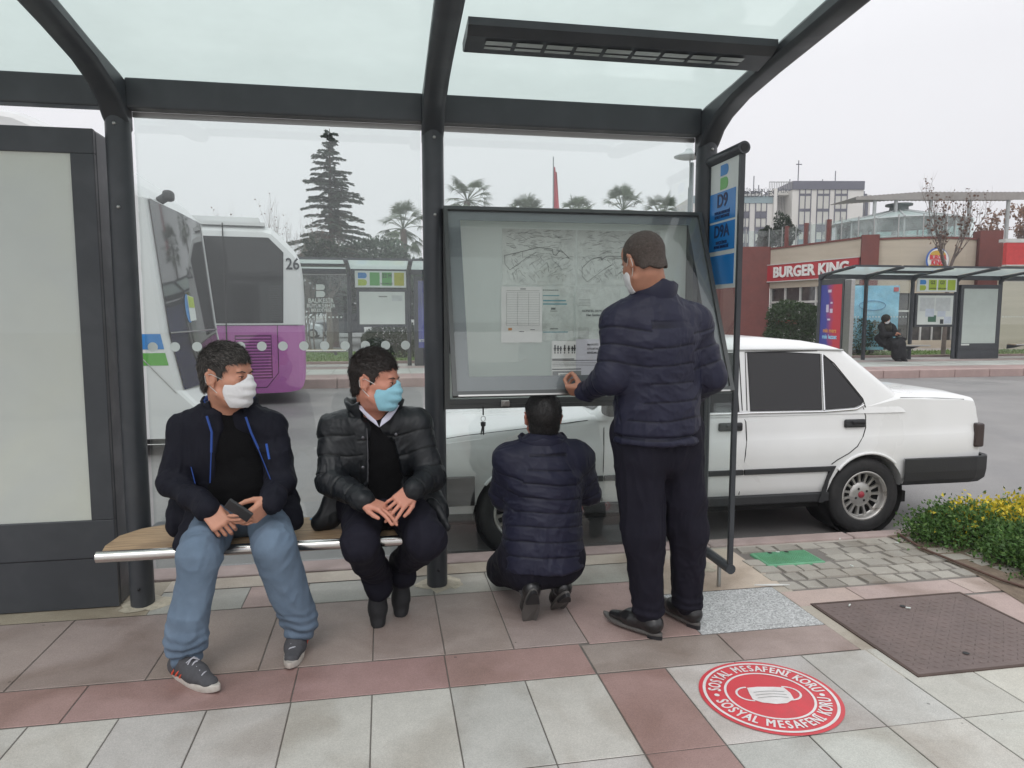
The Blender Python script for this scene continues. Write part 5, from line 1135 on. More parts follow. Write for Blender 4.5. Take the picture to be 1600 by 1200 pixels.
# terrace railing: glass with thin posts, maroon posts between
m_rg = glass('rail_glass', (.80, .90, .88), 1.2, dirt=.12)
rl = empty('terrace_railing', (20, 30, 4.75), 'glass railing with thin posts along the terrace edge', 'railing')
path = [Vector((15.8, 34.0, 0)), Vector(A0), Vector(A1)]+[Vector((*c, 0)) for c in cur]
gi = MB(); po_ = MB(); mp_ = MB()
for a, c in zip(path, path[1:]):
    n = max(1, int((c-a).length/.9))
    for k in range(n):
        p, q = a+(c-a)*k/n, a+(c-a)*(k+1)/n; z0 = 4.8 if a.y > 28.5 else 4.72
        gi.add([(p.x, p.y+.2, z0), (q.x, q.y+.2, z0), (q.x, q.y+.2, z0+.85), (p.x, p.y+.2, z0+.85)], [(0, 1, 2, 3)])
        po_ = MB(); po_.tube([(p.x, p.y+.2, z0-.1), (p.x, p.y+.2, z0+.95)], .028, 6); po_.build('rail_post', m_alu, rl)
gi.build('rail_glass', m_rg, rl, fix=False)
for f in (.22, .45, .7): p = A0+(A1-A0)*f; mp_ = MB(); mp_.bbox(p.x-.08, p.x+.08, p.y+.1, p.y+.26, 4.7, 5.75, .01); mp_.build('maroon_post', m_brick, rl)
# round glass room
dm = empty('glass_room', (24.97, 31.2, 4.5), 'round glass terrace room with a shallow roof and small cap', 'building')
cx_, cy_, rd = 24.97, 31.6, 3.0; n = 16; m_dg = glass('room_glass', (.55, .68, .66), 1.4, dirt=.25)
b = MB(); P = [(cx_+rd*math.cos(6.283*k/n+.2), cy_+rd*math.sin(6.283*k/n+.2)) for k in range(n)]
b.grid([[(x, y, z) for x, y in P] for z in (4.5, 5.85)], closed=True, smooth=False); b.build('glass_wall', m_dg, dm, fix=False)
b = MB(); b.grid([[(cx_+(x-cx_)*1.05, cy_+(y-cy_)*1.05, 5.85) for x, y in P], [(cx_+(x-cx_)*.18, cy_+(y-cy_)*.18, 6.45) for x, y in P]], closed=True, smooth=False); b.build('roof', pm('room_roof', (.42, .50, .48), .3, var=.08), dm)
b = MB()
for (x, y) in P:
    b.tube([(x, y, 4.5), (x, y, 5.86)], .045, 6); b.tube([(cx_+(x-cx_)*1.05, cy_+(y-cy_)*1.05, 5.87), (cx_+(x-cx_)*.18, cy_+(y-cy_)*.18, 6.47)], .04, 5)
b.tube([(x, y, 5.86) for x, y in P+[P[0]]], .06, 6); b.tube([(x, y, 5.0) for x, y in P+[P[0]]], .03, 6); b.build('ribs', pm('room_frame', (.40, .42, .42), .5), dm)
b = MB(); b.lathe([(.45, 6.4), (.42, 6.72), (.62, 6.74), (.62, 6.82), (0, 6.85)], (cx_, cy_, 0), 'z', 14); b.build('cap', pm('cap_grey', (.22, .25, .25), .5), dm)
# pergola canopy
pg = empty('pergola', (26, 30.5, 4.5), 'long corrugated canopy on slim posts over the terrace', 'canopy')
b = MB(); Pg0, Pg1 = Vector((22.3, 31.2, 0)), Vector((31.5, 29.6, 0)); dp = (Pg1-Pg0).normalized(); np_ = Vector((-dp.y, dp.x, 0)); rows = []
nn = 90
for k in range(nn+1):
    p = Pg0+(Pg1-Pg0)*k/nn; z = 7.03+.28*(min(1, k/30))*.8+.035*(k % 2); rows.append([(p.x, p.y, z), (p.x+np_.x*3, p.y+np_.y*3, z+.05)])
b.grid(rows, smooth=False)
rows = []
for k in range(nn+1):
    p = Pg0+(Pg1-Pg0)*k/nn; z0 = 6.90; z1 = 7.02+.28*(min(1, k/30))*.8+.035*(k % 2); rows.append([(p.x, p.y-.02, z0), (p.x, p.y-.02, z1)])
b.grid(rows, smooth=False); b.build('canopy_roof', pm('canopy_grey', (.30, .28, .265), .6, .2, var=.1, vs=4), pg, fix=False)
for px_ in (.11, .22, .40, .60, .80, .98): p = Pg0+(Pg1-Pg0)*px_; b = MB(); b.tube([(p.x, p.y+.15, 4.5), (p.x, p.y+.15, 6.95)], .085, 10); b.build('post', pm('post_grey', (.36, .37, .37), .5), pg)
# blue billboard behind the shelter
ad = empty('billboard', (16.4, 21.6, 0), 'sky blue advertising board behind the seated woman', 'billboard')
b = MB(); b.add([(15.55, 21.80, .25), (17.22, 21.55, .25), (17.22, 21.55, 2.42), (15.55, 21.80, 2.42)], [(0, 1, 2, 3)]); b.add([(15.55, 21.86, .25), (17.22, 21.61, .25), (17.22, 21.61, 2.42), (15.55, 21.86, 2.42)], [(0, 1, 2, 3)])
b.build('board', pm('sky_blue_print', (.20, .50, .68), .4, var=.35, vs=1.3, stain=(1.9, 1.35, 1.2, .8), ss=.9), ad, fix=False)
b = MB(); b.tube([(16.3+.45*math.cos(t), 21.655-.15*math.cos(t)*.45, 1.75+.16*math.sin(t)) for t in [6.283*k/20 for k in range(21)]], .012, 4); b.add([(17.0, 21.55, 2.22), (17.17, 21.53, 2.22), (17.17, 21.53, 2.36), (17.0, 21.55, 2.36)], [(0, 1, 2, 3)], 1)
b.build('pictures', [pm('print_blue', (.08, .25, .45), .5), pm('print_red', (.5, .05, .05), .5)], ad, fix=False)
for x, y in ((15.6, 21.86), (17.17, 21.63)): b = MB(); b.tube([(x, y, 0), (x, y, 2.45)], .04, 8); b.build('post', m_wfr, ad)

# ================================================================ office block
of = empty('office_block', (53, 84, 0), 'white office block with dark window bands far behind the restaurant', 'building')
m_ow = pm('office_white', (.68, .66, .62), .8, var=.04, vs=.3, stain=(.88, .86, .83, .5), ss=.15); m_od = pm('office_dark_band', (.10, .10, .13), .6, var=.1); m_ot = pm('office_teal_glass', (.22, .30, .32), .2, var=.1); m_osh = pm('office_blind', (.56, .55, .50), .7, var=.05, vs=1); m_rec = pm('office_recess', (.24, .235, .235), .8)
MO = Matrix.Translation((44.8, 85.3, 0)) @ Matrix.Rotation(R(-9.4), 4, 'Z')
def ob(x0, x1, y0, y1, z0, z1, mm, nm, bb=None):
    b = bb or MB(); b.box(x0, x1, y0, y1, z0, z1, M=MO)
    if bb is None: b.build(nm, mm, of)
K = .0811; U = lambda px: (px-1157)*K; Zp = lambda py: 1.45+(491-py)*K
ob(-6, U(1212), .1, 12, -1, Zp(306), m_ow, 'left_wing'); ob(U(1212), U(1238), 2.5, 12, -1, Zp(303), m_rec, 'recess'); ob(U(1238), U(1350), 0, 14, -1, Zp(297), m_ow, 'main_wing')
ob(U(1237.5), U(1350.3), -.15, 14.1, Zp(297), Zp(284), m_od, 'roof_band'); ob(U(1350.3), U(1358), 1.0, 13, -1, Zp(297), m_od, 'side_bay'); ob(U(1358), U(1375), 2.2, 12, -1, Zp(300), m_ow, 'rear_wing'); ob(U(1355), U(1368), 2.0, 12, Zp(303), Zp(299), m_od, 'rear_band')
ob(U(1366), U(1371), 2.05, 2.3, -1, Zp(306), m_od, 'rear_bay')
ob(-6, U(1212), 0, .3, Zp(318), Zp(307), m_ot, 'glass_storey'); ob(U(1212), U(1238), 1.2, 2.6, Zp(303), Zp(296), m_ow, 'lintel'); ob(U(1208), U(1213), -.3, 1.2, Zp(350), Zp(296), m_ow, 'fin')
b = MB()
for k in range(9): ob(U(1216+k*2.5), U(1216.7+k*2.5), 2.3, 2.6, -1, Zp(303), m_rec, '', b)
b.build('recess_ribs', m_ow, of)
for (a, c) in ((1249, 1267), (1277, 1296), (1305, 1324)):
    for (t, u) in ((297.5, 303), (307, 326), (331, 350), (363, 373)): ob(U(a), U(c), -.03, .1, Zp(u), Zp(t), m_osh, 'window_blinds')
    for (t, u) in ((303.3, 306.7), (326.3, 330.7)): ob(U(a), U(c), -.06, .1, Zp(u), Zp(t), m_od, 'spandrel')
    ob(U(a), U(c), -.04, .1, Zp(362.5), Zp(350.5), m_od, 'dark_window_row'); ob(U(a), U(c), -.04, .1, Zp(386), Zp(373.5), m_ot, 'teal_window_row')
    b = MB()
    for x in (a, (a+c)/2, c): ob(U(x)-.05, U(x)+.05, -.12, .1, Zp(400), Zp(297), m_od, '', b)
    b.build('mullions', m_od, of)
    b = MB(); b.box(U(a)+.9, U(a)+1.5, -.4, -.1, Zp(366), Zp(362), M=MO); b.build('air_conditioner', m_wfr, of)
for (a, c) in ((1159, 1171), (1181, 1198)):
    for (t, u, mm) in ((319, 330, m_osh), (331, 341, m_od), (342, 354, m_osh), (355, 365, m_od), (366, 378, m_osh), (379, 388, m_od)): ob(U(a), U(c), .0, .2, Zp(u), Zp(t), mm, 'window_row')
    b = MB()
    for x in (a, (a+c)/2, c): ob(U(x)-.05, U(x)+.05, -.08, .1, Zp(395), Zp(318), m_od, '', b)
    b.build('mullions', m_od, of)
b = MB()
for k in range(14): ob(U(1201+k*2.7), U(1201.5+k*2.7), -.05, .05, Zp(296), Zp(286-k*.15), m_od, '', b)
ob(U(1201), U(1238), -.05, .05, Zp(286), Zp(285), m_od, '', b); b.build('roof_railing', pm('roof_grey', (.3, .3, .3), .7), of)
ob(-4, U(1200), 2, 8, Zp(306), Zp(298), pm('roof_house', (.46, .46, .45), .8), 'roof_house')
b = MB()
for (px, t, u) in ((1251, 285, 250), (1181, 300, 274), (1310, 284, 266), (1238, 287, 279), (1290, 284, 279), (1189, 298, 288)): b.tube([MO @ Vector((U(px), 1, Zp(t))), MO @ Vector((U(px), 1, Zp(u)))], .07, 4)
b.tube([MO @ Vector((U(1247), 1, Zp(256))), MO @ Vector((U(1256), 1, Zp(256)))], .06, 4)
for px in (1172, 1176, 1186, 1194, 1246, 1258, 1300, 1304): b.box(U(px)-.25, U(px)+.25, 2, 2.6, Zp(300 if px < 1200 else 284), Zp(296 if px < 1200 else 280.5), M=MO)
b.build('roof_masts', m_od, of)
jm = [text('T.C. BALIKESİR BÜYÜKŞEHİR', .72, MO @ face_front(U(1172), -.15, Zp(299.5)), m_ink, obj=False), text('BELEDİYESİ', 1.0, MO @ face_front(U(1184), -.15, Zp(304.5)), m_ink, obj=False, bold=.02)]
join_meshes(jm, 'lettering', of)
# ================================================================ people: implicit surfaces meshed with surface nets
def nrm(v): v = np.asarray(v, float); return v/(np.linalg.norm(v)+1e-12)
def A3(*v): return np.array(v, float)
class Field:
    def __init__(s, lo, hi, h):
        s.lo = np.array(lo, float); s.h = h; s.n = np.ceil((np.array(hi)-s.lo)/h).astype(int)+1
        s.ax = [s.lo[i]+h*np.arange(s.n[i]) for i in range(3)]; s.F = np.full(s.n, 1.0, np.float32)
    def region(s, lo, hi, m):
        a = [int(max(0, math.floor((lo[i]-m-s.lo[i])/s.h))) for i in range(3)]; b = [int(min(s.n[i], math.ceil((hi[i]+m-s.lo[i])/s.h)+1)) for i in range(3)]
        return a, b
    def pts(s, a, b):
        X, Y, Z = np.meshgrid(s.ax[0][a[0]:b[0]], s.ax[1][a[1]:b[1]], s.ax[2][a[2]:b[2]], indexing='ij'); return np.stack([X, Y, Z], -1)
    def add(s, fn, k=.01, op='u'):
        f, lo, hi = fn; m = k+2*s.h; a, b = s.region(lo, hi, m)
        if any(b[i] <= a[i] for i in range(3)): return s
        P = s.pts(a, b); d = f(P).astype(np.float32); sl = tuple(slice(a[i], b[i]) for i in range(3)); c = s.F[sl]
        if op == 'u':
            if k > 0: h = np.clip(.5+.5*(c-d)/k, 0, 1); s.F[sl] = c+(d-c)*h-k*h*(1-h)
            else: s.F[sl] = np.minimum(c, d)
        else:   # subtract
            d = -d
            if k > 0: h = np.clip(.5-.5*(c-d)/k, 0, 1); s.F[sl] = c+(d-c)*h+k*h*(1-h)
            else: s.F[sl] = np.maximum(c, d)
        return s
    def mesh(s, smooth=1):
        F = s.F; F[0], F[-1] = 1, 1; F[:, 0], F[:, -1] = 1, 1; F[:, :, 0], F[:, :, -1] = 1, 1
        S_ = F < 0; nx, ny, nz = F.shape; c = np.zeros((nx-1, ny-1, nz-1), np.int8)
        for i in (0, 1):
            for j in (0, 1):
                for k in (0, 1): c += S_[i:nx-1+i, j:ny-1+j, k:nz-1+k]
        act = (c > 0) & (c < 8); I = np.argwhere(act); idx = -np.ones(act.shape, np.int64); idx[act] = np.arange(len(I))
        pos = np.zeros((len(I), 3)); cnt = np.zeros(len(I))
        cor = {(i, j, k): F[I[:, 0]+i, I[:, 1]+j, I[:, 2]+k] for i in (0, 1) for j in (0, 1) for k in (0, 1)}
        for p in cor:
            for a in range(3):
                if p[a] == 1: continue
                q = list(p); q[a] = 1; q = tuple(q); f0, f1 = cor[p], cor[q]; m = (f0 < 0) != (f1 < 0); t = np.where(m, f0/(f0-f1+1e-12), 0)
                e = np.array(p, float)[None]+np.zeros((len(I), 3)); e[:, a] += t; pos += e*m[:, None]; cnt += m
        V = s.lo+(I+pos/cnt[:, None])*s.h; Q = []
        for a in range(3):
            sl0 = [slice(None)]*3; sl1 = [slice(None)]*3; sl0[a] = slice(0, -1); sl1[a] = slice(1, None); A_, B_ = S_[tuple(sl0)], S_[tuple(sl1)]; E_ = np.argwhere(A_ != B_); flip = A_[tuple(E_.T)]
            o1, o2 = [x for x in range(3) if x != a]; d1 = np.zeros(3, int); d1[o1] = 1; d2 = np.zeros(3, int); d2[o2] = 1
            g = lambda E__: idx[tuple(E__.T)]
            q = np.stack([g(E_-d1-d2), g(E_-d2), g(E_), g(E_-d1)], 1); 
            if a == 1: flip = ~flip
            q = np.where(flip[:, None], q, q[:, ::-1]); Q.append(q)
        Q = np.concatenate(Q)
        for _ in range(smooth):
            acc = np.zeros_like(V); n_ = np.zeros(len(V))
            for a_, b_ in ((0, 1), (1, 2), (2, 3), (3, 0)):
                np.add.at(acc, Q[:, a_], V[Q[:, b_]]); np.add.at(n_, Q[:, a_], 1); np.add.at(acc, Q[:, b_], V[Q[:, a_]]); np.add.at(n_, Q[:, b_], 1)
            V = V*.45+.55*acc/n_[:, None]
        return V, Q
def vnormals(V, Q):
    n = np.cross(V[Q[:, 2]]-V[Q[:, 0]], V[Q[:, 3]]-V[Q[:, 1]]); N_ = np.zeros_like(V)
    for k in range(4): np.add.at(N_, Q[:, k], n)
    return N_/(np.linalg.norm(N_, axis=1)[:, None]+1e-12)
def to_obj(name, V, Q, mat, parent=None, col=None, world=True):
    me = bpy.data.meshes.new(name); me.vertices.add(len(V)); me.vertices.foreach_set('co', np.asarray(V, float).ravel()); n, k = Q.shape; me.loops.add(n*k); me.loops.foreach_set('vertex_index', Q.ravel().astype(np.int32)); me.polygons.add(n); me.polygons.foreach_set('loop_start', np.arange(n)*k)
    me.polygons.foreach_set('use_smooth', np.ones(n, bool)); me.materials.append(mat)
    if col is not None:
        ca = me.color_attributes.new('Col', 'FLOAT_COLOR', 'POINT'); ca.data.foreach_set('color', np.concatenate([col, np.ones((len(V), 1))], 1).ravel())
    me.update(); me.validate(); return link(name, me, parent)
def cap(a, b, ra, rb=None, flat=None):
    """tapered capsule; flat=(axis, factor) squeezes it along an axis"""
    a, b = np.array(a, float), np.array(b, float); rb = ra if rb is None else rb; ab = b-a; L2 = ab@ab+1e-12
    def f(P):
        q = P-a
        if flat is not None:
            ax = nrm(flat[0]); q = q+((q@ax)*(1/flat[1]-1))[..., None]*ax; ab_ = ab+(ab@ax)*(1/flat[1]-1)*ax; l2 = ab_@ab_
        else: ab_, l2 = ab, L2
        t = np.clip((q@ab_)/l2, 0, 1); d = np.linalg.norm(q-t[..., None]*ab_, axis=-1)-(ra+(rb-ra)*t)
        return d*(flat[1] if flat is not None and flat[1] < 1 else 1)
    r = max(ra, rb); return f, np.minimum(a, b)-r, np.maximum(a, b)+r
def ell(c, r, Rm=None):
    c, r = np.array(c, float), np.array(r, float)
    def f(P):
        q = P-c
        if Rm is not None: q = q@Rm
        k0 = np.linalg.norm(q/r, axis=-1); k1 = np.linalg.norm(q/r**2, axis=-1)+1e-9; return k0*(k0-1)/k1
    m = max(r); return f, c-m, c+m
def rbx(c, hf, rd, Rm=None):
    c, hf = np.array(c, float), np.array(hf, float)
    def f(P):
        q = P-c
        if Rm is not None: q = q@Rm
        q = np.abs(q)-hf+rd; return np.linalg.norm(np.maximum(q, 0), axis=-1)+np.minimum(q.max(-1), 0)-rd
    m = np.linalg.norm(hf); return f, c-m, c+m
def frm(f, u=(0, 0, 1)):
    f = nrm(f); r = nrm(np.cross(f, u)); return np.stack([r, f, np.cross(r, f)], 1)      # columns: right, forward, up
def vnoise(P, sc, seed=0):
    """smooth value noise in [-1,1]"""
    P = np.asarray(P)*sc+seed*17.3; i = np.floor(P).astype(np.int64); f = P-i; f = f*f*(3-2*f); out_ = 0
    for dx in (0, 1):
        for dy in (0, 1):
            for dz in (0, 1):
                h = (i[:, 0]+dx)*374761393+(i[:, 1]+dy)*668265263+(i[:, 2]+dz)*2147483647+seed*1013; h = (h ^ (h >> 13))*1274126177; h = ((h ^ (h >> 16)) & 0xffff)/32767.5-1
                out_ = out_+h*(f[:, 0] if dx else 1-f[:, 0])*(f[:, 1] if dy else 1-f[:, 1])*(f[:, 2] if dz else 1-f[:, 2])
    return out_
def folds(V, sc, amp, seed=0, aniso=(1, 1, 1)):
    """sharp-crested cloth wrinkles"""
    W = V*np.array(aniso); w_ = np.stack([vnoise(W, sc*.5, seed+1), vnoise(W, sc*.5, seed+2), vnoise(W, sc*.5, seed+3)], 1)/sc*.8
    return amp*(1-2*np.abs(vnoise(W+w_, sc, seed+4)))+amp*.45*(1-2*np.abs(vnoise(W+w_, sc*2.1, seed+5)))+amp*.22*(1-2*np.abs(vnoise(W+w_*1.3, sc*4.4, seed+6)))
# ---------------- skin
def skinmat(name, col):
    m = pm(name, col, .5, var=.07, vs=30, bump=.08, bs=300, spec=.4); b = m.node_tree.nodes['Principled BSDF']; b.inputs['Subsurface Weight'].default_value = .12; b.inputs['Subsurface Radius'].default_value = (.012, .005, .003); b.inputs['Subsurface Scale'].default_value = 1; return m
def head_prims(c, Rm, s):
    T = lambda x, y, z: c+Rm@(np.array([x, y, z])*s); E = lambda p, r: ell(T(*p), np.array(r)*s, Rm); Cp = lambda p, q, ra, rb=None: cap(T(*p), T(*q), ra*s, (rb or ra)*s)
    u = [(E((0, -.014, .038), (.077, .098, .086)), .01), (E((0, .026, -.035), (.062, .066, .080)), .03), (E((0, .040, -.075), (.046, .046, .040)), .03), (E((0, .070, -.098), (.022, .018, .016)), .02),
         (Cp((0, .088, .012), (0, .108, -.026), .008, .012), .010), (E((.012, .098, -.030), (.009, .010, .008)), .006), (E((-.012, .098, -.030), (.009, .010, .008)), .006),
         (E((0, .036, .052), (.061, .046, .044)), .02), (Cp((-.032, .080, .028), (.032, .080, .028), .009), .012), (Cp((-.044, .066, -.012), (-.050, .030, -.012), .014), .02), (Cp((.044, .066, -.012), (.050, .030, -.012), .014), .02),
         (Cp((-.058, .010, -.06), (-.024, .066, -.094), .013), .02), (Cp((.058, .010, -.06), (.024, .066, -.094), .013), .02), (Cp((-.018, .090, -.060), (.018, .090, -.060), .008), .008), (Cp((-.015, .087, -.073), (.015, .087, -.073), .009), .008)]
    sub_ = [(E((.032, .094, .008), (.015, .010, .009)), .010), (E((-.032, .094, .008), (.015, .010, .009)), .010)]
    post = [(E((.031, .078, .008), (.0125, .0125, .0115)), .002), (E((-.031, .078, .008), (.0125, .0125, .0115)), .002)]
    for sg in (1, -1):
        post += [(Cp((sg*.079, -.012, .024), (sg*.087, -.024, .012), .007, .007), .003), (Cp((sg*.087, -.024, .014), (sg*.082, -.018, -.024), .0065, .007), .003), (Cp((sg*.077, -.002, .018), (sg*.088, -.014, .030), .005), .003), (E((sg*.074, -.008, -.002), (.007, .014, .026)), .006), (Cp((sg*.076, -.010, -.022), (sg*.074, -.006, -.034), .0075, .006), .004)]
    return u, sub_, post
def hand(wr, d, n, curl, thumb=(.7, .3), s=1.0, side=1, spread=.10):
    """wr wrist, d direction to knuckles, n palm-facing normal, curl per finger (radians, total). side: +1 thumb on the +x side (x = d x n)"""
    d = nrm(d); n = nrm(np.array(n)-d*(np.array(n)@d)); x = np.cross(d, n)*side; pr = []; Rm = np.stack([x, d, n], 1)
    pr.append((rbx(wr+d*.050*s, (.039*s, .046*s, .0125*s), .012*s, Rm), .008)); pr.append((ell(wr+d*.03*s+x*.020*s+n*.010*s, (.020*s, .032*s, .014*s), Rm), .012)); pr.append((cap(wr-d*.03*s, wr+d*.02*s, .024*s, .024*s, (n, .75)), .012))
    Ls = [(.040, .025, .020), (.045, .028, .021), (.042, .026, .020), (.033, .020, .018)]; rs = [.0088, .0090, .0085, .0075]
    for i in range(4):
        off = (.030-.0200*i)*s; ang = spread*(1.5-i)/1.5; base = wr+d*(.090-.004*abs(i-1.2))*s+x*off; dd = nrm(d*math.cos(ang)+x*math.sin(ang)); c_ = curl[i] if hasattr(curl, '__len__') else curl; a = 0; p = base-dd*.012*s; q = base
        pr.append((cap(p, q, rs[i]*1.08*s), .006))
        for j, L_ in enumerate(Ls[i]):
            a += c_*(.40, .38, .22)[j]; v = dd*math.cos(a)+n*math.sin(a); p2 = q+v*L_*s; pr.append((cap(q, p2, rs[i]*(1-.08*j)*s, rs[i]*(.90-.08*j)*s), .0025)); q = p2
    b0 = wr+d*.018*s+x*.026*s+n*.006*s; out_ = nrm(d*.75+x*thumb[0]+n*thumb[1]); b1 = b0+out_*.040*s; v2 = nrm(out_+d*.35+n*thumb[1]*.4-x*.25); b2 = b1+v2*.031*s; b3 = b2+nrm(v2+d*.2-x*.2)*.024*s
    pr += [(cap(b0, b1, .0135*s, .0112*s), .008), (cap(b1, b2, .0108*s, .0095*s), .003), (cap(b2, b3, .0095*s, .0078*s), .003)]
    return pr
def bbox_of(prs, m=.02):
    lo = np.min([p[0][1] for p in prs], 0)-m; hi = np.max([p[0][2] for p in prs], 0)+m; return lo, hi
def mesh_prims(prs, h, sub_=(), post=(), smooth=1, sm2=None):
    lo, hi = bbox_of(list(prs)+list(post)); F = Field(lo, hi, h)
    for p, k in prs: F.add(p, k)
    for p, k in sub_: F.add(p, k, 's')
    for p, k in post: F.add(p, k)
    return F.mesh(smooth)
def merge(parts):
    Vs, Qs, o = [], [], 0
    for V, Q in parts: Vs.append(V); Qs.append(Q+o); o += len(V)
    return np.concatenate(Vs), np.concatenate(Qs)
def bone_coord(V, bones):
    """nearest bone: returns index, distance along the bone in metres"""
    best = np.full(len(V), 9.); ix = np.zeros(len(V), int); s_ = np.zeros(len(V))
    for i, (a, b) in enumerate(bones):
        a, b = np.array(a), np.array(b); ab = b-a; L_ = np.linalg.norm(ab); t = np.clip((V-a)@ab/L_**2, 0, 1); d = np.linalg.norm(V-a-t[:, None]*ab, axis=1); m = d < best; best[m] = d[m]; ix[m] = i; s_[m] = (t*L_)[m]
    return ix, s_, best
def strands(base, dirs, L_, r, mat, parent, name='hair_strands', bend=None):
    """thin 3-sided tapered locks: base (n,3), dirs (n,3)"""
    n = len(base); d = dirs/(np.linalg.norm(dirs, axis=1)[:, None]+1e-9); s1 = np.cross(d, rng.normal(size=(n, 3))); s1 /= np.linalg.norm(s1, axis=1)[:, None]; s2 = np.cross(d, s1); L_ = (L_*rng.uniform(.6, 1.3, n))[:, None]; V = []
    bend = bend if bend is not None else np.zeros((n, 3))
    for t, w_ in ((0, 1.), (.5, .8), (1, .12)):
        c = base+d*L_*t+bend*L_*t*t
        for a in (0, 2.09, 4.19): V.append(c+(s1*math.cos(a)+s2*math.sin(a))*r*w_)
    V = np.stack(V, 1).reshape(-1, 3); k = np.arange(n)[:, None]*9; Q = []
    for lv in (0, 3):
        for a in range(3): Q.append(np.concatenate([k+lv+a, k+lv+(a+1) % 3, k+lv+3+(a+1) % 3, k+lv+3+a], 1))
    return to_obj(name, V, np.concatenate(Q), mat, parent)
def make_hair(c, Rm, s, parent, mat, mat2, thick, g, L_, r, n, comb, lift=.3, h=.0035, wave=.002, top=0., seed=1, nape=1.):
    """g: hairline profile (z -> max y); comb: combing direction in head space"""
    T = lambda p: c+Rm@(np.array(p)*s); zz = np.array([a for a, _ in g]); yy = np.array([b for _, b in g])
    def f(P):
        q = ((P-c)@Rm)/s; r1 = np.array((.077, .098, .086))+thick; k0 = np.linalg.norm((q-[0, -.014, .038+top*.5])/(r1+[0, 0, top]), axis=-1); k1 = np.linalg.norm((q-[0, -.014, .038+top*.5])/(r1+[0, 0, top])**2, axis=-1)+1e-9; d1 = k0*(k0-1)/k1
        r2 = np.array((.068, .052, .062))*nape+thick*.6; k0 = np.linalg.norm((q-[0, -.046, -.03])/r2, axis=-1); k1 = np.linalg.norm((q-[0, -.046, -.03])/r2**2, axis=-1)+1e-9; d2 = k0*(k0-1)/k1
        hh = np.clip(.5+.5*(d1-d2)/.02, 0, 1); d = d1+(d2-d1)*hh-.02*hh*(1-hh)
        gz = np.interp(q[..., 2], zz, yy); w_ = .004*np.sin(q[..., 0]*180)+.003*np.sin(q[..., 2]*230)+(.012*np.sin(q[..., 0]*95+2) if nape == .97 else 0); cut = (q[..., 1]-gz-w_+.10*np.abs(q[..., 0])*(q[..., 2] > .04))*.75
        hh = np.clip(.5-.5*(d-cut)/.006, 0, 1); d = d+(cut-d)*hh+.006*hh*(1-hh)
        qa = np.stack([np.abs(q[..., 0]), q[..., 1], q[..., 2]], -1); er = (np.linalg.norm((qa-[.088, -.004, -.006])/[.026, .022, .036], axis=-1)-1)*.022
        return np.maximum(d, -er)*s
    lo, hi = c-.16*s, c+.16*s; F = Field(lo, hi, h); F.add((f, lo, hi), 0); V, Q = F.mesh(1); N_ = vnormals(V, Q)
    q = ((V-c)@Rm)/s; V = V+N_*(folds(q, 38, wave, seed, (1, .35, .6)))[:, None]
    o = to_obj('hair', V, Q, mat, parent)
    if n:
        N_ = vnormals(V, Q); q = ((V-c)@Rm)/s; ok = np.where((np.einsum('ij,ij->i', (q-[0, -.014, .03]), (N_@Rm)) > 0) & ~((np.abs(q[:, 0]) > .055) & (np.abs(q[:, 1]+.004) < .032) & (q[:, 2] < .045)))[0]; i = rng.choice(ok, n); cd = np.array(comb, float)
        qq = q[i]; nn_ = N_[i]@Rm; cdv = cd[None]*1.0; down = np.clip((.09-qq[:, 2:3])/.1, 0, 1); cdv = cdv*(1-down)+np.array([0, -.15, -1.])*down
        t = cdv-nn_*np.einsum('ij,ij->i', cdv, nn_)[:, None]; t /= np.linalg.norm(t, axis=1)[:, None]+1e-6
        dr = (t+nn_*lift+rng.normal(size=t.shape)*.22)@Rm.T; bd = (-nn_*lift*.5)@Rm.T; col = mat2 if mat2 else mat; k = n//3
        a_ = strands(V[i[:k]]-N_[i[:k]]*.001, dr[:k], L_, r, mat2 or mat, o, 'grey_strands' if mat2 else 'strands', bd[:k]); b_ = strands(V[i[k:]]-N_[i[k:]]*.001, dr[k:], L_, r, mat, o, 'strands', bd[k:])
    return o
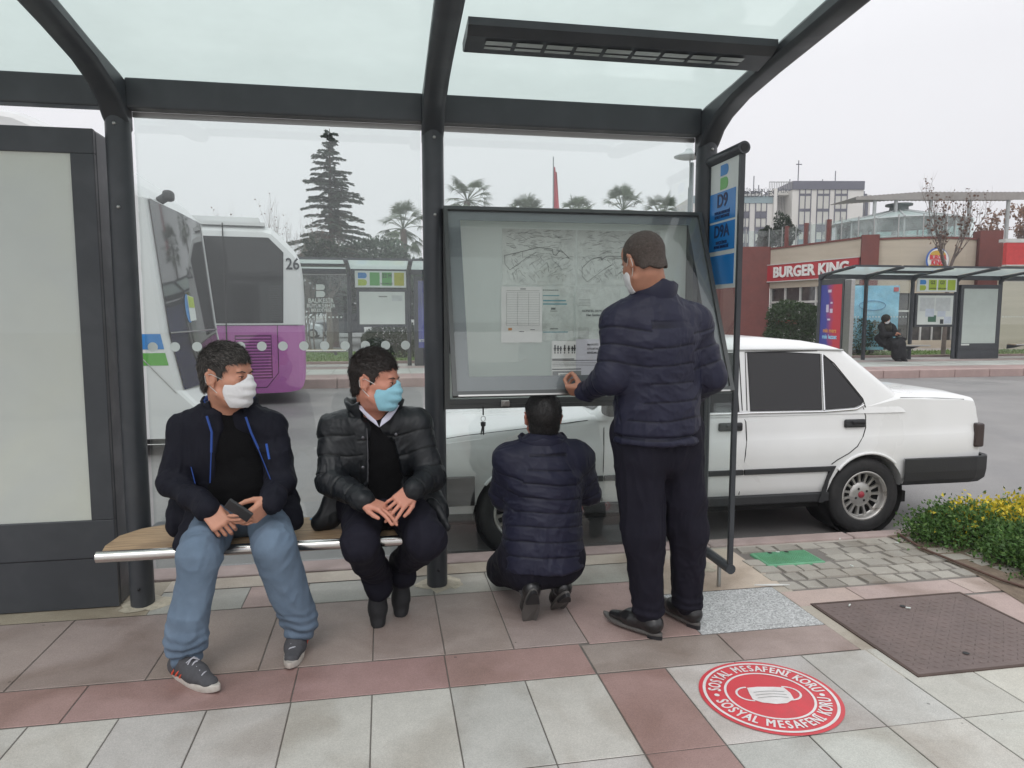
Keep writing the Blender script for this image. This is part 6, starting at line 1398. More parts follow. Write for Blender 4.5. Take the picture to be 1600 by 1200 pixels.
def make_mask(c, Rm, s, parent, mat, ear_side=(1, -1), z0=-.112, z1=.008):
    m_str = pm('mask_strap', (.62, .62, .60), .7)
    def f(P):
        q = ((P-c)@Rm)/s
        def el(cc, rr): rr = np.array(rr); k0 = np.linalg.norm((q-cc)/rr, axis=-1); k1 = np.linalg.norm((q-cc)/rr**2, axis=-1)+1e-9; return k0*(k0-1)/k1
        d1 = el(np.array([0, .030, -.045]), (.067, .078, .086)); d2 = np.minimum(el(np.array([0, .075, -.035]), (.032, .046, .055)), el(np.array([0, .058, -.092]), (.038, .042, .034))); h = np.clip(.5+.5*(d1-d2)/.03, 0, 1); d = d1+(d2-d1)*h-.03*h*(1-h)
        top = z1-.024+.034*np.exp(-(q[..., 0]/.026)**2); region = np.maximum(np.maximum(q[..., 2]-top, z0-q[..., 2]), np.maximum(.030+.30*np.abs(q[..., 2]+.05)-q[..., 1], np.abs(q[..., 0])-.066))
        d = d+.0026*np.sin((q[..., 2]+.05)*math.pi/.017)*np.clip((.055-np.abs(q[..., 0]))/.03, 0, 1)
        return np.maximum(np.maximum(d, -(d+.006)), region)*s
    lo, hi = c-.15*s, c+.15*s; F = Field(lo, hi, .0024); F.add((f, lo, hi), 0); V, Q = F.mesh(1); N_ = vnormals(V, Q); V = V+N_*folds(V, 40, .0008, 3)[:, None]
    o = to_obj('face_mask', V, Q, mat, parent); T = lambda x, y, z: c+Rm@(np.array([x, y, z])*s)
    for sg in (1, -1):
        b = MB(); b.tube([T(sg*.061, .046, -.012), T(sg*.073, .018, .002), T(sg*.085, -.008, .014), T(sg*.090, -.030, .006), T(sg*.086, -.028, -.018)], .0014, 5); b.tube([T(sg*.086, -.028, -.018), T(sg*.078, -.012, -.036), T(sg*.069, .015, -.060), T(sg*.058, .040, -.082)], .0014, 5); b.build('ear_loop', m_str, o)
    return o
def shoe(heel, d, kind, parent, pitch=0., L_=.29, w_=.050, roll_=0.):
    """heel: ground point under heel; d: toe direction; pitch>0 lifts the heel"""
    d = nrm(A3(d[0], d[1], 0)); P0 = np.array(heel, float); pv = P0+d*L_*.78 if pitch else P0
    fw = d*math.cos(pitch)-A3(0, 0, 1)*math.sin(pitch); up = A3(0, 0, 1)*math.cos(pitch)+d*math.sin(pitch)
    if pitch: P0 = pv-fw*L_*.78
    rt = np.cross(fw, up); Rm = np.stack([rt, fw, up], 1); T = lambda x, y, z: P0+rt*x+fw*y+up*z; s_ = L_/.29
    so = {'sneaker': .021, 'dress': .012, 'plain': .020}[kind]; heelb = .012 if kind == 'dress' else 0
    up_ = [(cap(T(0, .045, .045), T(0, .16, .040), .040, .038, (rt, .92)), .03), (cap(T(0, .16, .038), T(0, .235*s_, .030), .040, .030 if kind != 'dress' else .024, (up, .72)), .03), (cap(T(0, .05, .05), T(0, .075, .085), .036, .034), .03), (cap(T(0, .10, .06), T(0, .17, .048), .030, .024), .03)]
    cut = [(rbx(T(0, .12, -.04+so*.6), (.2, .4, .045), .002, Rm), .002), (cap(T(0, .062, .115), T(0, .070, .09), .026), .006)]
    m = {'sneaker': pm('sneaker_grey', (.065, .065, .072), .85, var=.15, vs=60, bump=.3, bs=400), 'dress': pm('black_leather', (.012, .012, .013), .32, var=.1, spec=.6, bump=.1, bs=60), 'plain': pm('black_canvas', (.012, .012, .014), .75, var=.1, bump=.2, bs=300)}[kind]
    V, Q = mesh_prims(up_, .004, cut); V = V+vnormals(V, Q)*folds(V, 30, .0010, 5)[:, None]; o = to_obj('shoe', V, Q, m, parent)
    b = MB(); pl = []
    for k in range(28):
        t = 2*math.pi*k/28; yy = math.cos(t); xx = math.sin(t); wd = .040+.006*yy if yy > 0 else .037; ln_ = (L_/2)
        pl.append((xx*wd*(1-.25*max(0, yy)**3*(1.6 if kind == 'dress' else 1)), L_/2+yy*ln_))
    def rowz(z, k): return [T(x*k, L_/2+(y-L_/2)*(1-(1-k)*.25), z+(.012*max(0, (y/L_-.75)*4)**2 if kind != 'plain' else 0)) for x, y in pl]
    b.grid([rowz(0, .97), rowz(.004, 1.0), rowz(so, 1.01), rowz(so+.003, .96)], closed=True); b.add(rowz(0, .97), [tuple(range(28))]); b.add(rowz(so+.003, .96), [tuple(range(28))])
    b.build('sole', {'sneaker': pm('sole_white', (.50, .47, .43), .7, stain=(.7, .65, .6, .6), ss=20), 'dress': pm('sole_grey', (.10, .095, .09), .6), 'plain': m_black}[kind], o)
    if kind == 'dress':
        b = MB(); hp = [(x, y) for x, y in pl if y < .085]; hp = sorted(hp, key=lambda p: math.atan2(p[0], .085-p[1])); lo_ = [T(x*.95, y, -.016) for x, y in hp]; hi_ = [T(x*.97, y, .002) for x, y in hp]; n = len(hp)
        b.add(lo_+hi_, [tuple(range(n)), tuple(range(2*n-1, n-1, -1))]+[(i, (i+1) % n, n+(i+1) % n, n+i) for i in range(n)]); b.build('heel', m_black, o)
    if kind == 'sneaker':
        b = MB()
        for sg in (1, -1):
            for k in range(3):
                y0 = .070+.026*k; b.tube([T(sg*.0385, y0-.012, .026), T(sg*.0415, y0, .040), T(sg*.036, y0+.012, .057-.004*k)], .0062, 5, sq=(1, .6))
        b.build('orange_stripes', pm('stripe_orange', (.75, .10, .05), .5), o)
        b = MB()
        for k in range(5): y0 = .132+.019*k; z0 = .099-.0095*k; b.tube([T(-.024, y0, z0-.014), T(-.008, y0+.004, z0-.001), T(.010, y0+.010, z0-.002), T(.025, y0+.012, z0-.017)], .0030, 5); b.tube([T(.024, y0, z0-.014), T(.0, y0+.006, z0), T(-.025, y0+.012, z0-.017)], .0028, 5)
        b.build('laces', pm('lace_grey', (.42, .42, .46), .8), o)
    return o
def leg_prims(hip, knee, ank, r=(.095, .070, .058), loose=1.0, cuff=None):
    h, k, a = map(np.array, (hip, knee, ank)); p = [(cap(h, k, r[0]*loose, r[1]*loose), .04), (cap(k, a, r[1]*loose*.97, r[2]*loose), .03)]
    if cuff is not None: p.append((cap(a, a+np.array(cuff), r[2]*loose*.98, r[2]*loose*1.02), .02))
    return p
def garment(name, prs, mat, parent, h=.006, late=(), subs=(), fold=(14, .005, (1, 1, 1)), quilt=None, extra=None, seed=0, col=None, smooth=2, bcol=(.015, .0158, .034)):
    V, Q = mesh_prims(prs, h, subs, post=late, smooth=smooth); N_ = vnormals(V, Q); d = folds(V, fold[0], fold[1], seed, fold[2]) if fold else 0
    if quilt:      # list of (bone a, bone b, pitch, amp, phase)
        ix, s_, dist = bone_coord(V, [(q[0], q[1]) for q in quilt])
        pit = np.array([q[2] for q in quilt])[ix]; amp = np.array([q[3] for q in quilt])[ix]; ph = np.array([q[4] for q in quilt])[ix]
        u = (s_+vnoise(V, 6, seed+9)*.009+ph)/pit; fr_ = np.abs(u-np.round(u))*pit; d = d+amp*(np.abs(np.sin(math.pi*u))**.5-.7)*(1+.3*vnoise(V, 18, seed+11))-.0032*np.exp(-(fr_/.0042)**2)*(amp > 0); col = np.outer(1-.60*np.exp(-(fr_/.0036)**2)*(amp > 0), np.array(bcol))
    if extra is not None: d = d+extra(V, N_)
    V = V+N_*(d*np.ones(len(V)))[:, None]; return to_obj(name, V, Q, mat, parent, col)
def person(name_label, J, headR, hs, skin, hands, bodyscale=1.0):
    """the bare body: one mesh with head, neck, torso, limbs and hands"""
    c = J['head']; u, sb, post = head_prims(c, headR, hs); nb = J['neck']; T = lambda x, y, z: c+headR@(np.array([x, y, z])*hs)
    u = u+[(cap(T(0, -.022, -.045), nb, .056*hs, .062*hs), .03), (cap(nb, nb+(J['chest']-nb)*.25, .065, .075), .03)]
    parts = [mesh_prims(u, .0035, sb, post)]
    B = [(cap(nb, J['chest'], .055, .085), .03), (cap(J['chest'], J['pelvis'], .09, .10), .03)]
    for s_ in 'LR':
        B += [(cap(J['sh'+s_], J['el'+s_], .048, .040), .03), (cap(J['el'+s_], J['wr'+s_], .040, .026), .03), (cap(nb+A3(0, .03, -.10), J['sh'+s_]+A3(0, .02, -.02), .030, .036), .02)]
        B += [(cap(J['hip'+s_], J['kn'+s_], .075, .05), .04), (cap(J['kn'+s_], J['an'+s_], .045, .028), .03), (cap(J['an'+s_], J['an'+s_]+A3(0, 0, -.02), .028), .02)]
    parts.append(mesh_prims(B, .011))
    for hp in hands: parts.append(mesh_prims(hp, .0026))
    V, Q = merge(parts); o = to_obj('person', V, Q, skin, None)
    tag(o, name_label, 'person'); return o
def pos(**k): return {a: np.array(b, float) for a, b in k.items()}
def eyes(c, Rm, s, parent, hair):
    T = lambda x, y, z: c+Rm@(np.array([x, y, z])*s)
    for sg in (1, -1):
        b = MB(); b.tube([T(sg*.016, .094, .024), T(sg*.032, .092, .029), T(sg*.050, .078, .024)], [.0020, .0026, .0014], 6, sq=(1, 1)); b.build('eyebrow', hair, parent)
        b = MB(); b.tube([T(sg*.020, .089, .010), T(sg*.031, .0915, .0125), T(sg*.043, .084, .009)], .0016, 5); b.build('eyelid_line', pm('lid_shadow', (.09, .04, .03), .7), parent)
        b = MB(); b.lathe([(0, .0026), (.0034, .002), (.0042, 0)], (0, 0, 0), 'y', 10); Mx = Matrix.Translation(Vector(T(sg*.0315, .0895, .0065))) @ Matrix(np.block([[Rm, np.zeros((3, 1))], [np.zeros((1, 3)), 1]]).tolist()); b.v = [tuple(Mx @ Vector(v)) for v in b.v]; b.build('iris', pm('iris_dark', (.02, .012, .008), .15), parent)
m_navy_j = pm('navy_softshell', (.0080, .0085, .0150), .75, var=.12, vs=20, bump=.12, bs=350, spec=.18)
m_black_knit = pm('black_knit', (.0055, .0055, .0062), .9, var=.15, vs=30, bump=.5, bs=260, spec=.12)
m_jean = pm('blue_denim', (.118, .168, .235), .88, var=.16, vs=5, bump=.35, bs=600, stain=(1.25, 1.22, 1.18, .5), ss=5)
m_trs = pm('navy_trousers', (.0110, .0105, .0180), .8, var=.10, vs=12, bump=.1, bs=500, spec=.15)
m_cuffblue = pm('royal_blue_lining', (.015, .06, .28), .7)
m_coat = pm('black_green_nylon', (.0068, .0085, .0110), .46, attr=True, var=.10, vs=9, bump=.06, bs=60, spec=.38)
m_puf = pm('navy_puffer', (.0150, .0158, .034), .52, attr=True, var=.10, vs=9, bump=.10, bs=70, spec=.25)
HL = [(-.14, -.3), (-.075, -.3), (-.062, -.075), (-.045, -.045), (-.028, -.028), (-.018, .020), (.0, .028), (.030, .038), (.052, .062), (.066, .092), (.085, .12), (.2, .15)]
# ---------------- man in jeans, seated at the left
J = pos(head=(-.662, 3.19, 1.185), neck=(-.685, 3.27, 1.045), chest=(-.675, 3.32, .86), pelvis=(-.64, 3.385, .575), shR=(-.860, 3.29, .955), shL=(-.510, 3.27, .960), elR=(-.905, 3.225, .725), elL=(-.452, 3.20, .725), wrR=(-.715, 3.02, .655), wrL=(-.478, 3.03, .672),
        hipR=(-.735, 3.34, .555), hipL=(-.555, 3.34, .555), knR=(-.748, 2.945, .495), knL=(-.462, 2.99, .500), anR=(-.800, 2.925, .140), anL=(-.392, 3.075, .138))
HR = frm((.89, -.44, -.06), (.05, 0, 1)); hs = 1.10; sk = skinmat('skin_tan', (.50, .245, .165))
hd = [hand(J['wrR'], (.55, -.50, -.55), (.35, .35, -.75), (2.1, 2.3, 2.4, 2.4), (.35, .9), 1.04, side=1, spread=.04), hand(J['wrL'], (-.62, -.52, -.42), (-.30, .62, .30), (1.0, 1.15, 1.25, 1.35), (.5, .35), 1.04, side=-1, spread=.05)]
pA = person('seated man in blue jeans and navy jacket wearing a white mask, holding a phone', J, HR, hs, sk, hd)
hg = pm('dark_hair', (.020, .017, .015), .55, var=.3, vs=40, bump=.5, bs=160, stretch=(1, 1, .3)); hgrey = pm('grey_hair', (.17, .155, .14), .5)
hA = make_hair(J['head'], HR, hs, pA, hg, hgrey, .005, HL, .022, .00075, 9500, (.2, .9, .1), lift=.34, wave=.0024, top=.005, seed=3, nape=.93)
eyes(J['head'], HR, hs, pA, hg); make_mask(J['head'], HR, hs, pA, pm('mask_white', (.66, .66, .67), .8, var=.03))
tf = nrm(A3(.16, -1, 0)); 
garment('sweater', [(cap(J['neck']+A3(0, 0, -.045), J['chest'], .085, .150, (tf, .80)), .06), (cap(J['chest'], J['pelvis']+A3(0, -.02, .06), .158, .172, (tf, .86)), .06), (ell(J['pelvis']+A3(.01, -.07, .12), (.155, .135, .13)), .06)], m_black_knit, pA, fold=(11, .004, (1, 1, 1.5)), seed=2)
prs = [(cap(J['neck']+A3(0, .01, -.06), J['chest'], .110, .178, (tf, .80)), .06), (cap(J['chest'], J['pelvis']+A3(0, 0, .02), .180, .190, (tf, .82)), .06)]
late = []
for s_ in 'LR':
    late += [(cap(J['neck']+A3((J['sh'+s_][0]-J['neck'][0])*.35, .01, -.075), J['sh'+s_]+A3(0, 0, -.012), .078, .062), .05), (cap(J['sh'+s_]+A3(0, 0, -.015), J['el'+s_], .064, .056), .045), (cap(J['el'+s_], J['wr'+s_], .055, .043), .025)]
prs += [(cap((-.84, 3.36, .70), (-.905, 3.28, .53), .085, .055, (tf, .5)), .05), (cap((-.50, 3.34, .68), (-.425, 3.22, .53), .08, .045, (tf, .55)), .05), (cap((-.80, 3.22, .60), (-.875, 3.14, .475), .07, .030, (A3(.5, .8, 0), .38)), .04)]
# open front: a wedge cut away, widening downwards
def opening(pts, y_max, axis=None):
    zz = np.array([p[0] for p in pts]); x0 = np.array([p[1] for p in pts]); x1 = np.array([p[2] for p in pts])
    def f(P): a = np.interp(P[..., 2], zz, x0); b = np.interp(P[..., 2], zz, x1); return np.maximum(np.maximum(a-P[..., 0], P[..., 0]-b), P[..., 1]-y_max)*.9
    return f, A3(x0.min(), 2.7, zz.min()), A3(x1.max(), y_max, zz.max())
opA = opening([(.40, -.70, -.44), (.62, -.715, -.455), (.72, -.725, -.47), (.85, -.715, -.515), (.95, -.695, -.56), (1.02, -.70, -.57), (1.12, -.74, -.56)], 3.30)
jk = garment('jacket', prs, m_navy_j, pA, late=late, subs=[(opA, .012)], fold=(9.5, .0105, (1, 1, .75)), seed=5, h=.0055)
def collar(parent, c, pts_in, rad, h_, mat, name='collar', th=.011, lean=.02, gap=None):
    """stand-up collar: ring of points (angle) around c with height h_"""
    b = MB(); n = 40; a0, a1 = gap if gap else (0, 2*math.pi); rows = []
    for (dr, z) in ((0, -.02), (lean*.4, h_*.4), (lean, h_), (lean+th*.5, h_+.006), (lean+th, h_), (lean*.4+th, h_*.4), (th, -.02)):
        rows.append([(c[0]+(rad[0]+dr)*math.cos(a0+(a1-a0)*k/n), c[1]+(rad[1]+dr)*math.sin(a0+(a1-a0)*k/n), c[2]+z*(1+.10*math.sin(3*k/n*6.28))+.004*math.sin(k*1.3)) for k in range(n+1)])
    b.grid(rows); cc = {'navy_puffer': (.015, .0158, .034), 'black_green_nylon': (.0068, .0085, .011)}.get(mat.name); b.col = [cc]*len(b.f) if cc else b.col; return b.build(name, mat, parent)
collar(jk, (-.675, 3.285, 1.005), None, (.088, .082), .070, m_navy_j, gap=(R(-50), R(238)), lean=.022); collar(jk, (-.675, 3.285, 1.008), None, (.083, .077), .069, m_cuffblue, 'collar_lining', gap=(R(-44), R(232)), th=.004, lean=.020)
b = MB(); b.tube([(-.745, 3.165, 1.02), (-.722, 3.140, .955), (-.726, 3.135, .87)], .0055, 6); b.build('blue_piping', m_cuffblue, jk); b = MB(); b.tube([(-.726, 3.135, .87), (-.735, 3.13, .74)], .0025, 5); b.build('blue_piping', m_cuffblue, jk); b = MB(); b.tube([(-.585, 3.150, 1.015), (-.563, 3.135, .95), (-.535, 3.132, .88)], .005, 6); b.build('blue_piping', m_cuffblue, jk); b = MB(); b.tube([(-.535, 3.128, .88), (-.485, 3.118, .74), (-.465, 3.10, .66)], .0022, 5); b.build('blue_piping', m_cuffblue, jk)
b = MB(); b.tube([(-.498, 3.105, .905), (-.487, 3.098, .84)], .0050, 6); b.build('chest_zip', pm('zip_blue', (.02, .09, .42), .6), jk)
tr = []
for s_, cf in (('R', (-.012, .015, -.035)), ('L', (.01, -.01, -.02))): tr += [(cap(J['hip'+s_], J['kn'+s_]+A3(0, .01, 0), .093, .076), .04), (cap(J['kn'+s_]+A3(0, .01, -.02), J['an'+s_]+A3(0, 0, .02), .077, .070), .02), (cap(J['an'+s_]+A3(0, 0, .03), J['an'+s_]+np.array(cf), .067, .066), .02)]
tr += [(cap(J['hipR'], J['hipL'], .115), .04), (cap(J['pelvis']+A3(-.08, .02, 0), J['pelvis']+A3(.08, .02, 0), .13), .04)]
def leg_fold(J, amp=.008, hz=.22):
    def f(V, N_):   # stacked creases above the shoes, radiating creases at the lap
        z = V[:, 2]; low = np.clip((hz-z)/.14, 0, 1); s_ = z+.02*vnoise(V, 14, 3); return amp*low*np.sin(s_*2*math.pi/.048+3*vnoise(V, 9, 6))*.8
    return f
jn = garment('jeans', tr, m_jean, pA, fold=(8.5, .0095, (1, .8, .65)), extra=leg_fold(J), seed=9, h=.0055)
shoe((-.868, 2.965, .0), (.66, -.62, 0), 'sneaker', pA, L_=.305); shoe((-.388, 3.190, 0), (-.05, -1, 0), 'sneaker', pA, L_=.305)
ph = empty('phone', (-.58, 2.95, .66), 'black phone in a dark case held between the seated man\'s hands', 'phone')
Mp = Matrix.Translation((-.585, 2.935, .668)) @ Matrix.Rotation(R(38), 4, 'Y') @ Matrix.Rotation(R(-52), 4, 'X'); b = MB(); b.bbox(-.055, .055, -.033, .033, -.006, .006, .005, M=Mp, seg=3); b.build('case', m_bp, ph)
b = MB(); b.box(-.050, .050, -.029, .029, .0062, .0070, M=Mp); b.build('screen', pm('phone_screen', (.008, .008, .009), .08), ph)
# ---------------- man in black coat, seated in the middle
J = pos(head=(-.042, 3.19, 1.155), neck=(-.055, 3.27, 1.02), chest=(-.045, 3.32, .85), pelvis=(-.02, 3.385, .575), shR=(-.225, 3.30, .945), shL=(.135, 3.28, .955), elR=(-.245, 3.20, .715), elL=(.200, 3.20, .715), wrR=(-.095, 3.025, .660), wrL=(.112, 3.035, .695),
        hipR=(-.11, 3.34, .555), hipL=(.075, 3.34, .555), knR=(-.118, 2.985, .485), knL=(.170, 2.985, .490), anR=(-.050, 3.345, .215), anL=(.075, 3.435, .235))
HR = frm((.91, -.40, -.12), (.06, 0, 1)); hs = 1.06; sk2 = skinmat('skin_ruddy', (.52, .235, .165))
hd = [hand(J['wrR'], (.80, -.38, -.26), (-.25, .25, -.85), (.55, .7, .9, 1.1), (.55, .1), 1.0, side=-1, spread=.22), hand(J['wrL'], (-.66, -.50, -.42), (-.40, .40, -.62), (.5, .75, 1.0, 1.2), (.5, .1), 1.0, side=1, spread=.24)]
pB = person('seated man in a black quilted coat with a light blue mask', J, HR, hs, sk2, hd)
hb_ = pm('brown_black_hair', (.016, .010, .008), .5, var=.3, vs=40, bump=.5, bs=160)
HL2 = [(-.14, -.3), (-.08, -.3), (-.068, -.075), (-.048, -.042), (-.028, -.024), (-.018, .024), (.0, .030), (.03, .034), (.050, .060), (.068, .088), (.085, .12), (.2, .14)]
make_hair(J['head'], HR, hs, pB, hb_, None, .004, HL2, .020, .00075, 9000, (.1, .8, .45), lift=.30, wave=.0022, top=.008, seed=8, nape=.93)
eyes(J['head'], HR, hs, pB, hb_); make_mask(J['head'], HR, hs, pB, pm('mask_blue', (.25, .50, .60), .8, var=.03))
tf = nrm(A3(.12, -1, 0))
sw = garment('sweater', [(cap(J['neck']+A3(0, 0, -.06), J['chest'], .08, .140, (tf, .80)), .06), (cap(J['chest'], J['pelvis']+A3(0, -.02, .05), .145, .150, (tf, .86)), .06)], m_black_knit, pB, fold=(12, .003, (1, 1, 1.5)), seed=12)
m_shirt = pm('shirt_white', (.52, .52, .62), .8, var=.03)
b = MB()
for sg, P_ in ((-1, [(-.128, 3.215, 1.060), (-.112, 3.175, 1.035), (-.075, 3.148, .995), (-.028, 3.138, .958), (-.040, 3.150, .985), (-.085, 3.17, 1.025), (-.115, 3.205, 1.062)]), (1, [(.062, 3.20, 1.045), (.045, 3.17, 1.020), (.020, 3.150, .990), (-.026, 3.138, .958), (-.015, 3.155, .99), (.010, 3.165, 1.015), (.045, 3.20, 1.05)])):
    n = len(P_); b.add([(x, y, z) for x, y, z in P_]+[(x, y+.012, z-.004) for x, y, z in P_], [tuple(range(n)), tuple(range(2*n-1, n-1, -1))]+[(i, (i+1) % n, n+(i+1) % n, n+i) for i in range(n)])
b.build('shirt_collar', m_shirt, pB)
prs = [(cap(J['neck']+A3(0, .01, -.06), J['chest'], .105, .172, (tf, .80)), .06), (cap(J['chest'], J['pelvis']+A3(0, 0, 0), .175, .178, (tf, .84)), .06)]
late = []
for s_ in 'LR':
    late += [(cap(J['neck']+A3((J['sh'+s_][0]-J['neck'][0])*.35, .01, -.075), J['sh'+s_]+A3(0, 0, -.012), .080, .066), .05), (cap(J['sh'+s_]+A3(0, 0, -.015), J['el'+s_], .068, .061), .045), (cap(J['el'+s_], J['wr'+s_], .060, .046), .025)]
prs += [(cap((-.19, 3.38, .66), (-.275, 3.32, .50), .075, .045, (tf, .5)), .05), (cap((-.24, 3.36, .52), (-.315, 3.33, .485), .040, .022), .04), (cap((.14, 3.38, .66), (.235, 3.26, .53), .08, .05, (tf, .5)), .05), (cap((.20, 3.20, .57), (.262, 3.13, .50), .045, .022, (A3(.7, .7, 0), .5)), .03)]
opB = opening([(.40, -.10, .10), (.62, -.09, .09), (.72, -.085, .075), (.85, -.080, .045), (.93, -.085, .035), (1.0, -.11, .045), (1.1, -.13, .06)], 3.26)
ct = garment('coat', prs, m_coat, pB, late=late, subs=[(opB, .014)], fold=(12, .0050, (1, 1, .9)), seed=15, h=.0045, bcol=(.0068, .0085, .0110),
    quilt=[(J['neck'], J['pelvis'], .098, .0040, .0), (J['shR'], J['elR'], .085, .0032, .02), (J['shL'], J['elL'], .085, .0032, .03), (J['elR'], J['wrR'], .085, .003, .0), (J['elL'], J['wrL'], .085, .003, .0)])
collar(ct, (-.048, 3.285, .985), None, (.092, .088), .072, m_coat, gap=(R(-52), R(240)), lean=.026, th=.018)
for x, y, z in ((-.098, 3.125, .915), (-.100, 3.118, .785), (.045, 3.125, .925)): b = MB(); b.lathe([(0, -.004), (.006, -.003), (.0075, .0)], (x, y, z), 'y', 10); b.build('snap_button', pm('button_grey', (.10, .10, .11), .35, .6), ct)
b = MB(); b.tube([(-.080, 3.128, .955), (-.078, 3.118, .85), (-.080, 3.115, .72)], .0016, 5); b.build('front_seam', pm('seam_grey', (.10, .10, .11), .6), ct)
tr = leg_prims(J['hipR'], J['knR'], J['anR'], (.092, .078, .060), 1.0, (.0, -.03, -.05))+leg_prims(J['hipL'], J['knL'], J['anL'], (.094, .080, .060), 1.0, (.0, -.03, -.05))+[(cap(J['hipR'], J['hipL'], .108), .04), (cap(J['pelvis']+A3(-.08, .02, 0), J['pelvis']+A3(.08, .02, 0), .125), .04)]
garment('trousers', tr, m_trs, pB, fold=(8.5, .009, (1, .8, .7)), seed=19, h=.0055)
shoe((-.055, 3.50, 0), (.02, -1, 0), 'plain', pB, pitch=R(48), L_=.28); shoe((.085, 3.60, 0), (-.12, -1, 0), 'plain', pB, pitch=R(52), L_=.28)
b = MB(); wa = J['wrL']+nrm(J['elL']-J['wrL'])*(-.004); dz = nrm(J['elL']-J['wrL']); s1 = nrm(np.cross(dz, (0, 0, 1))); s2 = np.cross(dz, s1)
b.tube([tuple(wa+s1*.030*math.cos(t)+s2*.024*math.sin(t)) for t in [6.283*k/22 for k in range(23)]], .0065, 6, caps=False, sq=(1, 1))
wt = b.build('wrist_watch', pm('watch_steel', (.6, .58, .54), .2, 1.0, bump=.6, bs=260), None); tag(wt, 'steel wrist watch on the left wrist of the man in the black coat', 'watch')
# ---------------- man standing with his back turned, lifting the lid
J = pos(head=(1.088, 2.90, 1.668), neck=(1.150, 2.935, 1.535), chest=(1.170, 2.935, 1.33), pelvis=(1.180, 2.945, .96), shR=(1.350, 2.965, 1.425), shL=(.995, 2.925, 1.430), elR=(1.425, 2.93, 1.175), elL=(.945, 2.885, 1.185), wrR=(1.36, 3.13, 1.02), wrL=(.905, 3.12, 1.100),
        hipR=(1.275, 2.96, .93), hipL=(1.090, 2.94, .93), knR=(1.345, 2.965, .50), knL=(1.120, 2.925, .50), anR=(1.378, 3.02, .125), anL=(1.155, 2.95, .125))
HR = frm((-.32, .89, -.34), (-.10, .15, 1)); hs = 1.02; sk3 = skinmat('skin_brown', (.40, .195, .130))
hd = [hand(J['wrL'], (-.62, .60, .02), (.35, .55, .75), (2.2, 2.3, 2.4, 2.4), (.35, .8), 1.0, side=-1, spread=.10), hand(J['wrR'], (-.5, .6, -.6), (-.6, -.5, 0), .9, (.5, .3), 1.0, side=1)]
pC = person('standing man in navy quilted jacket with back turned, holding the open lid', J, HR, hs, sk3, hd)
hz = pm('cropped_hair', (.060, .045, .038), .7, var=.4, vs=90, bump=.6, bs=400)
HL3 = [(-.14, -.3), (-.075, -.3), (-.060, -.085), (-.045, -.060), (-.028, -.040), (-.018, .006), (.0, .022), (.03, .036), (.050, .066), (.068, .095), (.085, .12), (.2, .14)]
make_hair(J['head'], HR, hs, pC, hz, hgrey, .0022, HL3, .005, .0006, 7000, (.0, .3, -.5), lift=.7, wave=.0006, seed=5, nape=.97)
eyes(J['head'], HR, hs, pC, hz); make_mask(J['head'], HR, hs, pC, m_w2 if 'm_w2' in globals() else pm('mask_white', (.66, .66, .67), .8))
bf = nrm(A3(-.25, .97, 0)); up3 = nrm(J['neck']-J['pelvis'])
prs = [(cap(J['neck']+A3(.005, 0, -.055), J['chest'], .105, .182, (bf, .70)), .06), (cap(J['chest'], J['pelvis']+A3(0, -.008, -.10), .183, .203, (bf, .82)), .06)]
for s_ in 'LR': prs += [(cap(J['neck']+A3(0, 0, -.075), J['sh'+s_]+A3(0, 0, -.010), .082, .068), .06), (cap(J['sh'+s_]+A3(0, 0, -.015), J['el'+s_], .071, .064), .045), (cap(J['el'+s_], J['wr'+s_], .063, .046), .025)]
hem = [(rbx((1.18, 2.94, .60), (.4, .4, .300), .002), .006)]
def hemband(zc, seed):
    def f(V, N_): return -.012*np.exp(-((V[:, 2]-zc-.028)/.006)**2)*(N_[:, 2] > -.6)
    return f
pj = garment('jacket', prs, m_puf, pC, subs=hem, fold=(9, .006, (1, 1, 1.2)), seed=25, h=.0045, extra=hemband(.905, 1),
    quilt=[(A3(1.17, 2.935, 1.395), A3(1.18, 2.94, .90), .078, .0026, .0), (J['shR'], J['elR'], .072, .0025, .01), (J['shL'], J['elL'], .072, .0025, .02), (J['elR'], J['wrR'], .072, .0022, .0), (J['elL'], J['wrL'], .072, .0022, .02), (A3(1.15, 2.935, 1.6), A3(1.17, 2.935, 1.45), 3, .0, .0)])
collar(pj, (1.148, 2.93, 1.500), None, (.080, .078), .082, m_puf, lean=.010, th=.014, gap=(R(112)-R(330), R(112)))
tr = leg_prims(J['hipR'], J['knR'], J['anR'], (.108, .088, .062), 1.0, (.0, .0, .0))+leg_prims(J['hipL'], J['knL'], J['anL'], (.108, .088, .063), 1.0, (.0, .0, .0))+[(cap(J['pelvis']+A3(-.065, 0, -.02), J['pelvis']+A3(.065, 0, -.02), .120), .04), (ell((1.12, 2.90, .86), (.088, .080, .11)), .05), (ell((1.24, 2.91, .86), (.088, .080, .11)), .05)]
garment('trousers', tr, m_trs, pC, fold=(7.5, .0095, (1.2, 1.2, .50)), extra=leg_fold(J, .006, .2), seed=29, h=.0055)
shoe((1.200, 2.880, .0158), (-.58, .80, 0), 'dress', pC, L_=.325); shoe((1.412, 2.950, .0158), (-.34, .93, 0), 'dress', pC, L_=.315)
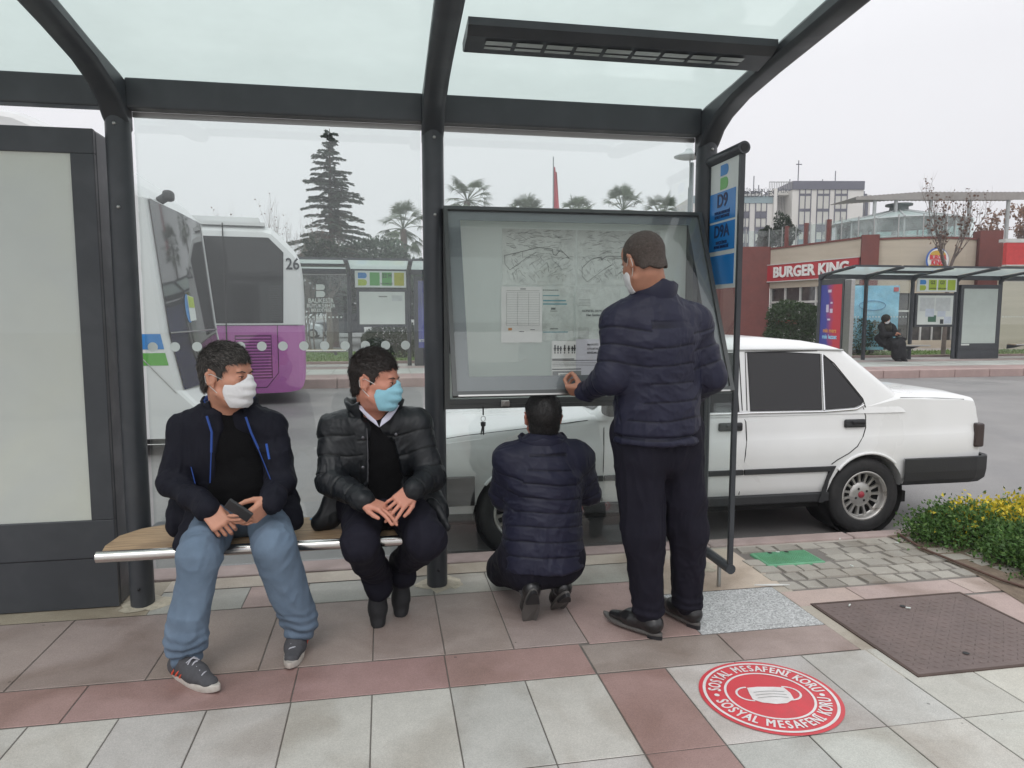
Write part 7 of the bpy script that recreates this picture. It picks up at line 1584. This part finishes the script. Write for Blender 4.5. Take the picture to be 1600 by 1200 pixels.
# ---------------- man squatting below the case
J = pos(head=(.748, 3.325, .955), neck=(.742, 3.30, .835), chest=(.745, 3.285, .66), pelvis=(.725, 3.235, .355), shR=(.915, 3.30, .765), shL=(.585, 3.30, .770), elR=(.985, 3.36, .565), elL=(.565, 3.36, .570), wrR=(.905, 3.53, .63), wrL=(.655, 3.53, .64),
        hipR=(.815, 3.25, .32), hipL=(.640, 3.25, .31), knR=(.905, 3.59, .235), knL=(.600, 3.60, .110), anR=(.818, 3.185, .150), anL=(.652, 3.135, .165))
HR = frm((.02, .97, .20), (0, -.2, 1)); hs = 1.02
hd = [hand(J['wrR'], (-.45, .55, .65), (-.7, -.1, .3), 1.0, (.5, .3), 1.0, side=1), hand(J['wrL'], (.45, .55, .65), (.7, -.1, .3), 1.0, (.5, .3), 1.0, side=-1)]
pD = person('man in navy quilted jacket kneeling below the open case, back to camera', J, HR, hs, skinmat('skin_red', (.46, .19, .135)), hd)
hk = pm('black_hair', (.011, .010, .010), .45, var=.3, vs=40, bump=.5, bs=160)
HL4 = [(-.14, -.3), (-.095, -.3), (-.080, -.060), (-.05, -.030), (-.028, -.020), (-.018, .015), (.0, .025), (.03, .035), (.055, .055), (.085, .085), (.12, .11), (.2, .12)]
make_hair(J['head'], HR, hs, pD, hk, None, .006, HL4, .016, .0008, 6500, (.0, .3, -.4), lift=.18, wave=.0015, seed=15)
bf = nrm(A3(0, 1, 0))
prs = [(cap(J['neck']+A3(0, 0, -.05), J['chest'], .105, .170, (bf, .78)), .06), (cap(J['chest'], J['pelvis']+A3(.0, -.015, -.10), .175, .200, (bf, .80)), .06)]
for s_ in 'LR': prs += [(cap(J['neck']+A3(0, 0, -.065), J['sh'+s_]+A3(0, 0, -.010), .082, .068), .06), (cap(J['sh'+s_]+A3(0, 0, -.015), J['el'+s_], .071, .064), .045), (cap(J['el'+s_], J['wr'+s_], .063, .046), .025)]
hem = [(rbx((.72, 3.24, -.04), (.4, .4, .300), .002), .006)]
pj = garment('jacket', prs, m_puf, pD, subs=hem, fold=(8, .007, (1, 1, 1.3)), seed=35, h=.0045,
    quilt=[(A3(.745, 3.29, .78), A3(.725, 3.23, .27), .066, .0028, .0), (J['shR'], J['elR'], .070, .0025, .01), (J['shL'], J['elL'], .070, .0025, .02), (J['elR'], J['wrR'], .070, .0022, .0), (J['elL'], J['wrL'], .070, .0022, .02), (A3(.745, 3.3, .95), A3(.745, 3.29, .82), 3, 0, 0)])
collar(pj, (.742, 3.30, .808), None, (.084, .078), .055, m_puf, lean=.022, th=.014, gap=(R(100)-R(330), R(100)))
tr = [(cap(J['hipR'], J['knR'], .105, .078), .04), (cap(J['hipL'], J['knL'], .108, .082), .04), (cap(J['knR'], J['anR']+A3(0, .13, .01), .074, .060), .04), (cap(J['knL'], J['anL']+A3(0, .14, .01), .078, .060), .04), (cap(J['pelvis']+A3(-.085, -.01, -.09), J['pelvis']+A3(.085, -.01, -.08), .120), .05)]
garment('trousers', tr, m_trs, pD, fold=(8, .006, (1, 1, .8)), seed=39, h=.006)
m_sock = pm('grey_socks', (.085, .085, .09), .95, bump=.4, bs=300)
for s_ in 'LR': a = J['an'+s_]; b = MB(); b.tube([tuple(a+A3(0, .13, .0)), tuple(a+A3(0, .05, .0)), tuple(a+A3(0, .01, .0))], [.054, .050, .048], 16); b.build('sock', m_sock, pD)
shoe((.650, 2.955, 0), (.03, 1, 0), 'dress', pD, pitch=R(60), L_=.29); shoe((.828, 3.07, 0), (-.04, 1, 0), 'dress', pD, pitch=R(42), L_=.28)
# ---------------- woman in black, seated far off under the right shelter
J = pos(head=(14.56, 18.72, 1.30), neck=(14.62, 18.80, 1.16), chest=(14.63, 18.84, .98), pelvis=(14.66, 18.86, .66), shR=(14.47, 18.80, 1.10), shL=(14.80, 18.78, 1.10), elR=(14.47, 18.68, .86), elL=(14.86, 18.64, .88), wrR=(14.68, 18.50, .86), wrL=(14.78, 18.47, .88),
        hipR=(14.59, 18.82, .64), hipL=(14.76, 18.82, .64), knR=(14.68, 18.42, .60), knL=(14.84, 18.42, .60), anR=(14.74, 18.45, .20), anL=(14.92, 18.42, .20))
HR = frm((.55, -.7, -.45)); 
hd = [hand(J['wrR'], (.4, -.5, .3), (0, .3, -.7), 1.1, (.5, .3), 1.0, side=-1), hand(J['wrL'], (-.4, -.5, .3), (0, .3, -.7), 1.1, (.5, .3), 1.0, side=1)]
pE = person('woman in a long black coat and headscarf seated in the far right shelter', J, HR, 1.0, sk, hd)
m_scarf = pm('olive_scarf', (.022, .020, .014), .9, var=.2, vs=20); m_abaya = pm('black_coat_cloth', (.008, .008, .010), .85, var=.15, vs=15)
def sf(P):
    q = (P-J['head'])@HR; a = np.linalg.norm((q-[0, -.02, .02])/[.105, .125, .125], axis=-1)-1; b_ = np.linalg.norm((q-[0, .09, -.02])/[.062, .06, .085], axis=-1)-1; return np.maximum(a*.1, -b_*.06)
garment('headscarf', [((sf, J['head']-.18, J['head']+.18), 0), (cap(J['neck'], J['neck']+A3(0, -.02, -.10), .12, .16), .05)], m_scarf, pE, h=.009, fold=(14, .005, (1, 1, 1)), seed=41)
make_mask(J['head'], HR, 1.0, pE, pm('mask_white', (.66, .66, .67), .8))
prs = [(cap(J['neck'], J['pelvis'], .13, .19), .06), (cap(J['hipR'], J['knR'], .13, .12), .05), (cap(J['hipL'], J['knL'], .13, .12), .05), (cap(J['knR'], J['anR']+A3(0, 0, .05), .12, .12), .05), (cap(J['knL'], J['anL']+A3(0, 0, .05), .12, .13), .05), (cap(J['hipR']+A3(-.1, .1, .1), J['anR']+A3(-.12, .12, .25), .10, .06), .06)]
for s_ in 'LR': prs += [(cap(J['sh'+s_], J['el'+s_], .085, .07), .05), (cap(J['el'+s_], J['wr'+s_], .07, .05), .04)]
garment('coat', prs, m_abaya, pE, h=.011, fold=(9, .012, (1, 1, .5)), seed=43)
for x in (14.74, 14.93): o_ = shoe((x, 18.50, .085), (.15, -1, 0), 'plain', pE, L_=.25)
ph = empty('phone', (14.75, 18.4, .95), 'small phone held by the woman in the far right shelter', 'phone')
b = MB(); b.bbox(14.73, 14.79, 18.385, 18.40, .91, 1.03, .004); b.build('case', m_bp, ph)
bg_ = empty('handbag', (15.05, 18.8, .63), 'black handbag lying on the far bench beside the seated woman', 'bag'); b = MB(); b.bbox(14.95, 15.25, 18.68, 18.86, .635, .78, .05, seg=3); b.build('bag_body', m_abaya, bg_); b = MB(); b.tube([(15.0, 18.77, .77), (15.1, 18.77, .87), (15.2, 18.77, .77)], .01, 6); b.build('strap', m_abaya, bg_)

# ---------------- knitted or elastic sleeve ends
def cuff_ring(parent, el, wr, r_, m):
    d = nrm(np.array(el)-np.array(wr)); a = nrm(np.cross(d, (.1, .2, 1))); b_ = np.cross(d, a); c = np.array(wr)+d*.012; b = MB()
    for k_, rr in ((0, r_), (1, r_*1.03)): b.tube([tuple(c+d*.012*k_+a*rr*math.cos(t)+b_*rr*math.sin(t)) for t in [6.2832*k/20 for k in range(21)]], .0065, 6, caps=False)
    b.build('sleeve_cuff', m, parent)
cuff_ring(jk, (-.905, 3.225, .725), (-.715, 3.02, .655), .043, m_navy_j); cuff_ring(jk, (-.452, 3.20, .725), (-.478, 3.03, .672), .043, m_navy_j)
cuff_ring(ct, (-.245, 3.20, .715), (-.095, 3.025, .660), .046, m_bp)
b = MB(); b.tube([(-.823, 3.19, .80), (-.800, 3.165, .715)], .0022, 5); b.build('pocket_zip', m_cuffblue, jk)

# ================================================================ thin winter haze
hb = MB(); hb.box(-80, 100, -12, 130, -1.2, 24); hz_o = hb.build('haze', pm('unused_haze', (1, 1, 1)))
hm = bpy.data.materials.new('haze_air'); hm.use_nodes = True; hn = hm.node_tree.nodes; hl = hm.node_tree.links; hn.clear()
ho = hn.new('ShaderNodeOutputMaterial'); hv = hn.new('ShaderNodeVolumePrincipled'); hv.inputs['Color'].default_value = (.95, .96, 1, 1); hv.inputs['Density'].default_value = .0017; hv.inputs['Anisotropy'].default_value = .2
hl.new(hv.outputs[0], ho.inputs['Volume']); hz_o.data.materials.clear(); hz_o.data.materials.append(hm); tag(hz_o, kind='stuff'); tag(hz_o, 'thin pale winter haze over the whole bus station', 'haze')
